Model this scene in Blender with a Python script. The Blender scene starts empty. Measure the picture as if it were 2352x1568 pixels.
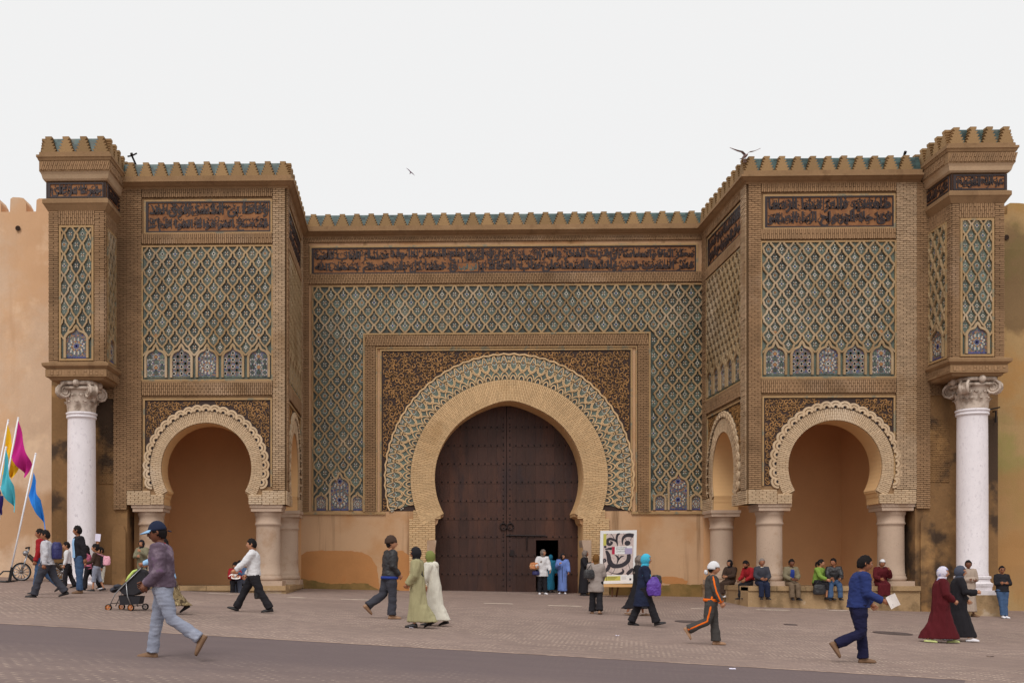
import bpy, math, random
import numpy as np
from mathutils import Vector, Matrix, noise
from mathutils.geometry import tessellate_polygon

scene = bpy.context.scene
random.seed(7)
# ------------------------------------------------------------------ camera, world, sun
FPX, XP, HOR, CZ = 2400.0, 880.0, 1306.0, 1.5      # focal length and principal point on a 2352x1568 frame
TH = math.radians(1.4)
cam = bpy.data.cameras.new('camera')
cam_ob = bpy.data.objects.new('camera', cam)
scene.collection.objects.link(cam_ob)
scene.camera = cam_ob
cam.sensor_width = 36.0
cam.lens = 36.0 * FPX / 2352.0
cam.shift_x = (1176 - XP) / 2352.0
cam.shift_y = (HOR - 784) / 2352.0
cam.clip_start, cam.clip_end = 0.1, 3000
cam_ob.location = (0, 0, CZ)
cam_ob.rotation_euler = (math.pi / 2, 0, TH)

SUN_EL, SUN_AZ = math.radians(50), math.radians(200)
world = bpy.data.worlds.new('World')
scene.world = world
world.use_nodes = True
wn = world.node_tree
wn.nodes.clear()
w_out = wn.nodes.new('ShaderNodeOutputWorld')
w_mix = wn.nodes.new('ShaderNodeMixShader')
w_sky = wn.nodes.new('ShaderNodeTexSky')
w_sky.sky_type = 'NISHITA'
w_sky.sun_disc = False
w_sky.sun_elevation = SUN_EL
w_sky.sun_rotation = SUN_AZ
w_sky.dust_density = 4.0
w_b1 = wn.nodes.new('ShaderNodeBackground')
w_b1.inputs['Strength'].default_value = 0.10
w_b2 = wn.nodes.new('ShaderNodeBackground')            # the even white cloud layer
w_b2.inputs['Color'].default_value = (0.945, 0.942, 0.935, 1)
w_b2.inputs['Strength'].default_value = 0.99
w_mix.inputs['Fac'].default_value = 0.93
wn.links.new(w_sky.outputs[0], w_b1.inputs['Color'])
wn.links.new(w_b1.outputs[0], w_mix.inputs[1])
wn.links.new(w_b2.outputs[0], w_mix.inputs[2])
wn.links.new(w_mix.outputs[0], w_out.inputs['Surface'])
sun = bpy.data.lights.new('sun', 'SUN')
sun.energy = 1.5
sun.angle = math.radians(25)
sun.color = (1.0, 0.975, 0.94)
sun_ob = bpy.data.objects.new('sun', sun)
scene.collection.objects.link(sun_ob)
_sd = Vector((math.sin(SUN_AZ) * math.cos(SUN_EL), math.cos(SUN_AZ) * math.cos(SUN_EL), math.sin(SUN_EL)))
sun_ob.rotation_euler = _sd.to_track_quat('Z', 'Y').to_euler()
scene.view_settings.view_transform = 'Standard'
scene.view_settings.look = 'None'
scene.view_settings.exposure = 0.0
scene.view_settings.gamma = 1.0
scene.view_settings.use_curve_mapping = False
scene.cycles.max_bounces = 8
scene.cycles.diffuse_bounces = 7
scene.cycles.use_denoising = True
scene.cycles.denoiser = 'OPENIMAGEDENOISE'
scene.cycles.denoising_input_passes = 'RGB_ALBEDO_NORMAL'

# ------------------------------------------------------------------ measuring helpers
_R = Vector((math.cos(TH), math.sin(TH), 0))
_F = Vector((-math.sin(TH), math.cos(TH), 0))
def ray(px, py):
    return _R * ((px - XP) / FPX) + Vector((0, 0, (HOR - py) / FPX)) + _F
def PY(px, py, Y):
    d = ray(px, py)
    return d * (Y / d.y) + Vector((0, 0, CZ))
def sstep(a, b, x):
    t = min(1, max(0, (x - a) / (b - a)))
    return t * t * (3 - 2 * t)
def ground_z(x, y):
    z = -1.455 - 0.0704 * x + 0.01878 * y + 0.00131 * x * y - 0.05
    z += 0.25 * sstep(-6.5, -12.5, x) * sstep(26, 33, y)
    if y < 12: z -= (0.0013 * x) * (12 - y) * 0.0
    return z + CZ
def PG(px, py):                                        # where a pixel's ray meets the ground
    d = ray(px, py)
    t = 5.0
    for _ in range(400):
        p = d * t
        if p.z + CZ <= ground_z(p.x, p.y): break
        t += 0.12
    lo, hi = t - 0.12, t
    for _ in range(20):
        m = (lo + hi) / 2
        p = d * m
        if p.z + CZ <= ground_z(p.x, p.y): hi = m
        else: lo = m
    p = d * hi
    return Vector((p.x, p.y, ground_z(p.x, p.y)))

# ------------------------------------------------------------------ mesh building
COL = scene.collection
class MB:
    def __init__(s):
        s.V, s.F, s.M, s.T = [], [], [], []
    def add(s, verts, faces, m=0, tone=None):
        b = len(s.V)
        s.V.extend([tuple(v) for v in verts])
        if tone is None: tone = random.random()
        for f in faces:
            s.F.append(tuple(i + b for i in f)); s.M.append(m); s.T.append(tone)
    def box(s, x0, x1, y0, y1, z0, z1, m=0, tone=None):
        s.add([(x0,y0,z0),(x1,y0,z0),(x1,y1,z0),(x0,y1,z0),(x0,y0,z1),(x1,y0,z1),(x1,y1,z1),(x0,y1,z1)],
              [(0,3,2,1),(4,5,6,7),(0,1,5,4),(1,2,6,5),(2,3,7,6),(3,0,4,7)], m, tone)
    def loft(s, rings, m=0, tone=None, cap=True, closed=True):
        n = len(rings[0]); V = [p for r in rings for p in r]; F = []
        k = n if closed else n - 1
        for i in range(len(rings) - 1):
            for j in range(k):
                a, b = i * n + j, i * n + (j + 1) % n
                F.append((a, b, b + n, a + n))
        if cap:
            F.append(tuple(range(n - 1, -1, -1)))
            F.append(tuple(range((len(rings) - 1) * n, len(rings) * n)))
        s.add(V, F, m, tone)
    def lathe(s, cx, cy, prof, n=32, m=0, tone=None, cap=True):
        s.loft([[(cx + r * math.cos(2*math.pi*j/n), cy + r * math.sin(2*math.pi*j/n), z) for j in range(n)] for r, z in prof], m, tone, cap)
    def tube(s, pts, rad, n=8, m=0, tone=None, cap=True):
        pts = [Vector(p) for p in pts]
        if not hasattr(rad, '__len__'): rad = [rad] * len(pts)
        rings = []; up = None
        for i, p in enumerate(pts):
            t = (pts[min(i+1, len(pts)-1)] - pts[max(i-1, 0)]).normalized()
            if up is None:
                up = Vector((0,0,1)) if abs(t.z) < .9 else Vector((1,0,0))
            a = t.cross(up)
            if a.length < 1e-4: a = t.cross(Vector((1,0,0)))
            a.normalize(); b = a.cross(t); up = b
            rings.append([p + (a*math.cos(2*math.pi*j/n) + b*math.sin(2*math.pi*j/n)) * rad[i] for j in range(n)])
        s.loft(rings, m, tone, cap)
    def ball(s, c, r, m=0, n=12, k=8, tone=None):
        if not hasattr(r, '__len__'): r = (r, r, r)
        c = Vector(c); V = []
        for i in range(k + 1):
            ph = math.pi * i / k
            for j in range(n):
                th = 2 * math.pi * j / n
                V.append((c.x + r[0]*math.sin(ph)*math.cos(th), c.y + r[1]*math.sin(ph)*math.sin(th), c.z - r[2]*math.cos(ph)))
        F = []
        for i in range(k):
            for j in range(n):
                a, b = i*n+j, i*n+(j+1)%n
                F.append((a, b, b+n, a+n))
        s.add(V, F, m, tone)
    def mesh(s, name, mats, smooth=False):
        me = bpy.data.meshes.new(name)
        me.from_pydata(s.V, [], s.F)
        for m in mats: me.materials.append(MAT[m] if isinstance(m, str) else m)
        if len(mats) > 1: me.polygons.foreach_set('material_index', s.M)
        at = me.attributes.new('tone', 'FLOAT', 'FACE')
        at.data.foreach_set('value', s.T)
        if smooth: me.polygons.foreach_set('use_smooth', [True] * len(s.F))
        me.update()
        return me
    def build(s, name, mats, parent=None, smooth=False, kind=None, label=None, loc=None):
        if isinstance(mats, str): mats = [mats]
        return link(name, s.mesh(name, mats, smooth), parent, kind, label)
def link(name, me, parent=None, kind=None, label=None):
    o = bpy.data.objects.new(name, me)
    COL.objects.link(o)
    if parent is not None: attach(o, parent)
    if kind: o['kind'] = kind
    if label: o['label'] = label
    return o
ROOT_M = {}
def world_of(o):
    return ROOT_M.get(o.name, Matrix.Identity(4))
def attach(o, parent):                                 # meshes keep world coordinates under their thing
    o.parent = parent
    o.matrix_parent_inverse = world_of(parent).inverted()
def thing(name, loc, label, cat, group=None):
    o = bpy.data.objects.new(name, None)
    o.empty_display_size = 0.3
    COL.objects.link(o)
    o.location = loc
    ROOT_M[o.name] = Matrix.Translation(Vector(loc))
    o['label'] = label; o['category'] = cat
    if group: o['group'] = group
    return o
def tag(o, label, cat, group=None):
    o['label'] = label; o['category'] = cat
    if group: o['group'] = group
    return o
class Fr:                                              # a flat facade frame: u to the right, v up, w outwards
    def __init__(s, o, U, N):
        s.o, s.U, s.N = Vector(o), Vector(U), Vector(N)
    def p(s, u, v, w=0.0):
        q = s.o + s.U * u + s.N * w
        return (q.x, q.y, q.z + v)
    def box(s, mb, u0, u1, v0, v1, w0, w1, m=0, tone=None, back=False, sh=0.0):
        d = sh * (v1 - v0)
        V = [s.p(u0,v0,w0), s.p(u1,v0,w0), s.p(u1+d,v1,w0), s.p(u0+d,v1,w0), s.p(u0,v0,w1), s.p(u1,v0,w1), s.p(u1+d,v1,w1), s.p(u0+d,v1,w1)]
        F = [(4,5,6,7),(0,1,5,4),(1,2,6,5),(2,3,7,6),(3,0,4,7)]
        if back: F.append((3,2,1,0))
        mb.add(V, F, m, tone)
    def prism(s, mb, poly, w0, w1, m=0, tone=None, back=False, holes=(), sides=True, m_side=None):
        loops = [list(poly)] + [list(h) for h in holes]
        tri = tessellate_polygon([[Vector((a, b, 0)) for a, b in lp] for lp in loops])
        flat = [q for lp in loops for q in lp]
        def fix(t):
            a, b, c = (flat[i] for i in t)
            return t if (b[0]-a[0])*(c[1]-a[1]) - (b[1]-a[1])*(c[0]-a[0]) > 0 else (t[0], t[2], t[1])
        tri = [fix(t) for t in tri]
        tone = random.random() if tone is None else tone
        mb.add([s.p(a, b, w1) for a, b in flat], tri, m, tone)
        if back: mb.add([s.p(a, b, w0) for a, b in flat], [(t[0], t[2], t[1]) for t in tri], m, tone)
        if sides:
            ms = m if m_side is None else m_side
            for lp in loops:
                n = len(lp)
                mb.add([s.p(a, b, w0) for a, b in lp] + [s.p(a, b, w1) for a, b in lp],
                       [(i, (i+1) % n, n + (i+1) % n, n + i) for i in range(n)], ms, tone)
    def ribbon(s, mb, pts, hw, w0, w1, m=0, tone=None, clip=None, closed=False):
        n = len(pts); L, Rr = [], []
        if not hasattr(hw, '__len__'): hw = [hw] * n
        for i in range(n):
            if closed: a, b = pts[i-1], pts[(i+1) % n]
            else: a, b = pts[max(i-1, 0)], pts[min(i+1, n-1)]
            dx, dy = b[0]-a[0], b[1]-a[1]; l = math.hypot(dx, dy) or 1
            nx, ny = -dy/l, dx/l
            L.append((pts[i][0] + nx*hw[i], pts[i][1] + ny*hw[i])); Rr.append((pts[i][0] - nx*hw[i], pts[i][1] - ny*hw[i]))
        if clip:
            f = lambda q: (min(max(q[0], clip[0]), clip[1]), min(max(q[1], clip[2]), clip[3]))
            L = [f(q) for q in L]; Rr = [f(q) for q in Rr]
        V = [s.p(*q, w1) for q in L] + [s.p(*q, w1) for q in Rr] + [s.p(*q, w0) for q in L] + [s.p(*q, w0) for q in Rr]
        F = []
        for i in range(n if closed else n - 1):
            j = (i + 1) % n
            if clip:
                q4 = (L[i], L[j], Rr[i], Rr[j])
                if max(q[0] for q in q4) - min(q[0] for q in q4) < 1e-6 or max(q[1] for q in q4) - min(q[1] for q in q4) < 1e-6: continue
            F += [(i, n+i, n+j, j), (2*n+i, i, j, 2*n+j), (n+i, 3*n+i, 3*n+j, n+j)]
        mb.add(V, F, m, tone)
def sweep(mb, path, prof, m=0, tone=None, step=None):
    """profile (out, z) carried along a plan path; outwards = right-hand side of the walking direction"""
    if step:
        P = []
        for a, b in zip(path[:-1], path[1:]):
            k = max(1, int(math.dist(a, b) / step))
            P += [(a[0]+(b[0]-a[0])*i/k, a[1]+(b[1]-a[1])*i/k) for i in range(k)]
        path = P + [path[-1]]
    n = len(path); rows = []
    for i, p in enumerate(path):
        d = []
        if i > 0: d.append((p[0]-path[i-1][0], p[1]-path[i-1][1]))
        if i < n-1: d.append((path[i+1][0]-p[0], path[i+1][1]-p[1]))
        ns = []
        for x, y in d:
            l = math.hypot(x, y); ns.append((y/l, -x/l))
        nx = sum(a for a, _ in ns); ny = sum(b for _, b in ns)
        l2 = nx*nx + ny*ny; k = len(ns)
        nx, ny = nx * k / l2, ny * k / l2
        if k == 1: nx, ny = ns[0]
        rows.append([(p[0] + nx*o, p[1] + ny*o, z) for o, z in prof])
    q = len(prof)
    for i in range(n-1):
        for j in range(q-1):
            mb.add([rows[i][j], rows[i+1][j], rows[i+1][j+1], rows[i][j+1]], [(0,1,2,3)], m, tone if tone is not None else random.random())
    for row, rev in ((rows[0], True), (rows[-1], False)):
        f = tuple(range(q)); mb.add(row, [f[::-1] if rev else f], m, tone)
# ------------------------------------------------------------------ procedural materials
MAT = {}
def srgb(r, g, b):
    f = lambda c: (c/12.92 if c <= .04045 else ((c+.055)/1.055)**2.4)
    return (f(r/255), f(g/255), f(b/255))
def material(name, col, var=0.18, scale=2.0, fine=30.0, rough=0.85, bump=0.0, bump_scale=40.0, tone=0.0, streak=None,
             spots=None, zband=None, metal=0.0, spec=0.3, obj_random=0.0, stretch=(1, 1, 1), coat=0.0, patch=None, sub=0.0):
    m = bpy.data.materials.new(name); m.use_nodes = True
    nt = m.node_tree; N = nt.nodes; L = nt.links
    b = N['Principled BSDF']
    b.inputs['Roughness'].default_value = rough
    b.inputs['Metallic'].default_value = metal
    b.inputs['Specular IOR Level'].default_value = spec
    if coat: b.inputs['Coat Weight'].default_value = coat; b.inputs['Coat Roughness'].default_value = 0.15
    tc = N.new('ShaderNodeTexCoord')
    mp = N.new('ShaderNodeMapping'); mp.inputs['Scale'].default_value = stretch
    L.new(tc.outputs['Object'], mp.inputs['Vector'])
    def nz(sc, detail=5.0, vec=None, rg=0.6):
        n = N.new('ShaderNodeTexNoise'); n.inputs['Scale'].default_value = sc; n.inputs['Detail'].default_value = detail
        n.inputs['Roughness'].default_value = rg
        L.new(vec or mp.outputs[0], n.inputs['Vector']); return n.outputs['Fac']
    def mth(op, a, c):
        n = N.new('ShaderNodeMath'); n.operation = op
        for i, v in enumerate((a, c)):
            if isinstance(v, (int, float)): n.inputs[i].default_value = v
            else: L.new(v, n.inputs[i])
        return n.outputs[0]
    def mixc(fac, a, c, mode='MIX'):
        n = N.new('ShaderNodeMix'); n.data_type = 'RGBA'; n.blend_type = mode
        for sock, v in ((n.inputs[0], fac), (n.inputs[6], a), (n.inputs[7], c)):
            if isinstance(v, (int, float)): sock.default_value = v
            elif isinstance(v, tuple): sock.default_value = (*v, 1)
            else: L.new(v, sock)
        return n.outputs[2]
    def ramp(fac, a, c):
        n = N.new('ShaderNodeMapRange'); n.inputs[1].default_value = a; n.inputs[2].default_value = c
        n.interpolation_type = 'SMOOTHSTEP'
        L.new(fac, n.inputs[0]); return n.outputs[0]
    big = nz(scale); fi = nz(fine, 4.0)
    v = mth('ADD', mth('MULTIPLY', mth('SUBTRACT', big, 0.5), var * 3.2), mth('MULTIPLY', mth('SUBTRACT', fi, 0.5), var * 1.8))
    if tone:
        at = N.new('ShaderNodeAttribute'); at.attribute_name = 'tone'
        v = mth('ADD', v, mth('MULTIPLY', mth('SUBTRACT', at.outputs['Fac'], 0.5), tone * 2))
    if obj_random:
        oi = N.new('ShaderNodeObjectInfo')
        v = mth('ADD', v, mth('MULTIPLY', mth('SUBTRACT', oi.outputs['Random'], 0.5), obj_random * 2))
    gain = mth('MAXIMUM', mth('ADD', v, 1.0), 0.15)
    cmb = N.new('ShaderNodeCombineXYZ')
    for i in range(3): L.new(gain, cmb.inputs[i])
    c = mixc(1.0, col, cmb.outputs[0], 'MULTIPLY')
    if patch:                                          # (colour, noise scale, low, high, strength)
        for pc, sc, lo, hi, st in patch:
            c = mixc(mth('MULTIPLY', ramp(nz(sc, 6.0), lo, hi), st), c, pc)
    if streak:                                         # run-down stains: (colour, strength, horizontal frequency)
        sc_, st, fr = streak
        mp2 = N.new('ShaderNodeMapping'); mp2.inputs['Scale'].default_value = (fr, fr, fr * 0.06)
        L.new(tc.outputs['Object'], mp2.inputs['Vector'])
        c = mixc(mth('MULTIPLY', ramp(nz(1.0, 4.0, mp2.outputs[0]), 0.52, 0.75), st), c, sc_)
    if zband:                                          # old damp line: (colour, z low, z high, strength)
        sx_ = N.new('ShaderNodeSeparateXYZ'); L.new(tc.outputs['Object'], sx_.inputs[0])
        for pc, za, zb_, st in zband:
            zz = mth('ADD', sx_.outputs[2], mth('MULTIPLY', mth('SUBTRACT', nz(.55, 5.0), .5), 3.2))
            c = mixc(mth('MULTIPLY', mth('MULTIPLY', ramp(zz, za - .25, za + .25), ramp(zz, zb_ + .35, zb_ - .35)), st), c, pc)
    if spots:
        for pc, sc, lo, hi, st in spots:
            vo = N.new('ShaderNodeTexVoronoi'); vo.inputs['Scale'].default_value = sc
            L.new(mp.outputs[0], vo.inputs['Vector'])
            c = mixc(mth('MULTIPLY', ramp(vo.outputs['Distance'], hi, lo), st), c, pc)
    L.new(c, b.inputs['Base Color'])
    if bump:
        bp = N.new('ShaderNodeBump'); bp.inputs['Strength'].default_value = bump; bp.inputs['Distance'].default_value = 0.02
        L.new(mth('ADD', nz(bump_scale, 6.0), mth('MULTIPLY', big, 0.6)), bp.inputs['Height'])
        L.new(bp.outputs[0], b.inputs['Normal'])
    MAT[name] = m
    return m
K = 1.14                                               # albedo per photographed tone under this sky
def al(r, g, b, k=K):
    return tuple(min(.86, x * k) for x in srgb(r, g, b))
material('brick', al(146, 115, 85), var=.15, scale=.8, fine=14, tone=.10, rough=.9, bump=.25, patch=[(al(104, 80, 56), .5, .50, .68, .55), (al(174, 146, 120), .35, .54, .70, .6), (al(92, 72, 54), .22, .52, .66, .45)])
material('brick_pale', al(196, 165, 125), var=.08, scale=.9, fine=14, tone=.10, rough=.9, bump=.2, patch=[(al(160, 122, 76), .6, .55, .75, .4)])
material('brick_worn', al(172, 146, 118), var=.13, scale=.9, fine=14, tone=.14, rough=.9, bump=.3, patch=[(al(140, 106, 70), .5, .48, .66, .6)])
material('mortar', al(98, 75, 52), var=.15, scale=1.5, rough=.95)
material('mortar_pale', al(176, 144, 104), var=.12, scale=1.5, rough=.95)
material('render_brown', al(138, 109, 79), var=.18, scale=.7, fine=9, rough=.92, bump=.35, streak=(al(92, 68, 46), .5, 2.2), patch=[(al(170, 142, 110), .5, .55, .72, .4)])
material('lattice_clay', al(160, 135, 102), var=.14, scale=.9, fine=16, rough=.9, bump=.25, patch=[(al(182, 162, 138), .45, .48, .66, .7), (al(122, 94, 60), .6, .50, .68, .6), (al(110, 90, 66), .22, .50, .64, .5)])
material('niche_plaster', al(192, 149, 108, 1.22), var=.07, scale=.7, fine=25, rough=.9, bump=.12)
material('plaster', al(190, 154, 120, 1.08), var=.10, scale=.6, fine=25, rough=.92, bump=.2, streak=(al(108, 80, 52), .85, 2.3), patch=[(al(172, 124, 78), .5, .48, .66, .6)])
material('plaster_arch', al(206, 166, 118, 1.1), var=.05, scale=.7, fine=25, rough=.92, bump=.15)
material('orange_patch', al(182, 128, 80, 1.05), var=.12, scale=1.2, fine=28, rough=.95, bump=.3, patch=[(al(170, 104, 54), 1.2, .5, .7, .5)])
material('moss_plaster', al(132, 104, 62), var=.22, scale=2.0, fine=28, rough=.95, bump=.5, patch=[(al(92, 82, 44), 1.4, .45, .62, .6)])
material('rampart_pink', al(206, 176, 148, 1.08), var=.11, scale=.45, fine=18, rough=.93, bump=.35, streak=(al(170, 126, 88), .5, 1.5), patch=[(al(200, 152, 106), .25, .46, .62, .55), (al(222, 192, 160), .8, .56, .68, .5)], zband=[(al(176, 136, 100), 2.3, 4.0, .8), (al(176, 130, 90), -1.5, 1.0, .6)])
material('rampart_ochre', al(166, 136, 94), var=.14, scale=.5, fine=18, rough=.93, bump=.4, streak=(al(120, 96, 60), .6, 1.3), patch=[(al(170, 122, 66), .3, .46, .62, .6), (al(136, 130, 72), .4, .52, .66, .6), (al(100, 76, 50), .5, .58, .68, .7)], zband=[(al(160, 120, 78), .6, 4.6, .6), (al(86, 66, 48), 9.3, 12.5, .6)])
material('pier_stained', al(128, 97, 64), var=.2, scale=.8, fine=12, rough=.95, bump=.6, streak=(al(76, 58, 44), .75, 1.2), patch=[(al(60, 48, 40), .42, .49, .58, .9), (al(176, 136, 88), .6, .55, .66, .7)])
material('marble', al(226, 219, 222, 1.08), var=.06, scale=5, fine=40, rough=.6, bump=.18, patch=[(al(190, 182, 188), 12.0, .54, .66, .4), (al(176, 166, 172), 5.0, .655, .67, .5)], stretch=(1, 1, .6))
material('capital_stone', al(192, 176, 162), var=.12, scale=3, fine=22, rough=.8, bump=.4, patch=[(al(112, 92, 76), 2.5, .46, .62, .75)])
material('column_stone', al(176, 153, 134), var=.10, scale=1.2, fine=24, rough=.88, bump=.5, patch=[(al(150, 118, 90), 1.1, .52, .7, .6)], spots=[(al(120, 96, 78), 9, .05, .16, .5)])
material('bench_stone', al(160, 132, 98), var=.14, scale=1.2, fine=18, rough=.93, bump=.9, bump_scale=18, patch=[(al(112, 92, 66), 1.0, .5, .64, .7), (al(196, 178, 158), 1.6, .56, .68, .6)])
material('teal_tile', al(78, 88, 78), var=.36, scale=1.2, fine=20, tone=.5, rough=.38, spec=.5, obj_random=.25, patch=[(al(60, 64, 56), 1.1, .48, .62, .6), (al(120, 108, 84), .9, .55, .68, .5)])
material('teal_bright', al(70, 112, 112), var=.15, scale=1.6, tone=.5, rough=.35, spec=.5)
material('glaze_white', al(174, 168, 154), var=.14, tone=.22, rough=.4, spec=.5)
material('glaze_ochre', al(146, 102, 60), var=.12, tone=.25, rough=.45, spec=.5)
material('glaze_blue', al(60, 62, 108), var=.15, tone=.35, rough=.4, spec=.5)
material('glaze_black', al(44, 38, 46), var=.2, tone=.2, rough=.45, spec=.4)
material('roof_tile', al(60, 80, 78), var=.22, scale=1.4, fine=12, tone=.55, rough=.4, spec=.5, patch=[(al(120, 112, 96), 1.2, .54, .68, .6)])
material('merlon_clay', al(144, 115, 80), var=.15, scale=1.4, fine=16, rough=.92, bump=.4, obj_random=.16, patch=[(al(184, 160, 136), .5, .52, .66, .7), (al(100, 78, 54), .9, .54, .68, .6)])
material('letter_black', al(46, 35, 36), var=.16, tone=.2, rough=.5, spec=.4)
material('panel_ochre', al(136, 92, 58), var=.22, scale=4.0, fine=30, rough=.75, patch=[(al(168, 132, 90), 6.0, .55, .7, .6), (al(104, 64, 42), 3.0, .46, .62, .6)])
material('scroll_gold', al(142, 104, 62), var=.2, scale=3.0, tone=.35, rough=.6)
material('spandrel_black', al(56, 40, 34), var=.25, scale=3.0, rough=.6)
material('frame_clay', al(160, 130, 92), var=.16, scale=1.6, fine=12, rough=.85, patch=[(al(96, 112, 104), 2.4, .54, .64, .6)])
material('door_wood', al(64, 40, 32, 1.05), var=.30, scale=1.2, fine=10, rough=.55, spec=.35, bump=.3, stretch=(1.6, 1.6, .35), tone=.16, patch=[(al(88, 54, 38), .55, .48, .70, .75), (al(36, 26, 30), .7, .52, .7, .7)])
material('door_iron', al(44, 36, 36), var=.2, rough=.5, metal=.4)
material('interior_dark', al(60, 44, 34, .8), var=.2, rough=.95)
material('arch_beige', al(188, 163, 133), var=.09, scale=.9, fine=14, tone=.10, rough=.9, bump=.2, patch=[(al(160, 130, 98), .6, .52, .70, .5), (al(204, 186, 164), .5, .56, .70, .5)])
material('arch_joint', al(158, 130, 98), var=.12, scale=1.5, rough=.95)
material('iron_dark', al(44, 38, 36), var=.2, rough=.6, metal=.5)
# ------------------------------------------------------------------ planes and levels of the gate
YC, YB, YT = 38.0, 33.06, 31.67
def xC(px): return PY(px, 1000, YC).x
def xB(px): return PY(px, 1000, YB).x
def xT(px): return PY(px, 1000, YT).x
def zC(py): return PY(1168, py, YC).z
def zB(l, r): return (PY(474, l, YB).z + PY(1918, r, YB).z) / 2
def zT(l, r): return (PY(178, l, YT).z + PY(2245, r, YT).z) / 2
GATE = thing('city_gate', (xC(1168), YC - 2, ground_z(xC(1168), YC - 2)), 'monumental city gate of ochre brick and green mosaic with a great horseshoe arch', 'gate')
FC = Fr((0, YC, 0), (1, 0, 0), (0, -1, 0))
FB = Fr((0, YB, 0), (1, 0, 0), (0, -1, 0))
FT = Fr((0, YT, 0), (1, 0, 0), (0, -1, 0))
XLI, XRI = xB(655), xB(1718)
XLO, XRO = xB(268), xB(2112)
FSL = Fr((XLI, YB, 0), (0, 1, 0), (1, 0, 0))
FSR = Fr((XRI, YC, 0), (0, -1, 0), (-1, 0, 0))
DSIDE = YC - YB
pi = math.pi

# ------------------------------------------------------------------ ornament builders (all real relief)
def bricks(mb, fr, u0, u1, v0, v1, w, soldier=True, sh=0.0, th=0.046, ln=0.23, jt=0.017, relief=0.035, m=0, mm=1):
    """a field of single bricks standing proud of recessed mortar"""
    fr.box(mb, u0, u1, v0, v1, -0.02, w - relief, mm)
    if soldier:
        n = max(1, round((u1 - u0) / (th + jt))); pt = (u1 - u0) / n
        rows = max(1, round((v1 - v0) / ln)); rl = (v1 - v0) / rows
        for i in range(n):
            off = (i % 2) * rl * 0.5
            for k in range(-1, rows + 1):
                a, b = v0 + k * rl + off + jt * .5, v0 + (k + 1) * rl + off - jt * .5
                a, b = max(a, v0), min(b, v1)
                if b - a < 0.03: continue
                j = random.uniform(-.012, .008)
                c = u0 + i * pt + jt / 2 + sh * (a - v0)
                if c < u0 - .01 or c + pt > u1 + .03: continue
                fr.box(mb, c, c + pt - jt, a, b, w - relief, w + j, m, None, sh=sh)
    else:
        n = max(1, round((v1 - v0) / (th + jt))); pt = (v1 - v0) / n
        cols = max(1, round((u1 - u0) / ln)); cl = (u1 - u0) / cols
        for i in range(n):
            off = (i % 2) * cl * 0.5
            for k in range(-1, cols + 1):
                a, b = u0 + k * cl + off + jt * .5, u0 + (k + 1) * cl + off - jt * .5
                a, b = max(a, u0), min(b, u1)
                if b - a < 0.03: continue
                j = random.uniform(-.012, .008)
                fr.box(mb, a, b, v0 + i * pt, v0 + (i + 1) * pt - jt, w - relief, w + j, m)
STRIP = [(0, 1.0), (-.07, .93), (-.12, .82), (-.145, .66), (-.15, .52), (-.225, .48), (-.24, .37), (-.315, .33), (-.33, .21), (-.40, .16), (-.435, .06), (-.5, 0)]
def lattice(mb, fr, rect, p, q, cu, v_top, w0, w1, skip=None, m=0, hw=0.066):
    """the net of interlaced lobed lozenges; returns the cell centres"""
    u0, u1, v0, v1 = rect; cells = []
    rows = int((v_top - v0) / q) + 3
    for r in range(-1, rows):
        y = v_top - r * q
        odd = r % 2
        k0 = int((u0 - cu) / p) - 2; k1 = int((u1 - cu) / p) + 2
        for k in range(k0, k1 + 1):
            x = cu + (k + .5 * odd) * p
            if u0 + .10 * p < x < u1 - .10 * p and v0 + .3 * q < y < v1 - .1 * q and not (skip and skip(x, y)):
                cells.append((x, y))
            for sg in (1, -1):
                pts = [(x + sg * a * p, y + b * q) for a, b in STRIP]
                mx, my = (pts[0][0] + pts[-1][0]) / 2, (pts[0][1] + pts[-1][1]) / 2
                if max(a for a, _ in pts) < u0 - .02 or min(a for a, _ in pts) > u1 + .02 or min(b for _, b in pts) > v1 + .02 or max(b for _, b in pts) < v0 - .02: continue
                if skip and skip(mx, my): continue
                if sg < 0: pts = pts[::-1]
                fr.ribbon(mb, pts, hw * p, w0, w1 + random.uniform(-.004, .004), m, None, clip=(u0 + .004, u1 - .004, v0 + .004, v1 - .004))
    return cells
CELL_POLY = [(0, .86), (.075, .72), (.10, .50), (.19, .36), (.30, .20), (.40, 0), (.31, -.22), (.20, -.45), (.10, -.70), (-.10, -.70), (-.20, -.45), (-.31, -.22), (-.40, 0), (-.30, .20), (-.19, .36), (-.10, .50), (-.075, .72)]
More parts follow.
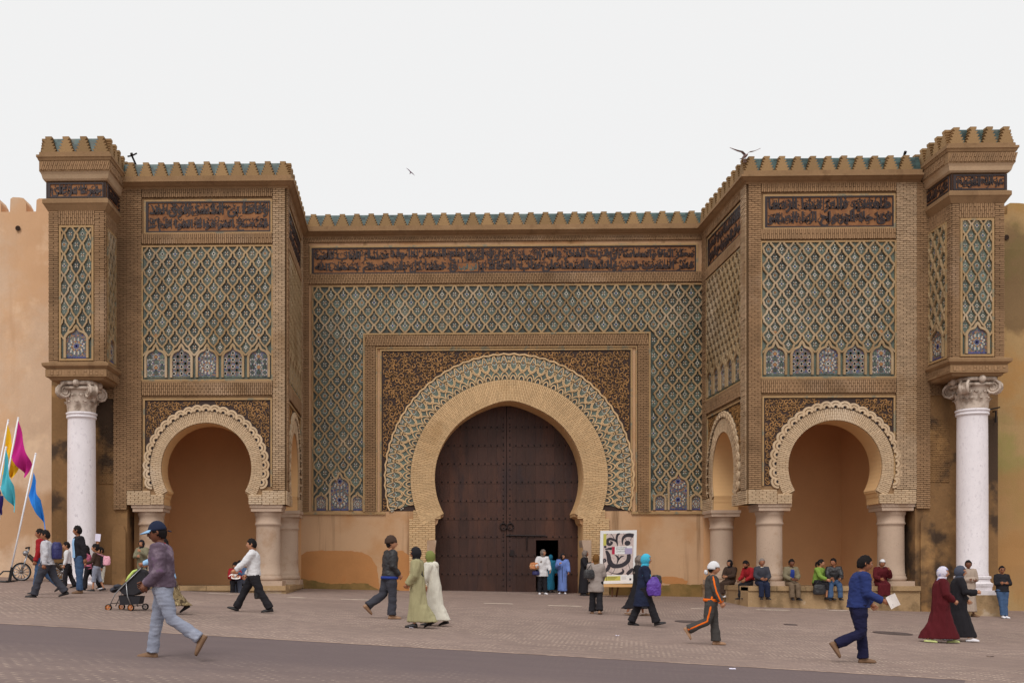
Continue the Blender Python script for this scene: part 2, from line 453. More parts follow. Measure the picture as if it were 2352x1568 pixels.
def cell_tile(mb, fr, x, y, p, q, kind, w=0.012, rect=None):
    """one glazed lozenge tile with its inlaid flower"""
    cl = (lambda a, b: (min(max(a, rect[0]), rect[1]), min(max(b, rect[2]), rect[3]))) if rect else (lambda a, b: (a, b))
    pl = []
    for a, b in CELL_POLY:
        t_ = cl(x + a * p, y + b * q)
        if not pl or math.dist(t_, pl[-1]) > 1e-5: pl.append(t_)
    fr.prism(mb, pl, 0.0, w, 0)
    s = .078 * p; y -= .06 * q
    def chip(cx, cy, r, m, n=4, rot=0.0, ry=None):
        if rect and not (rect[0] + r < cx < rect[1] - r and rect[2] + r < cy < rect[3] - r): return
        fr.prism(mb, [(cx + r * math.cos(rot + 2*pi*i/n), cy + (ry or r) * math.sin(rot + 2*pi*i/n)) for i in range(n)], w, w + .010, m)
    if kind == 0:
        for a, b in ((1, 1), (1, -1), (-1, 1), (-1, -1)): chip(x + a*s*1.05, y + b*s*1.2, s*.78, 1, 4, pi/4)
        chip(x, y, s*.8, 2)
        for a, b in ((1.9, 0), (-1.9, 0), (0, 2.2), (0, -2.2)): chip(x + a*s, y + b*s, s*.5, 4)
        chip(x, y + .42*q, s*.45, 2)
    elif kind == 1:
        chip(x, y, s*2.0, 1, 4, 0, s*2.3); chip(x, y, s*1.15, 3, 4, 0); chip(x, y, s*.55, 1, 4)
        chip(x, y + .44*q, s*.5, 1, 4, 0, s*1.4); chip(x, y - .42*q, s*.6, 1, 4)
        for a in (1, -1): chip(x + a*s*2.2, y - s*1.2, s*.5, 2)
    elif kind == 2:
        for i in range(8):
            a = pi/8 + i*pi/4
            chip(x + math.cos(a)*s*1.9, y + math.sin(a)*s*2.1, s*.62, 1, 4, a)
        chip(x, y, s*1.1, 2, 8); chip(x, y + .46*q, s*.45, 1, 4, 0, s*1.3)
        for a in (1, -1): chip(x, y + a*s*3.4, s*.4, 4)
    else:
        for i in range(4):
            a = i*pi/2
            chip(x + math.cos(a)*s*1.5, y + math.sin(a)*s*1.7, s*.75, 1, 6)
        chip(x, y, s*.8, 3, 6); chip(x, y + .44*q, s*.5, 1, 4, 0, s*1.3)
        for a, b in ((1, 1), (1, -1), (-1, 1), (-1, -1)): chip(x + a*s*1.4, y + b*s*1.6, s*.45, 2)
TILE_M = ['teal_tile', 'glaze_white', 'glaze_ochre', 'glaze_blue', 'glaze_black']
def arch_poly(u0, u1, v0, v_sp, v_top, n=7):
    """little lobed arch: jambs, round haunches, short ogee point"""
    c, h = (u0 + u1) / 2, (u1 - u0) / 2
    hh = v_top - v_sp
    right = [(h, 0), (h, .12*hh), (.92*h, .26*hh), (.80*h, .40*hh), (.62*h, .50*hh), (.44*h, .56*hh), (.30*h, .60*hh), (.22*h, .68*hh), (.16*h, .80*hh), (.08*h, .92*hh), (0, hh)]
    R_ = [(c + a, v_sp + b) for a, b in right]; L_ = [(c - a, v_sp + b) for a, b in right[:-1]][::-1]
    return [(u0, v0), (u1, v0)] + R_ + L_
def mosaic_arch(mb, mbf, fr, u0, u1, v0, v_sp, v_top, kind, w=0.012, fw=.035, wf=.072):
    """arched panel of small cut tiles (mb) inside a raised clay surround (mbf)"""
    poly = arch_poly(u0, u1, v0, v_sp, v_top)
    fr.prism(mb, poly, 0, w, 5)
    fr.ribbon(mbf, poly[1:] + [poly[0]], fw, 0.0, wf, 0)
    c, W = (u0 + u1) / 2, u1 - u0
    def chip(cx, cy, r, m, n=6, rot=0.0):
        if not (u0 + r < cx < u1 - r and v0 + .06 < cy): return
        if cy > v_sp and abs(cx - c) > (u1 - u0) * .5 * max(.12, 1 - ((cy - v_sp) / (v_top - v_sp)) ** .9 * 1.5): return
        fr.prism(mb, [(cx + r*math.cos(rot + 2*pi*i/n), cy + r*math.sin(rot + 2*pi*i/n)) for i in range(n)], w, w + .008, m, None)
    band = .05
    k = int(W / .07)
    for i in range(k): fr.box(mb, u0 + W*i/k, u0 + W*(i+1)/k - .006, v0, v0 + band, w, w + .008, 0 if kind < 3 else 3)
    def ring(cx, cy, r, n, cr, m, ph=0.0, ns=6):
        for i in range(n):
            a = ph + 2*pi*i/n; chip(cx + r*math.cos(a), cy + r*math.sin(a), cr, m, ns, a)
    H = v_top - v0
    if kind == 0:
        for ry in range(9):
            for rx in (-1, 0, 1):
                cx, cy = c + rx*W*.30, v0 + band + W*.16 + ry*W*.26
                if (rx + ry) % 2: 
                    ring(cx, cy, W*.13, 8, W*.034, 1); chip(cx, cy, W*.085, 2 if rx == 0 else 0, 8)
                else:
                    chip(cx, cy, W*.11, 0, 8, .2); ring(cx, cy, W*.06, 4, W*.025, 3, pi/4, 4); 
                    chip(cx, cy + W*.13, W*.04, 3, 4); chip(cx + W*.15, cy + W*.13, W*.03, 2, 4)
    elif kind == 1:
        for ry in range(12):
            for rx in ((-1, 1) if ry % 2 else (-2, 0, 2)):
                cx, cy = c + rx*W*.185, v0 + band + W*.12 + ry*W*.165
                chip(cx, cy, W*.088, 1 if ry % 2 == 0 else 0, 10); chip(cx, cy, W*.06, 1, 8); chip(cx, cy, W*.022, 4, 6)
                chip(cx + W*.12, cy + W*.06, W*.035, 2, 4); chip(cx - W*.12, cy + W*.06, W*.035, 2, 4)
    else:
        ns = 1 if kind == 2 else 2
        cs = [v0 + band + W*.46, v0 + band + W*1.40] if kind == 3 else [v0 + band + W*.45, v0 + band + W*1.25]
        for cy in cs:
            if cy + .2*W > v_top: continue
            chip(c, cy, W*.10, 3 if kind == 3 else 1, 12); chip(c, cy, W*.05, 4, 8)
            ring(c, cy, W*.145, 12, W*.022, 1); ring(c, cy, W*.20, 8, W*.045, 2, .2); ring(c, cy, W*.27, 10, W*.045, 1, 0)
            ring(c, cy, W*.345, 12, W*.04, 1, .26, 8); ring(c, cy, W*.40, 14, W*.035, 0, .1)
            ring(c, cy, W*.46, 16, W*.03, 2, .2)
        for sx in (-1, 1):
            cy = (cs[0] + cs[-1]) / 2
            chip(c + sx*W*.42, cy, W*.07, 3, 8); ring(c + sx*W*.42, cy, W*.10, 8, W*.02, 1)
        if kind == 4:
            pass
material('mosaic_ground', al(92, 80, 84), var=.5, scale=9, fine=26, rough=.4, spec=.5, patch=[(al(60, 66, 120), 14, .5, .58, .8), (al(76, 118, 112), 17, .52, .6, .8), (al(170, 116, 62), 19, .56, .62, .8)])
MOS_M = TILE_M + ['mosaic_ground']
# Arabic letters are joined by hand into their presentation forms and set right to left
_AR = {'ا': (0xFE8D, 2), 'أ': (0xFE83, 2), 'ب': (0xFE8F, 4), 'ة': (0xFE93, 2), 'ت': (0xFE95, 4), 'ث': (0xFE99, 4), 'ج': (0xFE9D, 4), 'ح': (0xFEA1, 4), 'خ': (0xFEA5, 4),
       'د': (0xFEA9, 2), 'ذ': (0xFEAB, 2), 'ر': (0xFEAD, 2), 'ز': (0xFEAF, 2), 'س': (0xFEB1, 4), 'ش': (0xFEB5, 4), 'ص': (0xFEB9, 4), 'ض': (0xFEBD, 4), 'ط': (0xFEC1, 4),
       'ع': (0xFEC9, 4), 'غ': (0xFECD, 4), 'ف': (0xFED1, 4), 'ق': (0xFED5, 4), 'ك': (0xFED9, 4), 'ل': (0xFEDD, 4), 'م': (0xFEE1, 4), 'ن': (0xFEE5, 4), 'ه': (0xFEE9, 4),
       'و': (0xFEED, 2), 'ى': (0xFEEF, 2), 'ي': (0xFEF1, 4)}
def shape_ar(t):
    t = t.replace('لا', 'ﻼ'); out = []
    for i, c in enumerate(t):
        if c == 'ﻼ':
            pv = t[i-1] if i else ' '
            out.append(chr(0xFEFC if pv in _AR and _AR[pv][1] == 4 else 0xFEFB)); continue
        if c not in _AR: out.append(c); continue
        base, nf = _AR[c]
        pv = t[i-1] if i else ' '; nx = t[i+1] if i + 1 < len(t) else ' '
        jp = pv in _AR and _AR[pv][1] == 4; jn = (nx in _AR or nx == 'ﻼ') and nf == 4
        out.append(chr(base + (3 if jp and jn else 2 if jn else 1 if jp else 0)))
    return ''.join(out[::-1])
def letters(fr, text, u0, u1, v0, v1, w0, w1, mb, m=0, rtl=True, res=1):
    cu = bpy.data.curves.new('lettering', 'FONT'); cu.body = shape_ar(text) if rtl else text
    cu.resolution_u = res; cu.offset = 0.034 if rtl else 0.0
    ob = bpy.data.objects.new('lettering', cu); COL.objects.link(ob)
    bpy.context.view_layer.update()
    me = ob.evaluated_get(bpy.context.evaluated_depsgraph_get()).to_mesh()
    co = np.zeros(len(me.vertices) * 3); me.vertices.foreach_get('co', co); co = co.reshape(-1, 3)
    fs = [tuple(p.vertices) for p in me.polygons]
    lo, hi = co.min(0), co.max(0)
    q = [(u0 + (x - lo[0]) / (hi[0] - lo[0]) * (u1 - u0), v0 + (y - lo[1]) / (hi[1] - lo[1]) * (v1 - v0)) for x, y, _ in co]
    mb.add([fr.p(a, b, w1) for a, b in q], fs, m)
    cnt = {}
    for f in fs:
        for a, b in zip(f, f[1:] + f[:1]):
            if (b, a) in cnt: cnt.pop((b, a))
            else: cnt[(a, b)] = 1
    n = len(q); V = [fr.p(a, b, w1) for a, b in q] + [fr.p(a, b, w0) for a, b in q]
    mb.add(V, [(a, a + n, b + n, b) for a, b in cnt], m)
    bpy.data.objects.remove(ob); bpy.data.curves.remove(cu)
def inscription(fr, u0, u1, v0, v1, lines, nrep=1, extra=None):
    """black tile lettering on an ochre ground with a black border"""
    o = MB(); fr.box(o, u0, u1, v0, v1, -.01, .015, 0)
    part = o.build('inscription_panel', ['panel_ochre'], GATE)
    b = MB(); t = .045
    for a in ((u0, u1, v0, v0 + t), (u0, u1, v1 - t, v1), (u0, u0 + t*1.8, v0 + t, v1 - t), (u1 - t*.9, u1, v0 + t, v1 - t)): fr.box(b, *a, .015, .04, 0)
    H = (v1 - v0 - 2*t) / len(lines)
    for i, ln in enumerate(lines):
        vb = v1 - t - (i + 1) * H
        segs = ln if isinstance(ln, list) else [ln]
        wseg = (u1 - u0 - 3.4*t) / len(segs)
        for j, sg in enumerate(segs):
            a = u1 - t*1.4 - (j + 1) * wseg
            letters(fr, sg, a + .02, a + wseg - .02, vb - H*.06, vb + H*1.04, .015, .034 + .002*i, b, 0)
        # knotted stems and small strokes that fill the ground between the letters
        rr = random.Random(int(u0*100) + i)
        for _ in range(int((u1 - u0) * 40)):
            x = rr.uniform(u0 + t*2.2, u1 - t*1.5); y = vb + rr.uniform(.25, .85) * H; L = rr.uniform(.05, .12); a = rr.uniform(0, 6.28); cv = rr.choice((-1, 1)) * rr.uniform(1, 4)
            pts = [(x + L*s*math.cos(a + cv*s), y + L*s*math.sin(a + cv*s)) for s in (0, .3, .55, .8, 1)]
            fr.ribbon(b, pts, [.006, .012, .014, .010, .004], .015, .028, 0, clip=(u0 + t, u1 - t, v0 + t, v1 - t))
        for _ in range(int((u1 - u0) * 3.2)):
            x = rr.uniform(u0 + t*2.5, u1 - t*2); fr.box(b, x, x + .028, vb + H*.2, vb + H*rr.uniform(.8, 1.0), .015, .030)
    b.build('lettering', ['letter_black'], part)
    if extra:
        e = MB(); extra(e); e.build('turquoise_lettering', ['panel_ochre', 'teal_bright'], part, label='small turquoise repair lettering in the inscription')
    return part
def scrolls(mb, fr, rect, inside, cell=.20, m=0, w0=0.0, w1=.022, seed=3):
    """arabesque of curling tendrils and leaves"""
    rr = random.Random(seed); u0, u1, v0, v1 = rect
    nu, nv = max(1, int((u1-u0)/cell)), max(1, int((v1-v0)/cell))
    for i in range(nu):
        for j in range(nv):
            x = u0 + (i + .5 + rr.uniform(-.22, .22)) * (u1-u0)/nu; y = v0 + (j + .5 + rr.uniform(-.22, .22)) * (v1-v0)/nv
            if not inside(x, y): continue
            a0 = rr.uniform(0, 6.28); sg = rr.choice((-1, 1)); R0 = cell * rr.uniform(.50, .66)
            pts, hw = [], []
            for k in range(13):
                t = k / 12; r = R0 * (1 - .82 * t); a = a0 + sg * t * 6.6
                pts.append((x + r*math.cos(a), y + r*math.sin(a))); hw.append(cell * (.055 + .05 * math.sin(pi * t)))
            fr.ribbon(mb, pts, hw, w0, w1, m, None, clip=rect)
            for q in range(2):
                a = a0 + rr.uniform(1, 5); px_, py_ = x + R0*.95*math.cos(a), y + R0*.95*math.sin(a); b = a + sg * rr.uniform(.5, 1.2); L = cell * rr.uniform(.35, .6)
                lp = [(px_ + L*s*math.cos(b + s*sg*.9), py_ + L*s*math.sin(b + s*sg*.9)) for s in (0, .35, .7, 1)]
                if inside(*lp[-1]): fr.ribbon(mb, lp, [cell*.03, cell*.10, cell*.08, cell*.01], w0, w1 + .004, m, None, clip=rect)
def arc(cx, cz, r, a0, a1, n, rz=None, point=0.0):
    out = []
    for i in range(n + 1):
        a = math.radians(a0 + (a1 - a0) * i / n)
        b = point * math.exp(-((math.degrees(a) - 90) / 16.0) ** 2)
        out.append((cx + (r + b*.0) * math.cos(a), cz + (rz or r) * math.sin(a) + b))
    return out
def horseshoe(cx, cz, r, tip, jhw, z_low, drop=.24, rz=None, point=0.0, n=44):
    """opening outline from the left jamb foot over the crown to the right jamb foot"""
    A = arc(cx, cz, r, 180 + tip, -tip, n, rz, point)
    zt = A[0][1]; th = cx - A[0][0]
    left = [(cx - jhw, z_low), (cx - jhw, zt - drop), (cx - jhw + (jhw-th)*.25, zt - drop*.82), (cx - jhw + (jhw-th)*.4, zt - drop*.42), (cx - th - .015, zt - drop*.25), (cx - th - .015, zt - .03)]
    right = [(2*cx - a, b) for a, b in left[::-1]]
    return left + A + right
def voussoirs(mb, fr, cx, cz, r0, r1, a0, a1, w, th=.044, jt=.014, rows=2, relief=.022, m=0, mm=1, point=0.0, rzk=1.0):
    """radial brick ring"""
    def pt(r, a, ww):
        b = point * math.exp(-((math.degrees(a) - 90) / 16.0) ** 2) * (r1 - r) / (r1 - r0)
        return fr.p(cx + r*math.cos(a), cz + r*rzk*math.sin(a) + b, ww)
    A0, A1 = math.radians(a0), math.radians(a1)
    K_ = 64
    V = []; 
    for i in range(K_ + 1):
        a = A0 + (A1 - A0) * i / K_; V += [pt(r0, a, w - relief), pt(r1, a, w - relief)]
    mb.add(V, [(2*i, 2*i+1, 2*i+3, 2*i+2) for i in range(K_)], mm)
    mb.add([pt(r1, A0 + (A1-A0)*i/K_, 0) for i in range(K_+1)] + [pt(r1, A0 + (A1-A0)*i/K_, w - relief) for i in range(K_+1)], [(i, i+1, K_+2+i, K_+1+i) for i in range(K_)], mm)
    mb.add([pt(r0, A0 + (A1-A0)*i/K_, 0) for i in range(K_+1)] + [pt(r0, A0 + (A1-A0)*i/K_, w - relief) for i in range(K_+1)], [(i+1, i, K_+1+i, K_+2+i) for i in range(K_)], mm)
    n = int((A1 - A0) * (r0 + r1) / 2 / (th + jt)); da = (A1 - A0) / n; rl = (r1 - r0) / rows
    for i in range(n):
        ja = jt / ((r0 + r1) / 2) / 2
        off = (i % 2) * rl * .5
        for k in range(-1, rows + 1):
            ra, rb = max(r0, r0 + k*rl + off + jt*.4), min(r1, r0 + (k+1)*rl + off - jt*.4)
            if rb - ra < .04: continue
            b0, b1 = A0 + i*da + ja, A0 + (i+1)*da - ja; j = w + random.uniform(-.008, .006)
            q = [(ra, b0), (rb, b0), (rb, b1), (ra, b1)]
            mb.add([pt(r, a, w - relief) for r, a in q] + [pt(r, a, j) for r, a in q], [(4,5,6,7),(0,1,5,4),(1,2,6,5),(2,3,7,6),(3,0,4,7)], m)
def scallops(mb, fr, cx, cz, r0, r1, a0, a1, n, w, m=0, md=1, rzk=1.0):
    """ring of lobes, each of three nested fillets"""
    A0, A1 = math.radians(a0), math.radians(a1); da = (A1 - A0) / n
    P = lambda r, a: (cx + r*math.cos(a), cz + r*rzk*math.sin(a))
    base = [P(r0 - .01, A0 + (A1-A0)*i/60) for i in range(61)] + [P((r0*.5 + r1*.5), A1 + (A0-A1)*i/60) for i in range(61)]
    fr.prism(mb, base, 0, .010, md)
    R_ = (r0 + r1) / 2 * da * .60; rc = r0 + (r1 - r0) - R_ - .03
    for i in range(n):
        ac = A0 + (i + .5) * da; ca, sa = math.cos(ac), math.sin(ac); cx_, cz_ = P(rc, ac)
        def ring_(R, lim, hw, w0, w1, mm):
            pts = [(cx_ + R*(math.cos(t)*ca - math.sin(t)*sa), cz_ + R*(math.cos(t)*sa + math.sin(t)*ca)) for t in [math.radians(-lim + 2*lim*k/10) for k in range(11)]]
            fr.ribbon(mb, pts, hw, w0, w1, mm)
        ring_(R_, 88, .032, 0, w*.75 + .004*(i % 2), m); ring_(R_*.70, 92, .012, 0, w*.45, md); ring_(R_*.50, 100, .030, 0, w + .004*(i % 2), m)
        fr.prism(mb, [(cx_ + R_*.26*math.cos(t), cz_ + R_*.26*math.sin(t)) for t in [2*pi*k/10 for k in range(10)]], 0, w*.25, 2)
def frame(mb, fr, u0, u1, v0, v1, t, w, m=0, bottom=True):
    fr.box(mb, u0 - t, u1 + t, v1, v1 + t, -.01, w, m); 
    fr.box(mb, u0 - t, u0, v0, v1, -.01, w, m); fr.box(mb, u1, u1 + t, v0, v1, -.01, w, m)
    if bottom: fr.box(mb, u0 - t, u1 + t, v0 - t, v0, -.01, w, m)
tile_count = [0]
def lattice_panel(fr, u0, u1, v0, v1, p, q, cu, arches=None, single=False, skip=None, holes=None, v_top=None, name='lattice_panel', backpoly=None):
    base = MB()
    if backpoly: fr.prism(base, backpoly, -.01, .002, 0)
    else: fr.box(base, u0 - .02, u1 + .02, v0 - .02, v1 + .02, -.01, .002, 0)
    part = base.build(name, ['teal_tile'], GATE)
    sk = skip
    net = MB()
    cells = lattice(net, fr, (u0, u1, v0, v1), p, q, cu, v_top if v_top is not None else v1 - .12 * q - q * .9, 0.0, .18 * p, sk)
    if arches:
        for a in arches:
            am = MB(); mosaic_arch(am, net, fr, *a)
            am.build('mosaic_arch', MOS_M, part)
    net.build('lattice', ['lattice_clay'], part)
    if single:
        base_m = []
        for k in range(4):
            t = MB(); cell_tile(t, Fr((0, 0, 0), fr.U, fr.N), 0, 0, p, q, k); base_m.append(t.mesh('mosaic_tile', TILE_M))
        for x, y in cells:
            if not (u0 + .42*p < x < u1 - .42*p and v0 + .75*q < y < v1 - .9*q):
                edge_t = MB() if 'edge_t' not in locals() else edge_t
                cell_tile(edge_t, fr, x, y, p, q, random.choice((0, 1, 2, 3)), .014, (u0 + .002, u1 - .002, v0 + .002, v1 - .002)); continue
            o = link('mosaic_tile', base_m[random.choice((0, 0, 1, 2, 3))], part)
            o.location = fr.p(x, y, .002)
            tile_count[0] += 1
        if 'edge_t' in locals(): edge_t.build('edge_tiles', TILE_M, part, kind='stuff')
    else:
        t = MB()
        for x, y in cells: cell_tile(t, fr, x, y, p, q, random.choice((0, 0, 1, 2, 3)), .014, (u0 + .002, u1 - .002, v0 + .002, v1 - .002))
        t.build('mosaic_tiles', TILE_M, part, kind='stuff')
    return part
# ------------------------------------------------------------------ the side porches ("bays"), four decorated faces
ZB = dict(mtop=zB(372, 368), mbase=zB(403, 402), ctop=zB(418, 413), cbot=zB(430, 426), s1=zB(459, 455), s0=zB(533, 524), l1=zB(565, 560), l0=zB(871, 866),
          a0=zB(866, 862), asp=zB(822, 819), at=zB(789, 786), k1=zB(879, 874), k0=zB(907, 903), p1=zB(916, 916), p0=zB(1115, 1118), ab1=zB(1158, 1156), ab0=zB(1175, 1171),
          cap0=zB(1200, 1198), base=zB(1325, 1326), plinth=zB(1342, 1347))
def bay_face(fr, u0, u1, pl, pr, ncol, cx, cz, rin, rout, rsc, jhw, tip, single, lines, seed, rzk=1.0, nsc=25, narch=5):
    Z = ZB
    a, b = u0 + pl, u1 - pr
    # wall with its horseshoe opening
    wl = MB()
    hs = horseshoe(cx, cz, rin, tip, jhw, Z['ab1'], rz=rin*rzk)
    poly = [(u0, Z['ab1'])] + hs + [(u1, Z['ab1']), (u1, Z['cbot']), (u0, Z['cbot'])]
    fr.prism(wl, poly, -.85, 0, 0, back=True, m_side=1)
    wl.build('porch_wall', ['render_brown', 'plaster_arch'], GATE)
    bk = MB()
    bricks(bk, fr, a, b, Z['s1'] + .13, Z['cbot'], .075, True, .05)
    bricks(bk, fr, a, b, Z['l1'] + .10, Z['s0'] - .04, .075, True, -.05)
    fr.box(bk, a, b, Z['k1'], Z['l0'] - .05, -.01, .07, 2)
    bricks(bk, fr, a, b, Z['k0'] + .0, Z['k1'], .075, True, .0)
    zl = Z['ab1'] + .06
    bricks(bk, fr, u0, a - .012, Z['p0'] - .1, Z['cbot'], .08, False)
    bricks(bk, fr, b + .012, u1, Z['p0'] - .1, Z['cbot'], .08, False, m=3)
    bricks(bk, fr, u0, cx - rout*.99, Z['ab1'], Z['p0'] - .11, .06, False, m=4, mm=5); bricks(bk, fr, cx + rout*.99, u1, Z['ab1'], Z['p0'] - .11, .06, False, m=4, mm=5)
    bk.build('brickwork', ['brick', 'mortar', 'render_brown', 'brick_worn', 'arch_beige', 'arch_joint'], GATE, kind='stuff')
    fm = MB()
    sa, sb = a + .12, b - .06
    frame(fm, fr, sa, sb, Z['s0'], Z['s1'], .055, .045)
    frame(fm, fr, a + .03, b - .03, Z['l0'], Z['l1'], .045, .06)
    frame(fm, fr, a + .09, b - .06, Z['p0'], Z['p1'], .05, .05, 0, False)
    fm.build('panel_frame', ['frame_clay'], GATE)
    inscription(fr, sa, sb, Z['s0'], Z['s1'], lines)
    la, lb = a + .03, b - .03
    p = (lb - la) / ncol; q = p * .66
    W = (lb - la) / narch
    arches = [(la + W*i + W*.10, la + W*(i+1) - W*.10, Z['a0'], Z['asp'], Z['at'], (0, 1, 2, 1, 0)[i % 5]) for i in range(narch)]
    def skip(x, y):
        if y < Z['asp']: return True
        for A in arches:
            c, h = (A[0]+A[1])/2, (A[1]-A[0])/2 + .05
            t = (y - A[3]) / (A[4] - A[3] + .05)
            if t < 1 and abs(x - c) < h * max(.16, 1.06 - t): return True
        return False
    vt = Z['at'] - q * .30
    kk = math.floor((Z['l1'] - vt) / (2*q)) * 2 + 2
    part = lattice_panel(fr, la, lb, Z['l0'], Z['l1'], p, q, la + W*.5, arches, single, skip, v_top=vt + kk*q)
    # spandrel, scalloped ring, brick ring
    sp = MB(); r2 = rsc + .02
    A_ = arc(cx, cz, rout - .02, -22, 202, 40, (rout - .02)*rzk)
    a1, b1 = a + .09, b - .06
    outer = [(a1, Z['p0']), (max(a1, A_[-1][0]), Z['p0'])] + [q_ for q_ in A_[::-1] if q_[1] > Z['p0'] and a1 < q_[0] < b1] + [(min(b1, A_[0][0]), Z['p0']), (b1, Z['p0']), (b1, Z['p1']), (a1, Z['p1'])]
    fr.prism(sp, outer, -.01, .006, 0)
    scrolls(sp, fr, (a1 + .04, b1 - .04, Z['p0'] + .02, Z['p1'] - .04), lambda x, y: math.hypot(x - cx, (y - cz)/rzk) > rsc + .04, .14, 1, .006, .026, seed)
    spo = sp.build('spandrel', ['spandrel_black', 'scroll_gold'], GATE)
    sc = MB(); scallops(sc, fr, cx, cz, rout - .01, rsc, -19, 199, nsc, .09, 0, 1, rzk)
    sc.build('scalloped_ring', ['arch_beige', 'arch_joint', 'glaze_black'], GATE)
    vs = MB(); voussoirs(vs, fr, cx, cz, rin + .012, rout, -tip, 180 + tip, .04, rows=2, rzk=rzk)
    for s in (-1, 1):
        i2, o2 = cx + s*(jhw + .005), cx + s*rout*.985
        bricks(vs, fr, min(i2, o2), max(i2, o2), Z['ab1'] + .01, hs[4][1] - .05, .072, False)
    vs.build('arch_bricks', ['arch_beige', 'arch_joint'], GATE, kind='stuff')
S72 = FPX / 33.0
LB_LINES = ['وفاطا بى الحسن فوق نفد', 'قد صح المر فوالا الفوا حم لا']
RB_LINES = ['طلعصير فالعر مشا الرمطا', 'فى حلا البر واح الها الصفو']
zarc = zB(1073, 1073)
bay_face(FB, xB(292), XLI, xB(327) - xB(292), XLI - xB(626), 10, xB(474), zarc, 104/S72, 131/S72, 147/S72, 98/S72, 30.5, True, LB_LINES, 5)
bay_face(FB, XRI, xB(2103), xB(1747) - XRI, xB(2103) - xB(2056), 10, xB(1917.6), zarc, 105/S72, 133/S72, 150/S72, 98/S72, 30.5, True, RB_LINES, 6)
for fr, sd in ((FSL, 8), (FSR, 9)):
    cxs = DSIDE/2 + (.10 if fr is FSL else -.10)
    bay_face(fr, .02, DSIDE - .02, .50, .50, 10, cxs, zarc, 1.22, 1.62, 1.86, 1.12, 28, False, ['فالله صفا من قصر', 'حلا البر واح العز'], sd, rzk=1.16, nsc=25)
# porch roofs, back and outer walls, ceilings
for x0, x1, out in ((XLO, XLI, -1), (XRI, XRO, 1)):
    m = MB()
    xo0, xo1 = (x0 - .6, x0 + .55) if out < 0 else (x1 - .42, x1 + .6)
    gz = -1.5
    m.box(xo0, xo1, YB + .86, YC + .5, gz, ZB['cbot'], 0)
    m.box(x0, x1, YC - .02, YC + .5, gz, ZB['cbot'], 0)
    m.box(min(x0, xo0), max(x1, xo1), YB + .86, YC - .02, ZB['p1'] + .25, ZB['p1'] + .5, 0)
    m.build('porch_interior_wall', ['niche_plaster'], GATE)
# ------------------------------------------------------------------ central wall
ZC = dict(mtop=zC(487), mbase=zC(519), ctop=zC(529), cbot=zC(541), s1=zC(567), s0=zC(627), l1=zC(657), f1=zC(765), f0=zC(805), bot=zC(1173), l0=zC(1172))
S63 = FPX / 38.0
cxc, czc = xC(1168.5), zC(1098)
rin, rbk, rtl = 169/S63, 225/S63, 283/S63
jl = 168/S63
x0c, x1c = XLI - .9, XRI + .9
wl = MB()
hs = horseshoe(cxc, czc, rin, 28.5, jl, -1.5, .42, point=7/S63, n=60)
FC.prism(wl, [(x0c, -1.5)] + hs + [(x1c, -1.5), (x1c, ZC['cbot']), (x0c, ZC['cbot'])], -1.1, 0, 0, back=True, m_side=1)
wl.build('central_wall', ['plaster', 'plaster_arch'], GATE)
bk = MB()
uL, uR = XLI + .02, XRI - .02
pa, pb = xC(716), xC(1600)
la, lb = xC(720), xC(1612)
fa, fb = xC(838), xC(1489)          # outer edges of the brick frame round the arch
ga, gb = xC(862), xC(1464)
bricks(bk, FC, uL, uR, ZC['s1'] + .2, ZC['cbot'], .075, True, -.35)
bricks(bk, FC, xC(700), uR, ZC['l1'] + .10, ZC['s0'] - .01, .10, True, -.12)
bricks(bk, FC, uL, pa - .10, ZC['bot'], ZC['s1'] + .2, .085, False)
bricks(bk, FC, lb + .10, uR, ZC['bot'], ZC['s1'] + .2, .085, False)
bricks(bk, FC, fa, fb, ZC['f0'] + .18, ZC['f1'] - .07, .10, True, -.15)
bricks(bk, FC, fa, ga, ZC['bot'] - .05, ZC['f0'] + .17, .10, False)
bricks(bk, FC, gb, fb, ZC['bot'] - .05, ZC['f0'] + .17, .10, False)
bk.build('brickwork', ['brick', 'mortar'], GATE, kind='stuff')
fm = MB()
frame(fm, FC, pa, xC(1598), ZC['s0'], ZC['s1'], .07, .06, 0, False)
frame(fm, FC, la, lb, ZC['l0'], ZC['l1'], .05, .05, 0, False)
frame(fm, FC, xC(876.5), xC(1448), ZC['bot'], ZC['f0'], .06, .05, 0, False)
frame(fm, FC, ga + .07, gb - .07, ZC['bot'], ZC['f0'] + .09, .04, .075, 0, False)
for s in (-1, 1):
    e = fa if s < 0 else fb
    FC.box(fm, min(e, e + s*.06), max(e, e + s*.06), ZC['bot'] - .03, ZC['f1'], -.01, .11)
FC.box(fm, fa - .06, fb + .06, ZC['f1'] - .06, ZC['f1'], -.01, .112)
FC.box(fm, uL, xC(885), ZC['bot'] - .12, ZC['bot'] - .03, -.01, .07); FC.box(fm, xC(1450), uR, ZC['bot'] - .12, ZC['bot'] - .03, -.01, .07)
fm.build('panel_frame', ['frame_clay'], GATE)
def patchtxt(e):
    a, b = xC(1052), xC(1098)
    FC.box(e, a, b, ZC['s0'] + .06, ZC['s0'] + .36, .015, .042, 0); letters(FC, 'قرن قرب', a + .04, b - .04, ZC['s0'] + .08, ZC['s0'] + .33, .042, .05, e, 1)
C1 = ['مصر العلا والمحاسن', 'نظرت الفخر والعز', 'الحمد قد علا صفا', 'طلع السعد بدا وقد', 'حسن الباب سما']
C2 = ['فخر المغرب قصر', 'وانشد السعد على', 'طاب العلا لا يزال', 'فاق حسنا كل باب', 'قد تم بحمد الله']
inscription(FC, pa, xC(1598), ZC['s0'], ZC['s1'], [C1, C2], extra=patchtxt)
pc = 28.35/S63; qc = 17.75/S63
arches = []
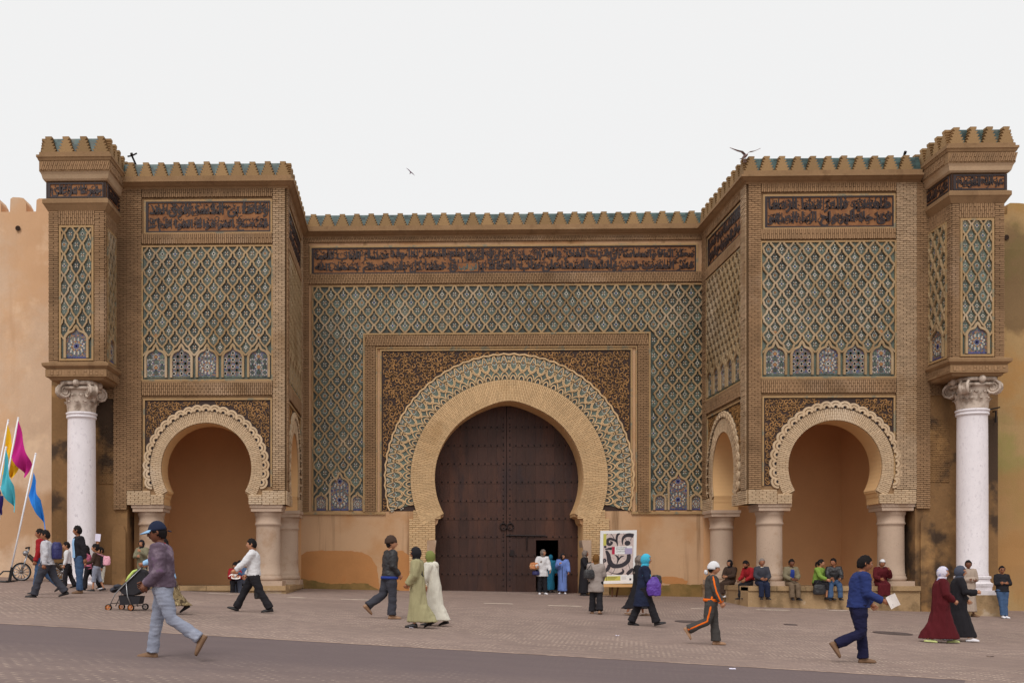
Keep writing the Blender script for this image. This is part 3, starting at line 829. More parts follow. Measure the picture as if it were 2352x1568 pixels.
for x0, x1 in ((720, 836), (1497, 1612)):
    s = (x1 - x0) / 116
    arches += [(xC(x0 + 38*s), xC(x0 + 83*s), zC(1171), zC(1116), zC(1084), 3), (xC(x0 + 5*s), xC(x0 + 31*s), zC(1171), zC(1147), zC(1130), 4), (xC(x0 + 89*s), xC(x0 + 114*s), zC(1171), zC(1147), zC(1130), 4)]
def skipc(x, y):
    if fa - .09 < x < fb + .09 and y < ZC['f1'] + .04: return True
    for A in arches:
        c, h = (A[0]+A[1])/2, (A[1]-A[0])/2 + .05
        t = (y - A[3]) / (A[4] - A[3] + .04)
        if t < 1 and abs(x - c) < h * max(.16, min(1.0, 1.06 - t)): return True
    return y < zC(1150)
bp = [(la, ZC['l0']), (fa - .06, ZC['l0']), (fa - .06, ZC['f1']), (fb + .06, ZC['f1']), (fb + .06, ZC['l0']), (lb, ZC['l0']), (lb, ZC['l1']), (la, ZC['l1'])]
lattice_panel(FC, la, lb, ZC['l0'], ZC['l1'], pc, qc, xC(732), arches, False, skipc, v_top=ZC['l1'] - qc * .98, backpoly=bp)
# spandrel and the mosaic ring
sp = MB()
A_ = arc(cxc, czc, rbk - .02, -18.5, 198.5, 60)
u0, u1 = xC(876.5), xC(1448)
FC.prism(sp, [(u0, ZC['bot']), (max(u0, A_[-1][0]), ZC['bot'])] + [q_ for q_ in A_[::-1] if q_[1] > ZC['bot'] and u0 < q_[0] < u1] + [(min(u1, A_[0][0]), ZC['bot']), (u1, ZC['bot']), (u1, ZC['f0']), (u0, ZC['f0'])], -.01, .006, 0)
scrolls(sp, FC, (u0 + .05, u1 - .05, ZC['bot'] + .02, ZC['f0'] - .05), lambda x, y: math.hypot(x - cxc, y - czc) > rtl + .04, .19, 1, .006, .03, 21)
sp.build('spandrel', ['spandrel_black', 'scroll_gold'], GATE)
def mosaic_ring():
    ring = MB(); tl = MB()
    a0, a1 = -15.2, 195.2
    n = 44
    A0, A1 = math.radians(a0), math.radians(a1); da = (A1 - A0) / n
    P = lambda r, a: (cxc + r*math.cos(a), czc + r*math.sin(a))
    W = rtl - rbk
    pol = [P(rbk - .02, A0 + (A1-A0)*i/80) for i in range(81)] + [P(rtl - .05, A1 + (A0-A1)*i/80) for i in range(81)]
    FC.prism(ring, pol, 0, .030, 1)
    def strip(pts, hw, w=.068, m=0): FC.ribbon(ring, [P(rbk + W*t, a) for a, t in pts], hw, 0, w, m)
    for i in range(n):
        c = A0 + (i + .5) * da; e = c + da/2
        # nested half-rings at the inner edge
        for k, (sc, mm) in enumerate(((.30, 0), (.235, 1), (.17, 0), (.10, 2))):
            strip([(c + da*.5*(sc/.30)*math.sin(b), .01 + sc*math.cos(b)) for b in [math.radians(-88 + 176*s/8) for s in range(9)]], .020 if mm == 0 else .014, .066 if mm == 0 else .045, mm)
        # stems and pointed lozenges of two rows
        for sg in (-1, 1):
            strip([(c + sg*da*.0, .36 + .62), (c + sg*da*.16, .84), (c + sg*da*.24, .74), (c + sg*da*.40, .66), (c + sg*da*.5, .58)], .018)
            strip([(c + sg*da*.5, .58 + .22), (c + sg*da*.40, .66), (c + sg*da*.34, .54), (c + sg*da*.22, .44), (c, .36)], .018)
            strip([(e - da*.5 + sg*da*.5, .58), (e - da*.5 + sg*da*.44, .5), (e - da*.5 + sg*da*.30, .40), (c + sg*da*.12, .34)], .016)
        strip([(c + da*.09*math.cos(b), .36 + .045*math.sin(b)) for b in [2*pi*s/8 for s in range(9)]], .018, .09)
        # scalloped rim
        strip([(c - da*.5, .985), (c - da*.3, 1.0), (c, 1.03), (c + da*.3, 1.0), (c + da*.5, .985)], .028, .09)
        # flowers
        for (ac, t, s, kind) in ((c, .70, 1.0, 0), (e, .52, .8, 1), (e, .90, .55, 2)):
            x, y = P(rbk + W*t, ac); z = .085 * s
            for q in range(5 if kind else 8):
                b = q * 2*pi/(5 if kind else 8) + ac
                rr = .085*s
                xx, yy = x + rr*math.cos(b), y + rr*math.sin(b)
                FC.prism(tl, [(xx + .03*math.cos(b + v), yy + .03*math.sin(b + v)) for v in (0, pi/2, pi, 3*pi/2)], .02, .042, 1)
            FC.prism(tl, [(x + .04*s*math.cos(v), y + .04*s*math.sin(v)) for v in (0, pi/2, pi, 3*pi/2)], .02, .044, 2 if kind != 1 else 3)
            if kind == 0:
                xx, yy = P(rbk + W*.84, ac); FC.prism(tl, [(xx + .03*math.cos(v + ac), yy + .03*math.sin(v + ac)) for v in (0, pi/2, pi, 3*pi/2)], .02, .042, 1)
    o = ring.build('mosaic_ring', ['brick_pale', 'teal_tile', 'glaze_black'], GATE)
    tl.build('mosaic_tiles', TILE_M, o, kind='stuff')
mosaic_ring()
vs = MB()
voussoirs(vs, FC, cxc, czc, rin + .01, rbk, -28.5, 208.5, .10, rows=4, th=.046, m=0, mm=1, point=7/S63)
zj = hs[4][1]
for s in (-1, 1):
    inner, outer = cxc + s*(jl + .01), cxc + s*(228/S63)
    a, b = min(inner, outer), max(inner, outer)
    bricks(vs, FC, a, b, -1.2, zj - .08, .10, False, th=.058, ln=.26)
    i2, o2 = cxc + s*(156/S63), cxc + s*(219/S63)
    bricks(vs, FC, min(i2, o2), max(i2, o2), zj - .08, czc + rin*math.sin(math.radians(-28.5)) + .12, .098, False)
vs.build('arch_bricks', ['brick_pale', 'mortar_pale'], GATE, kind='stuff')
for s in (-1, 1):                                      # worn marble corbels at the foot of the jambs
    c = MB(); xi = cxc + s*jl
    f = Fr((xi, YC, 0), (1, 0, 0), (0, -1, 0))
    zc0 = zC(1293); zc1 = zC(1240)
    pr = [(s*.04, zc0), (s*.05, zc0 + .25), (s*.02, zc0 + .45), (-s*.03, zc1 - .08), (-s*.03, zc1), (s*.30, zc1), (s*.30, zc0)]
    f.prism(c, pr if s > 0 else pr[::-1], -.6, .13, 0)
    c.build('corbel', ['column_stone'], GATE)
# ------------------------------------------------------------------ door
YD = YC + 1.02
FD = Fr((0, YD, 0), (1, 0, 0), (0, -1, 0))
xs = PY(1163.5, 1200, YD).x
def xD(px): return PY(px, 1200, YD).x
def zD(py): return PY(1163, py, YD).z
wk = (xD(1231), xD(1282.5), -1.2, zD(1239.5))
ztop_d = czc + rin + .4
for s in (-1, 1):
    d = MB()
    a, b = (xs - 3.2, xs - .008) if s < 0 else (xs + .008, xs + 3.2)
    if s < 0: FD.box(d, a, b, -1.2, ztop_d, -.14, -.05, 0)
    else: FD.box(d, a, wk[0], -1.2, ztop_d, -.14, -.05, 0); FD.box(d, wk[0], wk[1], wk[3], ztop_d, -.14, -.05, 0); FD.box(d, wk[1], b, -1.2, ztop_d, -.14, -.05, 0)
    leaf = d.build('door_leaf', ['door_wood'], GATE)
    npl = 9
    for i in range(npl):                               # vertical boards
        u0, u1 = a + (b-a)*i/npl, a + (b-a)*(i+1)/npl - .004; k = MB(); wj = random.uniform(-.003, .003); tn = random.random()
        if s > 0 and u1 > wk[0] and u0 < wk[1]:
            FD.box(k, u0, u1, wk[3], ztop_d, -.06, wj, 0, tn)
            if u0 < wk[0]: FD.box(k, u0, wk[0], -1.2, wk[3], -.06, wj, 0, tn)
            if u1 > wk[1]: FD.box(k, wk[1], u1, -1.2, wk[3], -.06, wj, 0, tn)
        else: FD.box(k, u0, u1, -1.2, ztop_d, -.06, wj, 0, tn)
        k.build('plank', ['door_wood'], leaf)
    bt = MB(); st = MB()
    rows = [981, 1022.8, 1064.5, 1106.5, 1149, 1190, 1232, 1275, 1317.5]
    for py in rows:
        z = zD(py)
        FD.box(bt, a, b, z - .055, z + .055, 0, .012, 0) if not (s > 0 and z < wk[3]) else (FD.box(bt, a, wk[0], z - .055, z + .055, 0, .012, 0), FD.box(bt, wk[1], b, z - .055, z + .055, 0, .012, 0))
        k = 14
        for i in range(k):
            u = a + (b-a) * (i + .5)/k
            if s > 0 and wk[0] - .05 < u < wk[1] + .05 and z < wk[3]: continue
            st.ball((u, YD - .012, z), (.032, .035, .032), 0, 8, 4)
    for k in range(28):
        z = zD(960) - k * .24
        st.ball((xs + s*.12, YD - .012, z), (.03, .032, .03), 0, 8, 4)
    FD.box(bt, *( (xs - .20, xs - .01) if s < 0 else (xs + .01, xs + .20)), -1.2, zD(950), 0, .016, 0)
    bt.build('door_straps', ['door_wood'], leaf)
    st.build('iron_studs', ['door_iron'], leaf, smooth=True, kind='stuff')
    rg = MB(); zc = zD(1209)
    rg.tube([(xs + s*.13 + .12*math.cos(t), YD - .05 - .02*math.sin(t*.5), zc + .12*math.sin(t)) for t in [2*pi*i/20 for i in range(21)]], .022, 8)
    rg.ball((xs + s*.13, YD - .03, zc + .12), .05, 0, 10, 6)
    rg.build('ring_knocker', ['door_iron'], leaf, smooth=True)
    if s > 0:
        bo = MB(); zb = zD(1229)
        bo.tube([(xs - .02, YD - .05, zb), (xs + 1.45, YD - .05, zb - .02)], .028, 8); bo.tube([(xs + .75, YD - .05, zb), (xs + .75, YD - .045, zb - .55)], .02, 8)
        bo.box(xs + .13, xs + .26, YD - .07, YD, zD(1268) - .12, zD(1268) + .1)
        bo.build('door_bolt', ['door_iron'], leaf)
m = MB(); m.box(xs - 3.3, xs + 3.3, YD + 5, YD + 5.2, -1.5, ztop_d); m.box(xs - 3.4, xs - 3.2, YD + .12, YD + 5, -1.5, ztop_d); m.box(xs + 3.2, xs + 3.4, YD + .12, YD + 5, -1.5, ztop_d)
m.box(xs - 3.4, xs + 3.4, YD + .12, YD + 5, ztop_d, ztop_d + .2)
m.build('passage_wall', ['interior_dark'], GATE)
# ------------------------------------------------------------------ cornices, merlons, tiled parapet
bay_path = [(XLO, YB), (XLI, YB), (XLI, YC), (XRI, YC), (XRI, YB), (XRO, YB)]
zc0, zc1, zm0, zm1 = ZB['cbot'], ZB['ctop'], ZB['mbase'], ZB['mtop']
co = MB()
sweep(co, bay_path, [(-.9, zc0 - .01), (.07, zc0 - .01), (.10, zc0 + .03), (.16, zc0 + .06), (.26, zc1 - .04), (.30, zc1 - .03), (.30, zc1 + .03), (.20, zc1 + .05), (.20, zm0), (-.9, zm0)], 0, step=1.2)
co.build('cornice', ['render_brown'], GATE)
def roof_tiles(path, z0, z1, inset=.10, depth=.15, courses=5):
    t = MB(); prof = []
    for k in range(courses):
        f0, f1 = k / courses, (k + 1) / courses
        prof += [(inset - depth*f0, z0 + (z1-z0)*f0), (inset - depth*f0 - .01, z0 + (z1-z0)*f1)]
    prof += [(inset - depth - .02, z1 + .02), (inset - depth - .25, z1 + .02), (inset - depth - .25, z0)]
    sweep(t, path, prof, 0, step=.13)
    t.build('roof_tiles', ['roof_tile'], GATE, kind='stuff')
roof_tiles(bay_path, zm0, zm1 + .01)
def merlon_mesh(pw, h):
    m = MB(); f = Fr((0, 0, 0), (1, 0, 0), (0, -1, 0))
    R_ = [(pw*.499, 0), (pw*.499, h*.04)]
    n = 5
    for k in range(n):
        a = pw * (.455 - .064*k); z = h * (.03 + .182*k)
        R_ += [(a - pw*.115, z), (a - pw*.005, z + h*.125), (a - pw*.02, z + h*.16)]
    R_ += [(pw*.19, h*.94), (pw*.19, h)]
    poly = R_ + [(-a, b) for a, b in R_[::-1]]
    f.prism(m, poly, -.20, 0, 0, back=True)
    return m.mesh('merlon', ['merlon_clay'])
def merlons(path, zbase, ztop, pitch, out=.19, seed=1):
    rr = random.Random(seed)
    for a, b in zip(path[:-1], path[1:]):
        L = math.dist(a, b); n = max(1, round(L / pitch)); pw = L / n
        me = merlon_mesh(pw, ztop - zbase)
        d = ((b[0]-a[0])/L, (b[1]-a[1])/L); nx, ny = d[1], -d[0]
        for i in range(n):
            o = link('merlon', me, GATE)
            x, y = a[0] + d[0]*(i+.5)*pw + nx*out, a[1] + d[1]*(i+.5)*pw + ny*out
            o.location = (x, y, zbase)
            o.rotation_euler = (rr.uniform(-.012, .012), rr.uniform(-.01, .01), math.atan2(d[1], d[0]))
            o.scale = (1, 1, rr.uniform(.97, 1.02))
def inset_path(path, o):
    return path
merlons([(XLO + .25, YB), (XLI + .19, YB)], zm0, zm1, .485, seed=1)
merlons([(XLI, YB - .19), (XLI, YC - .2)], zm0, zm1, .485, seed=2)
merlons([(XLI + .2, YC), (XRI - .2, YC)], zm0, zm1, .515, seed=3)
merlons([(XRI, YC - .2), (XRI, YB - .19)], zm0, zm1, .485, seed=4)
merlons([(XRI - .19, YB), (XRO - .25, YB)], zm0, zm1, .485, seed=5)
# flat roof behind the parapets
m = MB(); m.box(XLO - 1, XLI - .5, YB + .5, YC + 3, zc1 - .3, zc1 - .1); m.box(XRI + .5, XRO + 1, YB + .5, YC + 3, zc1 - .3, zc1 - .1); m.box(XLI - .5, XRI + .5, YC + .5, YC + 6, zc1 - .3, zc1 - .1)
m.build('flat_roof', ['render_brown'], GATE)
m = MB(); m.box(XLO - 1, XRO + 1, YC + 6.4, YC + 6.9, -1.5, zc1 - .3); m.build('rear_wall', ['render_brown'], GATE)
# ------------------------------------------------------------------ corner towers on marble columns
ZT = dict(mtop=zT(312, 305), mbase=zT(349, 342), ledge=zT(357, 352), c1=zT(368, 362), b0=zT(392, 387), m0=zT(411, 406), s1=zT(416, 410), s0=zT(450, 446), e0=zT(464, 461),
          h1=zT(478, 470), h0=zT(512, 500), l1=zT(520, 510), l0=zT(819, 816), bc1=zT(829, 829), bc0=zT(846, 841), bd0=zT(863, 858), sof=zT(870, 865))
def tower(xl, xr, side, lx0, lx1, txt, txt2, sd):
    Z = ZT; yb = YB + .3
    body = MB(); body.box(xl, xr, YT, yb + .6, Z['bd0'], Z['ledge'], 0)
    body.build('tower_wall', ['render_brown'], GATE)
    path = [(xl, yb + .6), (xl, YT), (xr, YT), (xr, yb + .6)]
    c = MB()
    z = Z
    sweep(c, path, [(-.3, z['m0'] - .02), (.10, z['m0']), (.14, z['m0'] + .05), (.17, z['b0'] - .08), (.21, z['b0']), (-.3, z['b0'])], 1)
    sweep(c, path, [(-.3, z['b0']), (.22, z['b0']), (.22, z['c1']), (-.3, z['c1'])], 0)
    sweep(c, path, [(-.3, z['c1']), (.24, z['c1']), (.27, z['ledge'] - .06), (.29, z['ledge'] - .05), (.29, z['ledge'] + .02), (.22, z['ledge'] + .04), (.22, z['mbase']), (-.3, z['mbase'])], 0)
    sweep(c, path, [(-.2, z['h1'] - .03), (.02, z['h1'] - .03), (.10, z['e0'] - .05), (.13, z['e0']), (.15, z['e0'] + .02), (.15, z['s0'] - .05), (.09, z['s0'] - .01), (-.2, z['s0'] - .01)], 0)
    sweep(c, path, [(-.2, z['s0'] - .01), (.06, z['s0'] - .01), (.06, z['s1'] + .02), (-.2, z['s1'] + .02)], 2)
    c.build('cornice', ['render_brown', 'brick_worn', 'spandrel_black'], GATE)
    c = MB()
    sweep(c, path, [(-.3, z['bc0']), (.05, z['bc0']), (.16, z['bc1'] - .10), (.17, z['bc1'] - .02), (.05, z['bc1'] + .03), (-.3, z['bc1'] + .03)], 0)
    sweep(c, path, [(-.3, z['bd0']), (.08, z['bd0']), (.08, z['bc0'] - .0), (-.3, z['bc0'])], 0)
    sweep(c, path, [(-.5, z['sof']), (-.05, z['sof']), (.0, z['bd0'] - .02), (.05, z['bd0']), (-.5, z['bd0'])], 0)
    c.build('corbel_moulding', ['render_brown'], GATE)
    m = MB(); m.box(xl + .02, xr - .02, YT + .02, yb + .6, Z['sof'] + .02, Z['bd0'] - .001); m.build('soffit', ['render_brown'], GATE)
    fw = Fr((0, YT, 0), (1, 0, 0), (0, -1, 0))
    fs = Fr((xr, YT, 0), (0, 1, 0), (1, 0, 0)) if side > 0 else Fr((xl, yb, 0), (0, -1, 0), (-1, 0, 0))
    ds = yb - YT
    for fr, a, b, la, lb, txtl in ((fw, xl, xr, lx0, lx1, txt), (fs, .0, ds, .26 if side > 0 else .40, ds - (.62 if side > 0 else .30), txt2)):
        bk = MB()
        bricks(bk, fr, a, la - .09, Z['bc1'] + .04, Z['h1'] - .03, .035, False, ln=.2)
        bricks(bk, fr, lb + .09, b, Z['bc1'] + .04, Z['h1'] - .03, .035, False, ln=.2)
        bricks(bk, fr, la - .085, lb + .085, Z['l1'] + .08, Z['h1'] - .03, .036, True)
        f2 = Fr(fr.p(0, 0, .22), fr.U, fr.N)
        bricks(bk, f2, a - .2, b + .2 if fr is fw else b, Z['b0'] + .03, Z['c1'] - .03, .025, True, .3)
        f3 = Fr(fr.p(0, 0, .08), fr.U, fr.N)
        bricks(bk, f3, a, b, Z['bd0'] + .05, Z['bc0'] - .03, .012, True, th=.07, ln=.12)
        bk.build('brickwork', ['brick', 'mortar'], GATE, kind='stuff')
        fm = MB(); frame(fm, fr, la, lb, Z['l0'] - .02, Z['l1'], .06, .05); fm.build('panel_frame', ['frame_clay'], GATE)
        fi = Fr(fr.p(0, 0, .062), fr.U, fr.N)
        inscription(fi, a + .0, b - .0, Z['s0'], Z['s1'], [txtl])
        W = lb - la; p = W / 2.5; q = p * .86
        ar = [(la + W*.13, lb - W*.13, Z['l0'], Z['l0'] + W*.62, Z['l0'] + W*1.05, 3)]
        def skip(x, y, A=ar[0]):
            c_, h = (A[0]+A[1])/2, (A[1]-A[0])/2 + .04; t = (y - A[3]) / (A[4]-A[3] + .03)
            return y < A[3] or (t < 1 and abs(x - c_) < h * max(.16, 1.06 - t))
        kk = math.floor((Z['l1'] - ar[0][4]) / (2*q)) * 2 + 2
        lattice_panel(fr, la, lb, Z['l0'], Z['l1'], p, q, (la + lb)/2, ar, False, skip, v_top=ar[0][4] - q*.25 + kk*q)
    roof_tiles(path, Z['mbase'], Z['mtop'] + .0, .12)
    merlons([(xl - .20, YT), (xr + .20, YT)], Z['mbase'], Z['mtop'], (xr - xl + .4) / 4, .21, sd)
    if side > 0: merlons([(xr, YT - .15), (xr, yb + .45)], Z['mbase'], Z['mtop'], .5, .21, sd + 1); merlons([(xl, yb + .45), (xl, YT - .15)], Z['mbase'], Z['mtop'], .5, .21, sd + 2)
    else: merlons([(xl, yb + .45), (xl, YT - .15)], Z['mbase'], Z['mtop'], .5, .21, sd + 1); merlons([(xr, YT - .15), (xr, yb + .45)], Z['mbase'], Z['mtop'], .5, .21, sd + 2)
    m = MB(); m.box(xl + .05, xr - .05, YT + .4, yb + .8, Z['ledge'] - .1, Z['mbase'] - .02); m.build('flat_roof', ['render_brown'], GATE)
tower(xT(112), xT(240), 1, xT(141), xT(211), 'خير لا عز على', 'عز النصر', 31)
tower(xT(2186), xT(2306), -1, xT(2209), xT(2277), 'عز الله الفصيح', 'خير الملك', 41)
def brick_angle(x0, x1, y0, z0, z1):
    pass
# piers behind the columns and the stepped brick returns beside the porches
for x0, x1, sgn in ((xB(118), xB(292), 1), (xB(2103), xB(2293), -1)):
    p = MB()
    p.box(x0, x1, YB + .02, YB + 2.5, -1.5, ZT['sof'] + .4, 0)
    p.build('pier', ['pier_stained'], GATE)
    bk = MB()
    a = x1 - .42 if sgn > 0 else x0
    f = Fr((0, YB + .02, 0), (1, 0, 0), (0, -1, 0))
    bricks(bk, f, a, a + .42, ZB['ab1'] - .15, ZB['cbot'], .10, False)
    b = a - .36 if sgn > 0 else a + .43
    bricks(bk, f, b, b + .35, ZT['sof'] - .35, ZT['ledge'], .05, False)
    bk.build('brickwork', ['brick', 'mortar'], GATE, kind='stuff')
    w = MB(); w.box(x0 + .2, x1 - .2, YB + .04, YB + 2.4, ZT['sof'] + .4, ZT['ledge'] - .1); w.build('tower_wall', ['render_brown'], GATE)
    ex = MB(); ea, eb = (xB(226), xB(284)) if sgn > 0 else (xB(2120), xB(2180))
    bricks(ex, f, ea, eb, PY(260, 1110, YB).z, PY(260, 965, YB).z, .03, False, ln=.26, th=.05, relief=.02); ex.build('brickwork', ['pier_stained', 'pier_stained'], GATE, kind='stuff')
    ni = MB()                                          # half-round plaster buttress at the porch edge
    xc = x1 - .25 if sgn > 0 else x0 + .35
    z1 = ZB['cap0'] - (.3 if sgn > 0 else .0)
    pts = [(-.22, -1.5), (.22, -1.5), (.22, z1), (.15, z1 + .18), (0, z1 + .26), (-.15, z1 + .18), (-.22, z1)]
    Fr((xc, YB + .02, 0), (1, 0, 0), (0, -1, 0)).prism(ni, pts, 0, .10, 0)
    ni.build('buttress', ['pier_stained'], GATE)
# ------------------------------------------------------------------ porch columns, plinths and marble columns
def porch_column(x, y, zt, zb, r=.40):
    c = MB()
    h = zt - zb
    prof = [(r*1.08, zb + .01), (r*1.15, zb + .05), (r*1.16, zb + .11), (r*1.10, zb + .15), (r*1.06, zb + .18), (r*1.09, zb + .22), (r*1.02, zb + .25), (r*.99, zb + .6), (r*.97, zt - .52), (r*.97, zt - .44),
            (r*1.05, zt - .42), (r*1.06, zt - .37), (r*1.0, zt - .34), (r*1.02, zt - .13), (r*1.08, zt - .11), (r*1.09, zt - .06), (r*1.12, zt - .03), (r*1.13, zt)]
    c.lathe(x, y, prof, 28)
    o = c.build('porch_column', ['column_stone'], GATE, smooth=True)
    o.data.shade_smooth() if False else None
    a = MB(); s = r * 1.22
    a.box(x - s, x + s, y - s, y + s, zt, ZB['ab1'] - .10); a.box(x - s*1.07, x + s*1.07, y - s*1.07, y + s*1.07, ZB['ab1'] - .10, ZB['ab1'] + .01)
    a.build('abacus', ['column_stone'], o)
    b = MB(); b.box(x - s*1.05, x + s*1.05, y - s*1.05, y + s*1.05, zb - .16, zb + .01); b.build('column_base', ['column_stone'], o)
zt_, zb_ = ZB['ab0'], ZB['plinth'] + .14
for px in (348, 616, 1767, 2046): porch_column(PY(px, 1250, YB + .52).x, YB + .52, zt_, zb_)
porch_column(XLI - .42, YC - .75, zt_, zb_); porch_column(XRI + .42, YC - .75, zt_, zb_)
for x0, x1 in ((xB(296), XLI + .05), (XRI - .05, xB(2108))):
    m = MB(); m.box(x0, x1, YB - .16, YC, -1.5, ZB['plinth'] - .04, 0)
    pl_o = m.build('porch_plinth', ['bench_stone'], GATE)
    n = 6
    for i in range(n):                                 # worn kerb stones along the edge
        a, b = x0 + (x1-x0)*i/n, x0 + (x1-x0)*(i+1)/n - .012
        j = random.uniform(0, .03); k = MB()
        k.box(a, b, YB - .20 - j, YB + .55, ZB['plinth'] - .15, ZB['plinth'] + random.uniform(-.012, .0), 0); k.build('kerb_stone', ['bench_stone'], pl_o)
    xi = x1 if x1 < 5 else x0; sg = 1 if x1 < 5 else -1
    for i in range(6):
        a, b = YB + .56 + (YC - YB - .56)*i/6, YB + .56 + (YC - YB - .56)*(i+1)/6 - .012
        j = random.uniform(0, .02); k = MB()
        xa, xb_ = sorted((xi + sg*(.02 + j), xi - sg*.7)); k.box(xa, xb_, a, b, ZB['plinth'] - .15, ZB['plinth'] + random.uniform(-.012, -.002), 0); k.build('kerb_stone', ['bench_stone'], pl_o)
def marble_column(px, pl_x0, pl_x1):
    y = YT + .62; x = PY(px, 1100, y).x; r = 33 / (FPX / (YT + .62)) * .97
    zcap = zT(871, 866); zs = zT(948, 944); zb = PY(2235, 1322, y).z
    c = MB()
    c.lathe(x, y, [(r*1.02, zb), (r*1.03, zb + .05), (r, zb + .12), (r*1.005, zb + 2.2), (r*.985, zs - .6), (r*.97, zs - .1), (r*.98, zs - .08), (r*1.06, zs - .07), (r*1.07, zs - .01), (r*.99, zs), (r*.99, zs + .02), (r*1.09, zs + .04), (r*1.10, zs + .09), (r*1.0, zs + .11)], 40)
    col = c.build('marble_column', ['marble'], GATE, smooth=True)
    # capital: bell wrapped in leaves, corner volutes, thin abacus
    k = MB(); H = zcap - zs
    z0 = zs + .10
    k.lathe(x, y, [(r*.97, z0), (r*.96, z0 + H*.25), (r*1.0, z0 + H*.48), (r*1.12, z0 + H*.66), (r*1.25, z0 + H*.74)], 32)
    for row, (nl, hh, ro) in enumerate(((12, .30, .0), (12, .50, pi/12))):
        for i in range(nl):
            a = ro + 2*pi*i/nl; dx, dy = math.cos(a), math.sin(a); tx, ty = -dy, dx
            rings = []
            for t, wd, of in ((0, .11, .99), (.3, .13, 1.02), (.6, .13, 1.04), (.85, .10, 1.12), (1.0, .06, 1.20), (.92, .035, 1.26)):
                zz = z0 + H*hh*t + (H*.02)
                rr = r*of
                rings.append([(x + dx*rr + tx*wd*s - (0 if abs(s) < .5 else dx*.03), y + dy*rr + ty*wd*s - (0 if abs(s) < .5 else dy*.03), zz) for s in (-1, -.35, 0, .35, 1)])
            k.loft(rings, 0, None, False, False)
    for i in range(4):                                 # volutes on the diagonals
        a = pi/4 + i*pi/2; dx, dy = math.cos(a), math.sin(a); tx, ty = -dy, dx
        cz = z0 + H*.60; cr = H*.215; cc = r*1.38
        for s in (-1, 1):
            pts = []
            for q in range(22):
                t = q / 21; rr_ = cr * (1 - .80*t); b = pi*.55 - t*4.2*pi*1.0
                pts.append((x + dx*(cc + rr_*math.cos(b)) + tx*.10*s, y + dy*(cc + rr_*math.cos(b)) + ty*.10*s, cz + rr_*math.sin(b)))
            k.tube(pts, [.045*(1 - .5*q/21) for q in range(22)], 6)
        k.loft([[(x + dx*(cc + cr*.86*math.cos(b)) + tx*s, y + dy*(cc + cr*.86*math.cos(b)) + ty*s, cz + cr*.86*math.sin(b)) for b in [2*pi*j/14 for j in range(14)]] for s in (-.10, -.06, .06, .10)], 0)
        k.tube([(x + dx*r*.9, y + dy*r*.9, z0 + H*.62), (x + dx*r*1.25, y + dy*r*1.25, z0 + H*.80), (x + dx*cc, y + dy*cc, cz + cr*.95)], [.06, .08, .07], 8)
        b = i*pi/2
        k.ball((x + math.cos(b)*r*1.28, y + math.sin(b)*r*1.28, z0 + H*.84), (.11, .11, .12), 0, 8, 6)
        k.tube([(x + math.cos(b)*r*1.12 - math.sin(b)*s, y + math.sin(b)*r*1.12 + math.cos(b)*s, z0 + H*.70) for s in (-.36, -.1, .1, .36)], .055, 8)
    ab = []
    for q in range(32):
        a = 2*pi*q/32; rad = r*(1.18 + .40*abs(math.sin(2*a))**1.5)
        ab.append((rad*math.cos(a), rad*math.sin(a)))
    k.loft([[(x + a, y + b, zz) for a, b in ab] for zz in (z0 + H*.80, z0 + H*.90)], 0)
    k.build('capital', ['capital_stone'], col, smooth=True)
    bs = MB()
    d = [PY(2235, q, y).z for q in (1322, 1329, 1337, 1345, 1355)]
    bs.lathe(x, y, [(r*1.22, d[4] + .001), (r*1.24, d[3] - .03), (r*1.28, d[3]), (r*1.30, d[2] - .03), (r*1.18, d[2]), (r*1.12, d[2] + .03), (r*1.10, d[1] + .0), (r*1.18, d[1] + .02), (r*1.18, d[0] - .01), (r*1.03, d[0] + .01)], 36)
    s = r*1.28; bs.box(x - s, x + s, y - s, y + s, d[4] - .13, d[4])
    bs.build('column_base', ['marble'], col, smooth=False)
    pl = MB(); pl.box(x - s*1.06, x + s*1.04, y - s*1.06, y + .9, -1.5, d[4] - .13); pl.build('plinth', ['bench_stone'], col)
marble_column(187.5, 150, 226)
marble_column(2233, 2190, 2290)
# ------------------------------------------------------------------ worn plaster of the foot of the wall
def patch_plate(fr, pts, w, mat, name, X=xC, Z=zC, jit=.02, w0=None):
    p = []
    n = len(pts)
    for i in range(n):
        a, b = pts[i], pts[(i+1) % n]
        k = max(2, int(math.dist(a, b) / 5))
        for j in range(k):
            t = j/k; p.append((X(a[0]+(b[0]-a[0])*t) + random.uniform(-jit, jit), Z(a[1]+(b[1]-a[1])*t) + random.uniform(-jit, jit)))
    area = sum(p[i][0]*p[(i+1) % len(p)][1] - p[(i+1) % len(p)][0]*p[i][1] for i in range(len(p)))
    if area < 0: p = p[::-1]
    m = MB(); fr.prism(m, p, -.01, w, 0)
    return m.build(name, [mat], GATE)
patch_plate(FC, [(684, 1400), (684, 1300), (690, 1275), (705, 1266), (730, 1263), (800, 1264), (830, 1268), (850, 1276), (866, 1300), (870, 1330), (872, 1362), (940, 1366), (940, 1275), (925, 1264), (910, 1264), (898, 1272), (888, 1290), (880, 1362), (872, 1400)], .008, 'orange_patch', 'orange_plaster', jit=.015)
patch_plate(FC, [(684, 1400), (684, 1326), (700, 1330), (730, 1335), (760, 1340), (800, 1340), (830, 1337), (850, 1342), (875, 1356), (905, 1352), (941, 1362), (941, 1400)], .016, 'moss_plaster', 'damp_plaster')
patch_plate(FC, [(1396, 1400), (1396, 1348), (1440, 1338), (1500, 1345), (1560, 1340), (1600, 1342), (1645, 1335), (1645, 1400)], .012, 'moss_plaster', 'damp_plaster')
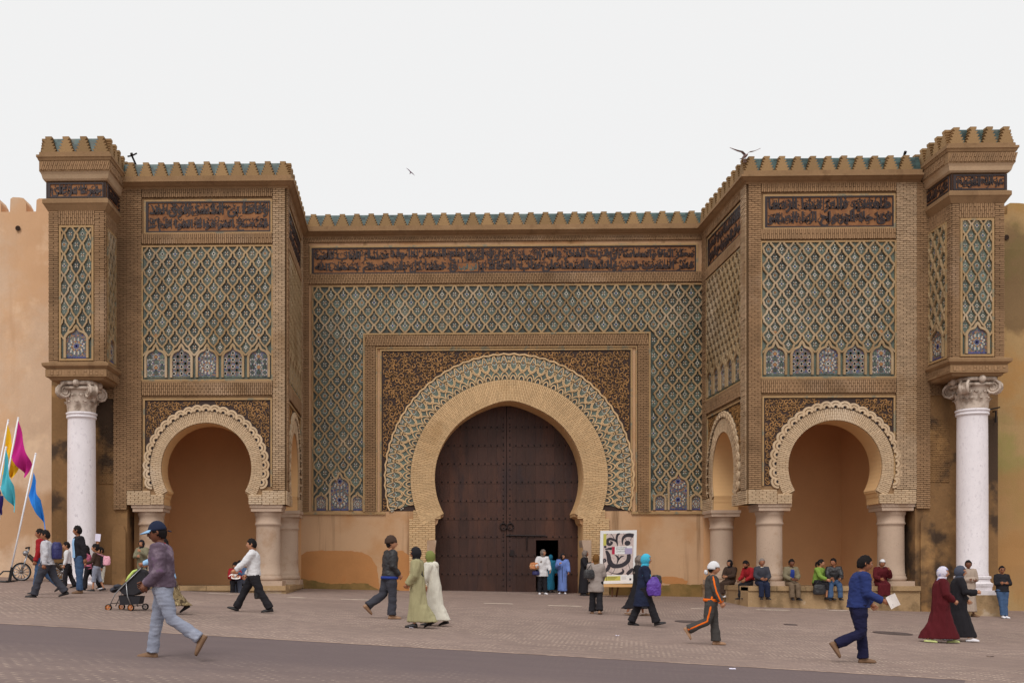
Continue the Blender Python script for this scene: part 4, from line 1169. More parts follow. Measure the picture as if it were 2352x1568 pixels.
patch_plate(FC, [(1508, 1336), (1520, 1325), (1545, 1322), (1570, 1328), (1578, 1336), (1560, 1342), (1530, 1340)], .006, 'orange_patch', 'orange_plaster')
patch_plate(FC, [(1540, 1332), (1548, 1330), (1580, 1333), (1576, 1342), (1550, 1343)], .010, 'orange_patch', 'orange_plaster')
# ------------------------------------------------------------------ rain spouts / floodlight arms on the parapets
for px, py, px2, py2, Y in ((318, 378, 303, 358, YB + .6), (2062, 370, 2078, 354, YB + .6)):
    a, b = PY(px, py + 14, Y), PY(px2, py2, Y - .5)
    m = MB(); m.tube([a, (a + b)/2, b], .032, 8); m.tube([b, b + Vector((.0, -.06, .06))], .045, 8)
    if px < 1000: m.tube([b + Vector((-.14, 0, -.02)), b, b + Vector((.16, 0, .08))], .025, 6)
    o = m.build('roof_spout', ['iron_dark'], None)
    tag(o, 'dark iron pipe sticking up over the left porch parapet' if px < 1000 else 'dark iron pipe leaning out over the right porch parapet', 'pipe')
# ------------------------------------------------------------------ ramparts
def rampart(name, x0, x1, Y, ztop, mat, label, merl, holes):
    r = thing(name, ((x0+x1)/2, Y, ground_z(max(-30, min(30, (x0+x1)/2)), Y)), label, 'wall')
    nx, nz = 60, 26
    m = MB(); V = []; z0 = -1.8
    for i in range(nx+1):
        for j in range(nz+1):
            x = x0 + (x1-x0)*i/nx; z = z0 + (ztop-z0)*j/nz
            V.append((x, Y + .05*noise.noise((x*.8, z*.8, 3)) + .02*noise.noise((x*3, z*3, 7)), z))
    m.add(V, [(a*(nz+1)+b, (a+1)*(nz+1)+b, (a+1)*(nz+1)+b+1, a*(nz+1)+b+1) for a in range(nx) for b in range(nz)], 0, .5)
    m.box(x0, x1, Y + .08, Y + 2.2, z0, ztop - .01, 0, .5)
    m.build('wall', [mat], r, smooth=False)
    for a, b, h in merl:
        k = MB(); s = .12*h
        f = Fr((0, Y + .02, 0), (1, 0, 0), (0, -1, 0))
        f.prism(k, [(a, ztop - .06), (b, ztop - .06), (b - .01, ztop + h*.6), (b - .10, ztop + h*.95), (b - .25, ztop + h), (a + .10, ztop + h*1.02), (a + .02, ztop + h*.9)], -.7, 0, 0, back=True)
        k.build('merlon', [mat], r)
    for hx, hz in holes:
        k = MB(); k.lathe(0, 0, [(.085, 0), (.085, .02)], 12)
        for q in range(len(k.V)): vx, vy, vz = k.V[q]; k.V[q] = (hx + vx, Y - .03 - vz, hz + vy)
        k.build('putlog_hole', ['interior_dark'], r)
    return r
YR = YB + 1.4
xr = lambda px: PY(px, 1000, YR).x
zr = lambda px, py: PY(px, py, YR).z
zl = zr(50, 486)
ml = []
x = xr(-8)
ml = [(xr(22), xr(60), zr(40, 453) - zl), (xr(82), xr(150), zr(90, 456) - zl), (xr(-40), xr(2), zr(0, 453) - zl)]
for k in range(12): ml.append((xr(-40) - .86*(k+1), xr(-40) - .86*(k+1) + .56, .45))
rampart('rampart_wall', -34, xr(170), YR, zl, 'rampart_pink', 'smooth pink plastered rampart wall with blunt merlons beside the flags', ml, [(xr(42), zr(42, 525))])
zrr = zr(2330, 492)
mr = [(xr(2270), xr(2306), zr(2300, 466) - zrr), (xr(2314), xr(2360), zr(2340, 466) - zrr)]
for k in range(12): mr.append((xr(2372) + .86*k, xr(2372) + .86*k + .56, .40))
rampart('rampart_wall', xr(2240), 44, YR, zrr, 'rampart_ochre', 'stained yellow ochre rampart wall with blunt merlons beside the leaning men', mr, [(xr(2310), zr(2310, 546))])
# stained band low on the left rampart
f = Fr((0, YR - .06, 0), (1, 0, 0), (0, -1, 0))
# iron bracket on the right pier
b = MB(); c = PY(2281, 945, YB - .02); b.tube([c, c + Vector((.02, -.12, .0)), c + Vector((.0, -.14, -.35))], .03, 6); b.tube([c + Vector((-.18, -.1, .05)), c + Vector((.15, -.1, .12))], .025, 6)
o = b.build('wall_bracket', ['iron_dark']); tag(o, 'small rusty iron bracket on the wall beside the right marble column', 'bracket')
# ------------------------------------------------------------------ ground
def sheet(name, fn, x0, x1, y0, y1, nx, ny, mat, dz=0.0, kind='structure'):
    m = MB(); V = []
    for i in range(nx+1):
        for j in range(ny+1):
            x = x0 + (x1-x0)*i/nx; y = y0 + (y1-y0)*j/ny
            V.append((x, y, fn(x, y) + dz))
    m.add(V, [(a*(ny+1)+b, (a+1)*(ny+1)+b, (a+1)*(ny+1)+b+1, a*(ny+1)+b+1) for a in range(nx) for b in range(ny)], 0, .5)
    return m.build(name, [mat], None, True, kind)
def ground_far(x, y):
    cx = max(-26, min(30, x)); cy = max(-4, min(44, y))
    return ground_z(cx, cy)
def paving_material(name, dark=None):
    m = bpy.data.materials.new(name); m.use_nodes = True
    nt = m.node_tree; N = nt.nodes; L = nt.links; b = N['Principled BSDF']
    b.inputs['Roughness'].default_value = .9; b.inputs['Specular IOR Level'].default_value = .25
    tc = N.new('ShaderNodeTexCoord')
    mp = N.new('ShaderNodeMapping'); mp.inputs['Rotation'].default_value = (0, 0, math.radians(12)); L.new(tc.outputs['Object'], mp.inputs[0])
    sep = N.new('ShaderNodeSeparateXYZ'); L.new(mp.outputs[0], sep.inputs[0])
    def mt(op, a, c=None, e=None):
        n = N.new('ShaderNodeMath'); n.operation = op
        for i, v in enumerate((a, c, e)):
            if v is None: continue
            if isinstance(v, (int, float)): n.inputs[i].default_value = v
            else: L.new(v, n.inputs[i])
        return n.outputs[0]
    def noise_(sc, d=5, vec=None):
        n = N.new('ShaderNodeTexNoise'); n.inputs['Scale'].default_value = sc; n.inputs['Detail'].default_value = d; L.new(vec or tc.outputs['Object'], n.inputs[0]); return n.outputs['Fac']
    def mr(s, a, c, o0=0., o1=1.):
        n = N.new('ShaderNodeMapRange'); n.inputs[1].default_value = a; n.inputs[2].default_value = c; n.inputs[3].default_value = o0; n.inputs[4].default_value = o1; L.new(s, n.inputs[0]); return n.outputs[0]
    def mix(f, a, c, mode='MIX'):
        n = N.new('ShaderNodeMix'); n.data_type = 'RGBA'; n.blend_type = mode
        for s, v in ((n.inputs[0], f), (n.inputs[6], a), (n.inputs[7], c)):
            if isinstance(v, float): s.default_value = v
            elif isinstance(v, tuple): s.default_value = (*v, 1)
            else: L.new(v, s)
        return n.outputs[2]
    # zigzag interlocking pavers, staggered by half in every other course
    PW, PH = .17, .105
    v = mt('DIVIDE', sep.outputs[1], PH); row = mt('FLOOR', v); fv = mt('FRACT', v)
    zig = mt('MULTIPLY', mt('PINGPONG', mt('MULTIPLY', fv, 1.0), .5), .18)
    u = mt('ADD', mt('ADD', mt('DIVIDE', sep.outputs[0], PW), mt('MULTIPLY', row, .5)), zig); fu = mt('FRACT', u); iu = mt('FLOOR', u)
    jv = mt('LESS_THAN', mt('PINGPONG', fu, .5), .045); jh = mt('LESS_THAN', mt('PINGPONG', fv, .5), .05)
    joint = mt('MAXIMUM', jv, jh)
    wn_ = N.new('ShaderNodeTexWhiteNoise'); wn_.noise_dimensions = '2D'; cv = N.new('ShaderNodeCombineXYZ'); L.new(iu, cv.inputs[0]); L.new(row, cv.inputs[1]); L.new(cv.outputs[0], wn_.inputs['Vector'])
    c = mix(wn_.outputs['Value'], al(150, 129, 119, .97), al(138, 119, 111, .97))
    c = mix(mt('MULTIPLY', joint, .35), c, al(112, 94, 88, 1.0))
    # pale sand caught at the joints' crossings
    corner = mt('MULTIPLY', mt('LESS_THAN', mt('PINGPONG', fu, .5), .11), mt('GREATER_THAN', mt('PINGPONG', fv, .5), .10))
    sand = mt('MULTIPLY', corner, mt('MULTIPLY', mr(noise_(2.6, 3), .44, .56), mr(noise_(.30, 3), .36, .56)))
    c = mix(mt('MULTIPLY', sand, .55), c, al(206, 184, 164))
    g = N.new('ShaderNodeCombineXYZ'); vv = mr(noise_(.22, 6), .25, .75, .82, 1.16)
    for i in range(3): L.new(vv, g.inputs[i])
    c = mix(1.0, c, g.outputs[0], 'MULTIPLY')
    mp2 = N.new('ShaderNodeMapping'); mp2.inputs['Scale'].default_value = (.25, 2.2, 1); L.new(tc.outputs['Object'], mp2.inputs[0])
    c = mix(mt('MULTIPLY', mr(noise_(1.2, 5, mp2.outputs[0]), .56, .72), .35), c, al(110, 93, 88))
    if dark:                                           # tyre-blackened lane along one edge of the road
        o, nx, ny = dark
        s2 = N.new('ShaderNodeSeparateXYZ'); L.new(tc.outputs['Object'], s2.inputs[0])
        d = mt('ADD', mt('ADD', mt('MULTIPLY', mt('SUBTRACT', s2.outputs[0], o.x), -nx), mt('MULTIPLY', mt('SUBTRACT', s2.outputs[1], o.y), -ny)), mt('MULTIPLY', mt('SUBTRACT', noise_(.5, 4, mp2.outputs[0]), .5), 1.6))
        c = mix(mr(d, 5.2, 2.6, 0.42, .90), c, mix(noise_(1.5, 5, mp2.outputs[0]), al(98, 86, 88, .95), al(112, 97, 97, .95)))
    L.new(c, b.inputs['Base Color'])
    bp = N.new('ShaderNodeBump'); bp.inputs['Strength'].default_value = .5; bp.inputs['Distance'].default_value = .010
    L.new(mt('ADD', mt('SUBTRACT', 1.0, joint), noise_(60, 3)), bp.inputs['Height']); L.new(bp.outputs[0], b.inputs['Normal'])
    MAT[name] = m
paving_material('paving')
material('asphalt_dark', al(112, 96, 97, .86), var=.12, scale=.5, fine=40, rough=.9, bump=.5, bump_scale=60, patch=[(al(82, 72, 76, .9), .35, .5, .7, .6)], stretch=(.5, 1.6, 1))
material('line_paint', al(210, 192, 176), var=.12, scale=3, fine=20, rough=.8, patch=[(al(150, 126, 112), 5, .5, .62, .7)])
material('joint_line', al(160, 136, 122), var=.2, scale=3, rough=.9, patch=[(al(128, 106, 96), 4, .46, .58, .9)])
sheet('ground', ground_far, -1500, 1500, -300, 1500, 2, 2, 'paving', -.35)
sheet('square_paving', ground_z, -30, 36, 3, 44, 66, 82, 'paving', 0.0)
# the darker strip of road across the foreground and its pale kerb joint
def strip(name, upper, lower, mat, dz, n=40):
    m = MB(); A = []; B = []
    for i in range(n+1):
        t = i/n
        A.append(upper(t)); B.append(lower(t))
    V = [(p.x, p.y, p.z + dz) for p in A] + [(p.x, p.y, p.z + dz) for p in B]
    m.add(V, [(i, n+1+i, n+2+i, i+1) for i in range(n)], 0, .5)
    return m.build(name, [mat], None, False, 'structure')
a0, a1 = PG(0, 1432), PG(1700, 1531)
dirx = (a1 - a0); dirx.z = 0; dirx.normalize()
nrm = Vector((-dirx.y, dirx.x, 0))
def gp(p): return Vector((p.x, p.y, ground_z(p.x, p.y)))
def edge(off, wob=0.0):
    return lambda t: gp(a0 + dirx * (-8 + 32*t) - nrm * (off + wob*noise.noise((t*14, off, 0))))
paving_material('road_paving', (a0, nrm.x, nrm.y))
strip('road', edge(0.0), edge(9.0), 'road_paving', .006, 60)
strip('road_edge', edge(-.06), edge(.04), 'joint_line', .010, 60)
for (xa, xb, ya, yb) in ((475, 549, 1362, 1365), (661, 704, 1371, 1373), (783, 862, 1375.5, 1378), (1111, 1178, 1385, 1386.5), (1259, 1337, 1390, 1392), (1588, 1624, 1397, 1398), (1739, 1814, 1399.5, 1401), (1903, 1954, 1401, 1402), (2054, 2131, 1401.5, 1402.5)):
    m = MB(); A, B = PG(xa, ya), PG(xb, yb)
    d = (B - A).normalized(); q = Vector((-d.y, d.x, 0)) * .12
    V = []
    for t in [i/6 for i in range(7)]:
        p = A.lerp(B, t)
        for s in (-1, 1): w = p + q*s*random.uniform(.85, 1.1); V.append((w.x, w.y, ground_z(w.x, w.y) + .008))
    m.add(V, [(2*i, 2*i+2, 2*i+3, 2*i+1) for i in range(6)], 0, .5)
    m.build('line_marking', ['line_paint'], None, False, 'structure')
# ------------------------------------------------------------------ people
def cloth(name, rgb, k=1.0, var=.10, rough=.9, patch=None, sc=5.0):
    if name not in MAT: material(name, al(*rgb, k), var=var, scale=sc, fine=45, rough=rough, bump=.25, bump_scale=60, patch=patch, spec=.2)
    return name
for nm, c in (('skin_a', (176, 124, 94)), ('skin_b', (150, 98, 70)), ('skin_c', (112, 70, 50))): material(nm, al(*c), var=.05, scale=8, fine=60, rough=.55, spec=.35)
material('hair_black', al(26, 22, 22), var=.25, scale=12, fine=60, rough=.75, spec=.15, bump=.4, bump_scale=120, stretch=(1, 1, .3))
material('hair_grey', al(120, 110, 104), var=.2, scale=12, rough=.6)
material('eye_dark', al(24, 18, 16), var=.05, rough=.3)
material('eye_white', al(200, 192, 184), var=.03, rough=.4)
material('lips', al(140, 82, 70), var=.05, rough=.5)
JOBS = []
def queue(mb, name, mat, parent, voxel, fold=.006, smooth=4, fscale=(9, 9, 3.0), extra=None, label=None):
    o = bpy.data.objects.new('tmp', mb.mesh('tmp', [mat])); COL.objects.link(o)
    r = o.modifiers.new('r', 'REMESH'); r.mode = 'VOXEL'; r.voxel_size = voxel; r.use_smooth_shade = True
    s = o.modifiers.new('s', 'SMOOTH'); s.factor = .5; s.iterations = smooth
    JOBS.append((o, name, mat, parent, fold, fscale, extra, label))
def run_jobs():
    bpy.context.view_layer.update()
    dg = bpy.context.evaluated_depsgraph_get()
    for o, name, mat, parent, fold, fs, extra, label in JOBS:
        me = bpy.data.meshes.new_from_object(o.evaluated_get(dg), depsgraph=dg)
        me.name = name
        if not len(me.materials): me.materials.append(MAT[mat])
        n = len(me.vertices); co = np.zeros(n*3); me.vertices.foreach_get('co', co); co = co.reshape(-1, 3)
        if fold:
            nr = np.zeros(n*3); me.vertices.foreach_get('normal', nr); nr = nr.reshape(-1, 3)
            d = np.array([noise.noise((x*fs[0], y*fs[1], z*fs[2])) + .5*noise.noise((x*fs[0]*2.3 + 5, y*fs[1]*2.3, z*fs[2]*3.1)) for x, y, z in co])
            co += nr * (d * fold)[:, None]; me.vertices.foreach_set('co', co.ravel())
        if extra is not None:
            mb, mats = extra
            b = n; V = [tuple(c) for c in co] + mb.V; F = [tuple(p.vertices) for p in me.polygons]; M = [0]*len(F) + [m for m in mb.M]
            F += [tuple(i + b for i in f) for f in mb.F]
            m2 = bpy.data.meshes.new(name); m2.from_pydata(V, [], F)
            for q in mats: m2.materials.append(MAT[q])
            m2.polygons.foreach_set('material_index', M); me = m2
        me.polygons.foreach_set('use_smooth', [True]*len(me.polygons)); me.update()
        tmp = o.data; bpy.data.objects.remove(o); bpy.data.meshes.remove(tmp)
        link(name, me, parent, None, label)
    JOBS.clear()
def V3(*a): return Vector(a)
def ell_ring(c, ax, ay, rx, ry, n=16):
    return [c + ax*(rx*math.cos(2*pi*j/n)) + ay*(ry*math.sin(2*pi*j/n)) for j in range(n)]
class Person:
    def __init__(s, spec):
        s.sp = spec; s.H = 1.0
        s.pose()
    def T(s, v):                                       # (side, forward, up) in metres -> world
        return s.o + s.l*v[0] + s.d*v[1] + V3(0, 0, v[2])
    def pose(s):
        sp, H = s.sp, s.H
        hw = .050*H; th, sh, an = .245*H, .245*H, .040*H
        legs = sp.get('legs', ((2, 3, 0), (-2, 3, 0))); lab = sp.get('legab', 0.03)
        s.leg = []
        for sg, (h, k, f) in zip((1, -1), legs):
            h_, k_ = math.radians(h), math.radians(k)
            hip = V3(sg*hw, 0, 0)
            td = V3(sg*lab, math.sin(h_), -math.cos(h_)).normalized(); sd = V3(sg*lab*.6, math.sin(h_ - k_), -math.cos(h_ - k_)).normalized()
            knee = hip + td*th; ank = knee + sd*sh
            fp = math.radians(f); fd = V3(sg*.16, math.cos(fp), -math.sin(fp)).normalized()
            fu = V3(0, math.sin(fp), math.cos(fp))
            s.leg.append((hip, knee, ank, fd, fu))
        low = min(min((a - fu*an).z, (a - fu*an + fd*.11*H).z, (a - fu*an - fd*.03*H).z) for _, _, a, fd, fu in s.leg)
        z0 = -low
        if sp.get('seat') is not None: z0 = 0.055*H      # pelvis height over the seat
        up = V3(0, 0, z0)
        s.leg = [(a + up, b + up, c + up, fd, fu) for a, b, c, fd, fu in s.leg]
        ln = math.radians(sp.get('lean', 2)); s.sp_dir = V3(0, math.sin(ln), math.cos(ln)); s.sp_f = V3(0, math.cos(ln), -math.sin(ln))
        s.pel = up.copy(); s.neck = s.pel + s.sp_dir*(.305*H)
        s.arm = []
        sw = sp.get('shw', .098)*H
        for sg, a in zip((1, -1), sp.get('arms', ((4, 8, 14, 0), (-4, 8, 14, 0)))):
            al_, be, ga, de = (math.radians(q) for q in a)
            shd = s.pel + s.sp_dir*(.280*H) + V3(sg*sw, 0, 0)
            ud = V3(sg*math.sin(be), math.sin(al_)*math.cos(be), -math.cos(al_)*math.cos(be)).normalized()
            fdv = V3(sg*math.sin(be)*.5 - sg*math.sin(de), math.sin(al_ + ga)*math.cos(de), -math.cos(al_ + ga)*math.cos(de)).normalized()
            elb = shd + ud*(.165*H); wr = elb + fdv*(.145*H)
            s.arm.append((shd, elb, wr, fdv))
        hy, ht = (math.radians(q) for q in sp.get('head', (0, 4)))
        s.hf = V3(math.sin(hy), math.cos(hy)*math.cos(ht), -math.sin(ht)).normalized(); s.hs = V3(math.cos(hy), -math.sin(hy), 0); s.hu = s.hs.cross(s.hf).normalized()
        if s.hu.z < 0: s.hu = -s.hu
        s.hh = .139*H * sp.get('headk', 1.0)
        s.hc = s.neck + s.sp_dir*(.016*H) + s.hu*(s.hh*.54) + s.hf*(.012*H)
        s.top = (s.hc + s.hu*s.hh*.53).z
def make_person(sp):
    P = Person(sp)
    face = math.radians(sp['face'])
    P.d = V3(math.sin(face), -math.cos(face), 0); P.l = V3(math.cos(face), math.sin(face), 0)
    if sp.get('seat') is not None:
        px, Y, z = sp['seat']; base = V3(PY(px, 1350, Y).x, Y, z); P.H = sp['H']; P.pose(); base_empty = V3(base.x, base.y, base.z)
    else:
        base = PG(sp['px'], sp['py'])
        if 'Y' in sp: base = PY(sp['px'], sp['py'], sp['Y']); base.z = ground_z(base.x, base.y)
        dep = base.dot(_F)
        P.H = sp['hpx'] * dep / FPX / (P.top + sp.get('hat', .0)); P.pose(); base_empty = base
    P.o = base; H = P.H; T = P.T
    dep = base.dot(_F)
    vox = .0105 if dep < 18 else (.014 if dep < 26 else .017)
    vox *= min(1.0, H/1.5)
    r = thing('person', base_empty, sp['label'], 'person', sp.get('group'))
    P.root = r; sp['P'] = P
    L = lambda v: P.l*v[0] + P.d*v[1] + V3(0, 0, v[2])
    AX, AF = P.l, P.d
    SD = L(P.sp_dir); SF = L(P.sp_f)
    skin = sp.get('skin', 'skin_b')
    # ---- body: one continuous skin surface, with face features and fingers
    b = MB()
    for hip, knee, ank, fd, fu in P.leg:
        b.tube([T(hip), T(hip.lerp(knee, .5)), T(knee), T(knee.lerp(ank, .35)), T(ank)], [.040*H, .034*H, .025*H, .027*H, .018*H], 10)
    pel, nk = T(P.pel), T(P.neck)
    tr = [(0, .072, .052), (.06, .075, .054), (.14, .068, .050), (.22, .082, .056), (.275, .085, .048), (.30, .05, .040)]
    b.loft([ell_ring(pel + SD*(t*H), AX, SF, rx*H, ry*H, 14) for t, rx, ry in tr])
    for sh, el, wr, fdv in P.arm:
        b.tube([T(sh), T(sh.lerp(el, .5)), T(el), T(el.lerp(wr, .4)), T(wr)], [.027*H, .024*H, .019*H, .020*H, .013*H], 10)
        b.ball(T(wr) + L(fdv)*(.022*H), .019*H, 0, 8, 6)
    b.tube([nk - SD*(.03*H), nk + SD*(.02*H), T(P.hc) - L(P.hu)*(P.hh*.3)], [.032*H, .029*H, .030*H], 10)
    ex = MB(); hh = P.hh; hc = T(P.hc); HF, HS, HU = L(P.hf), L(P.hs), L(P.hu)
    def hp(x, y, z): return hc + HS*(x*hh) + HF*(y*hh) + HU*(z*hh)
    nn, kk = 28, 20; HV = []
    for i in range(kk + 1):
        ph = pi*i/kk
        for j in range(nn):
            t = 2*pi*j/nn; x, y, z = math.sin(ph)*math.sin(t), math.sin(ph)*math.cos(t), -math.cos(ph)
            X, Y_, Z_ = .37*x, .45*y, .53*z
            if z < 0: X *= 1 - .30*(-z)**1.3; Y_ *= 1 - .12*(-z)**2
            if y > 0:
                Y_ += .115*math.exp(-(x/.13)**2 - ((z + .16)/.15)**2) + .05*math.exp(-(x/.10)**2 - ((z - .05)/.2)**2)
                Y_ += .03*math.exp(-(x/.25)**2 - ((z + .47)/.09)**2) + .05*math.exp(-(x/.25)**2 - ((z + .80)/.16)**2)
                for e in (-1, 1): Y_ -= .045*math.exp(-((x - e*.36)/.17)**2 - ((z - .06)/.12)**2)
                Y_ += .018*math.exp(-((z - .25)/.09)**2)
            HV.append(hp(X, Y_, Z_))
    ex.add(HV, [(i*nn + (j+1) % nn, i*nn + j, (i+1)*nn + j, (i+1)*nn + (j+1) % nn) for i in range(kk) for j in range(nn)], 0)
    for e in (-1, 1):
        ex.ball(hp(e*.135, .375, .03), hh*.042, 2, 8, 6); ex.ball(hp(e*.135, .395, .03), hh*.030, 1, 8, 6)
        ex.tube([hp(e*.065, .425, .105), hp(e*.14, .420, .130), hp(e*.215, .365, .105)], [hh*.014, hh*.020, hh*.010], 6, 4)
        ex.loft([[hp(e*(.355 + .05*q) , -.02 + .085*math.cos(v) - .03*q, -.01 + .115*math.sin(v)) for v in [2*pi*k/8 for k in range(8)]] for q in (0, 1)], 0)
    ex.tube([hp(-.10, .40, -.245), hp(0, .435, -.25), hp(.10, .40, -.245)], [hh*.012, hh*.026, hh*.012], 6, 3)
    if sp.get('moustache'): ex.tube([hp(-.12, .40, -.20), hp(0, .45, -.185), hp(.12, .40, -.20)], [hh*.018, hh*.032, hh*.018], 6, 4)
    if sp.get('beard'):
        for q in range(-4, 5): ex.tube([hp(.30*math.sin(q*.36), .38*math.cos(q*.30) - .0, -.20 - .12*math.cos(q*.36)), hp(.24*math.sin(q*.36), .36*math.cos(q*.3), -.40 - .08*math.cos(q*.36))], hh*.05, 6, 4)
    for (sh, el, wr, fdv), sg, cl in zip(P.arm, (1, -1), sp.get('curl', (.5, .5))):
        w = T(wr); f = L(fdv); sd = f.cross(V3(0, 0, 1))
        if sd.length < .2: sd = P.d.copy()
        sd.normalize(); nrm = sd.cross(f).normalized()
        inn = -P.l*sg                                   # palms face the body
        nrm = (inn - f*inn.dot(f)).normalized() if (inn - f*inn.dot(f)).length > .2 else nrm
        sd = f.cross(nrm).normalized()
        k0 = .052*H
        for q, (o_, ln_) in enumerate(((-.018, .040), (-.006, .046), (.006, .044), (.018, .035))):
            p0 = w + f*(.030*H) + sd*(o_*H); a = .35 + cl*.9
            p1 = p0 + (f*math.cos(a*.5) + nrm*math.sin(a*.5))*(ln_*.5*H); p2 = p1 + (f*math.cos(a) + nrm*math.sin(a))*(ln_*.35*H); p3 = p2 + (f*math.cos(a*1.6) + nrm*math.sin(a*1.6))*(ln_*.3*H)
            ex.tube([p0 - f*(.012*H), p0, p1, p2, p3], [.0062*H, .0062*H, .0056*H, .0050*H, .0036*H], 6, 0)
        p0 = w + f*(.014*H) + sd*(.016*H); ex.tube([p0, p0 + (f*.6 + sd*.5 + nrm*.4)*(.022*H), p0 + (f*.9 + sd*.35 + nrm*.7)*(.040*H)], [.0075*H, .0068*H, .0045*H], 6, 0)
        ex.loft([ell_ring(w + f*(t*H), sd, nrm, rx*H, ry*H, 10) for t, rx, ry in ((-.01, .014, .011), (.012, .021, .012), (.034, .023, .010), (.045, .020, .008))], 0)
    queue(b, 'body', skin, r, vox, 0, 2, extra=(ex, [skin, 'eye_dark', 'eye_white', 'lips', sp.get('browm', 'hair_black')]))
    # ---- shoes
    bare = sp.get('slipper')
    for hip, knee, ank, fd, fu in P.leg:
        m = MB(); a = T(ank); f = L(fd); u = L(fu); sd = f.cross(u).normalized(); sole = a - u*(.040*H)
        rings = []
        for t, w_, h_ in ((-.040, .014, .026), (-.034, .024, .046), (-.01, .026, .056), (.02, .026, .052), (.05, .030, .040), (.085, .032, .031), (.110, .025, .024), (.121, .012, .014)):
            if bare and t < .03: h_ *= .45
            c = sole + f*(t*H)
            rings.append([c + sd*(w_*H*math.cos(v)) + u*(max(0, math.sin(v))*h_*H + (0 if math.sin(v) > 0 else .001)) for v in [2*pi*k/12 for k in range(12)]])
        m.loft(rings); m.build('shoe', [sp.get('shoes', 'shoe_dark')], r, smooth=True)
    # ---- garments
    bt = sp.get('bottom')
    if bt:
        mat, lo, fl = bt[:3]; hem = bt[3] if len(bt) > 3 else 1.0
        m = MB()
        m.loft([ell_ring(pel + SD*(t*H), AX, SF, rx*lo*H, ry*lo*H, 16) for t, rx, ry in ((.085, .080, .068), (.04, .086, .076), (-.01, .088, .080), (-.05, .078, .074), (-.07, .05, .05))])
        for hip, knee, ank, fd, fu in P.leg:
            h2 = hip + V3(0, 0, -.0)
            end = knee.lerp(ank, hem) if hem < 1 else ank + fu*(.004*H)
            m.tube([T(h2 + V3(0, 0, .02*H)), T(h2.lerp(knee, .35)), T(h2.lerp(knee, .75)), T(knee), T(knee.lerp(end, .4)), T(knee.lerp(end, .8)), T(end)],
                   [.066*H*lo, .064*H*lo, .054*H*lo, .048*H*lo, .045*H*lo*(1+fl*.3), .043*H*lo*(1+fl*.8), .044*H*lo*(1+fl)], 14)
        queue(m, sp.get('bname', 'trousers'), mat, r, vox, .008*H, 3, (6, 6, 11))
    tp = sp.get('top')
    def sleeves(m, ls, cuff=1.0):
        for sh, el, wr, fdv in P.arm:
            s2 = sh + V3(0, 0, -.004*H); e2 = el.lerp(wr, cuff)
            m.tube([T(P.pel + P.sp_dir*(.27*H) + (s2 - P.pel - P.sp_dir*(.28*H))*.45), T(s2), T(s2.lerp(el, .5)), T(el), T(el.lerp(e2, .5)), T(e2 - fdv*(.004*H))], [.054*H*min(ls, 1.15), .047*H*ls, .043*H*ls, .038*H*ls, .034*H*ls, .029*H*ls], 12)
    def torso(lo, bot, belly=0.0, sw=1.0):
        return [(.312, .036, .038), (.303, .062*sw, .052), (.290, .108*sw, .066), (.255, .111*sw*lo, .074*lo), (.20, .106*lo, .080*lo), (.13, .098*lo, .077*lo + belly), (.07, .098*lo, .077*lo + belly), (.0, .102*lo, .082*lo + belly*.6)] + bot
    if tp:
        mat, hem, lo, ls = tp[:4]                         # hem: below (-) or above (+) the pelvis, in H
        cuff = sp.get('cuff', 1.0)
        m = MB(); bot = []
        if hem < -.02:
            mid = (P.leg[0][1] + P.leg[1][1])/2
            spread = abs(P.leg[0][1].y - P.leg[1][1].y)/2
            for t in (.4, .8, 1.0): bot.append((hem*t, (.105 + .015*t)*lo, .086*lo + spread/H*.55*t*min(1, -hem/.2)))
            rg = torso(lo, bot, sp.get('belly', 0), sp.get('tsw', 1))
        else: rg = [q for q in torso(lo, [], sp.get('belly', 0), sp.get('tsw', 1)) if q[0] > hem] + [(hem, .102*lo, .084*lo)]
        m.loft([ell_ring(pel + (SD if t > 0 else V3(0, 0, 1))*(t*H), AX, SF if t > 0 else AF, rx*H, ry*H, 18) for t, rx, ry in rg[::-1]])
        sleeves(m, ls, cuff)
        queue(m, sp.get('tname', 'jacket'), mat, r, vox, .009*H, 3, (7, 7, 9))
        if sp.get('collar'):
            m = MB(); m.tube([nk - SD*(.025*H), nk + SD*(.012*H) + SF*(.004*H)], [.048*H, .040*H], 14); m.build('collar', [sp['collar']], r, smooth=True)
        if sp.get('hemband'):
            m = MB(); m.loft([ell_ring(pel + SD*((hem + t)*H), AX, SF, .107*lo*H, .090*lo*H, 20) for t in (-.022, .012)]); m.build('waistband', [sp['hemband']], r, smooth=True)
    fr_ = sp.get('front')
    if fr_:
        mat, ha, t0, t1 = fr_; lo = tp[2]; m = MB(); rings = []
        prof = torso(lo, [], sp.get('belly', 0), sp.get('tsw', 1))[::-1]
        for k in range(8):
            t = t0 + (t1 - t0)*k/7
            rx = np.interp(t, [q[0] for q in prof], [q[1] for q in prof]); ry = np.interp(t, [q[0] for q in prof], [q[2] for q in prof])
            w_ = ha*(1 - .35*k/7)
            rings.append([pel + SD*(t*H) + AX*(rx*1.03*H*math.sin(v)) + SF*(ry*1.10*H*math.cos(v)) for v in [math.radians(-w_ + 2*w_*q/8) for q in range(9)]])
        m.loft(rings, 0, None, False, False); m.build('shirt', [mat], r, smooth=True)
    rb = sp.get('robe')
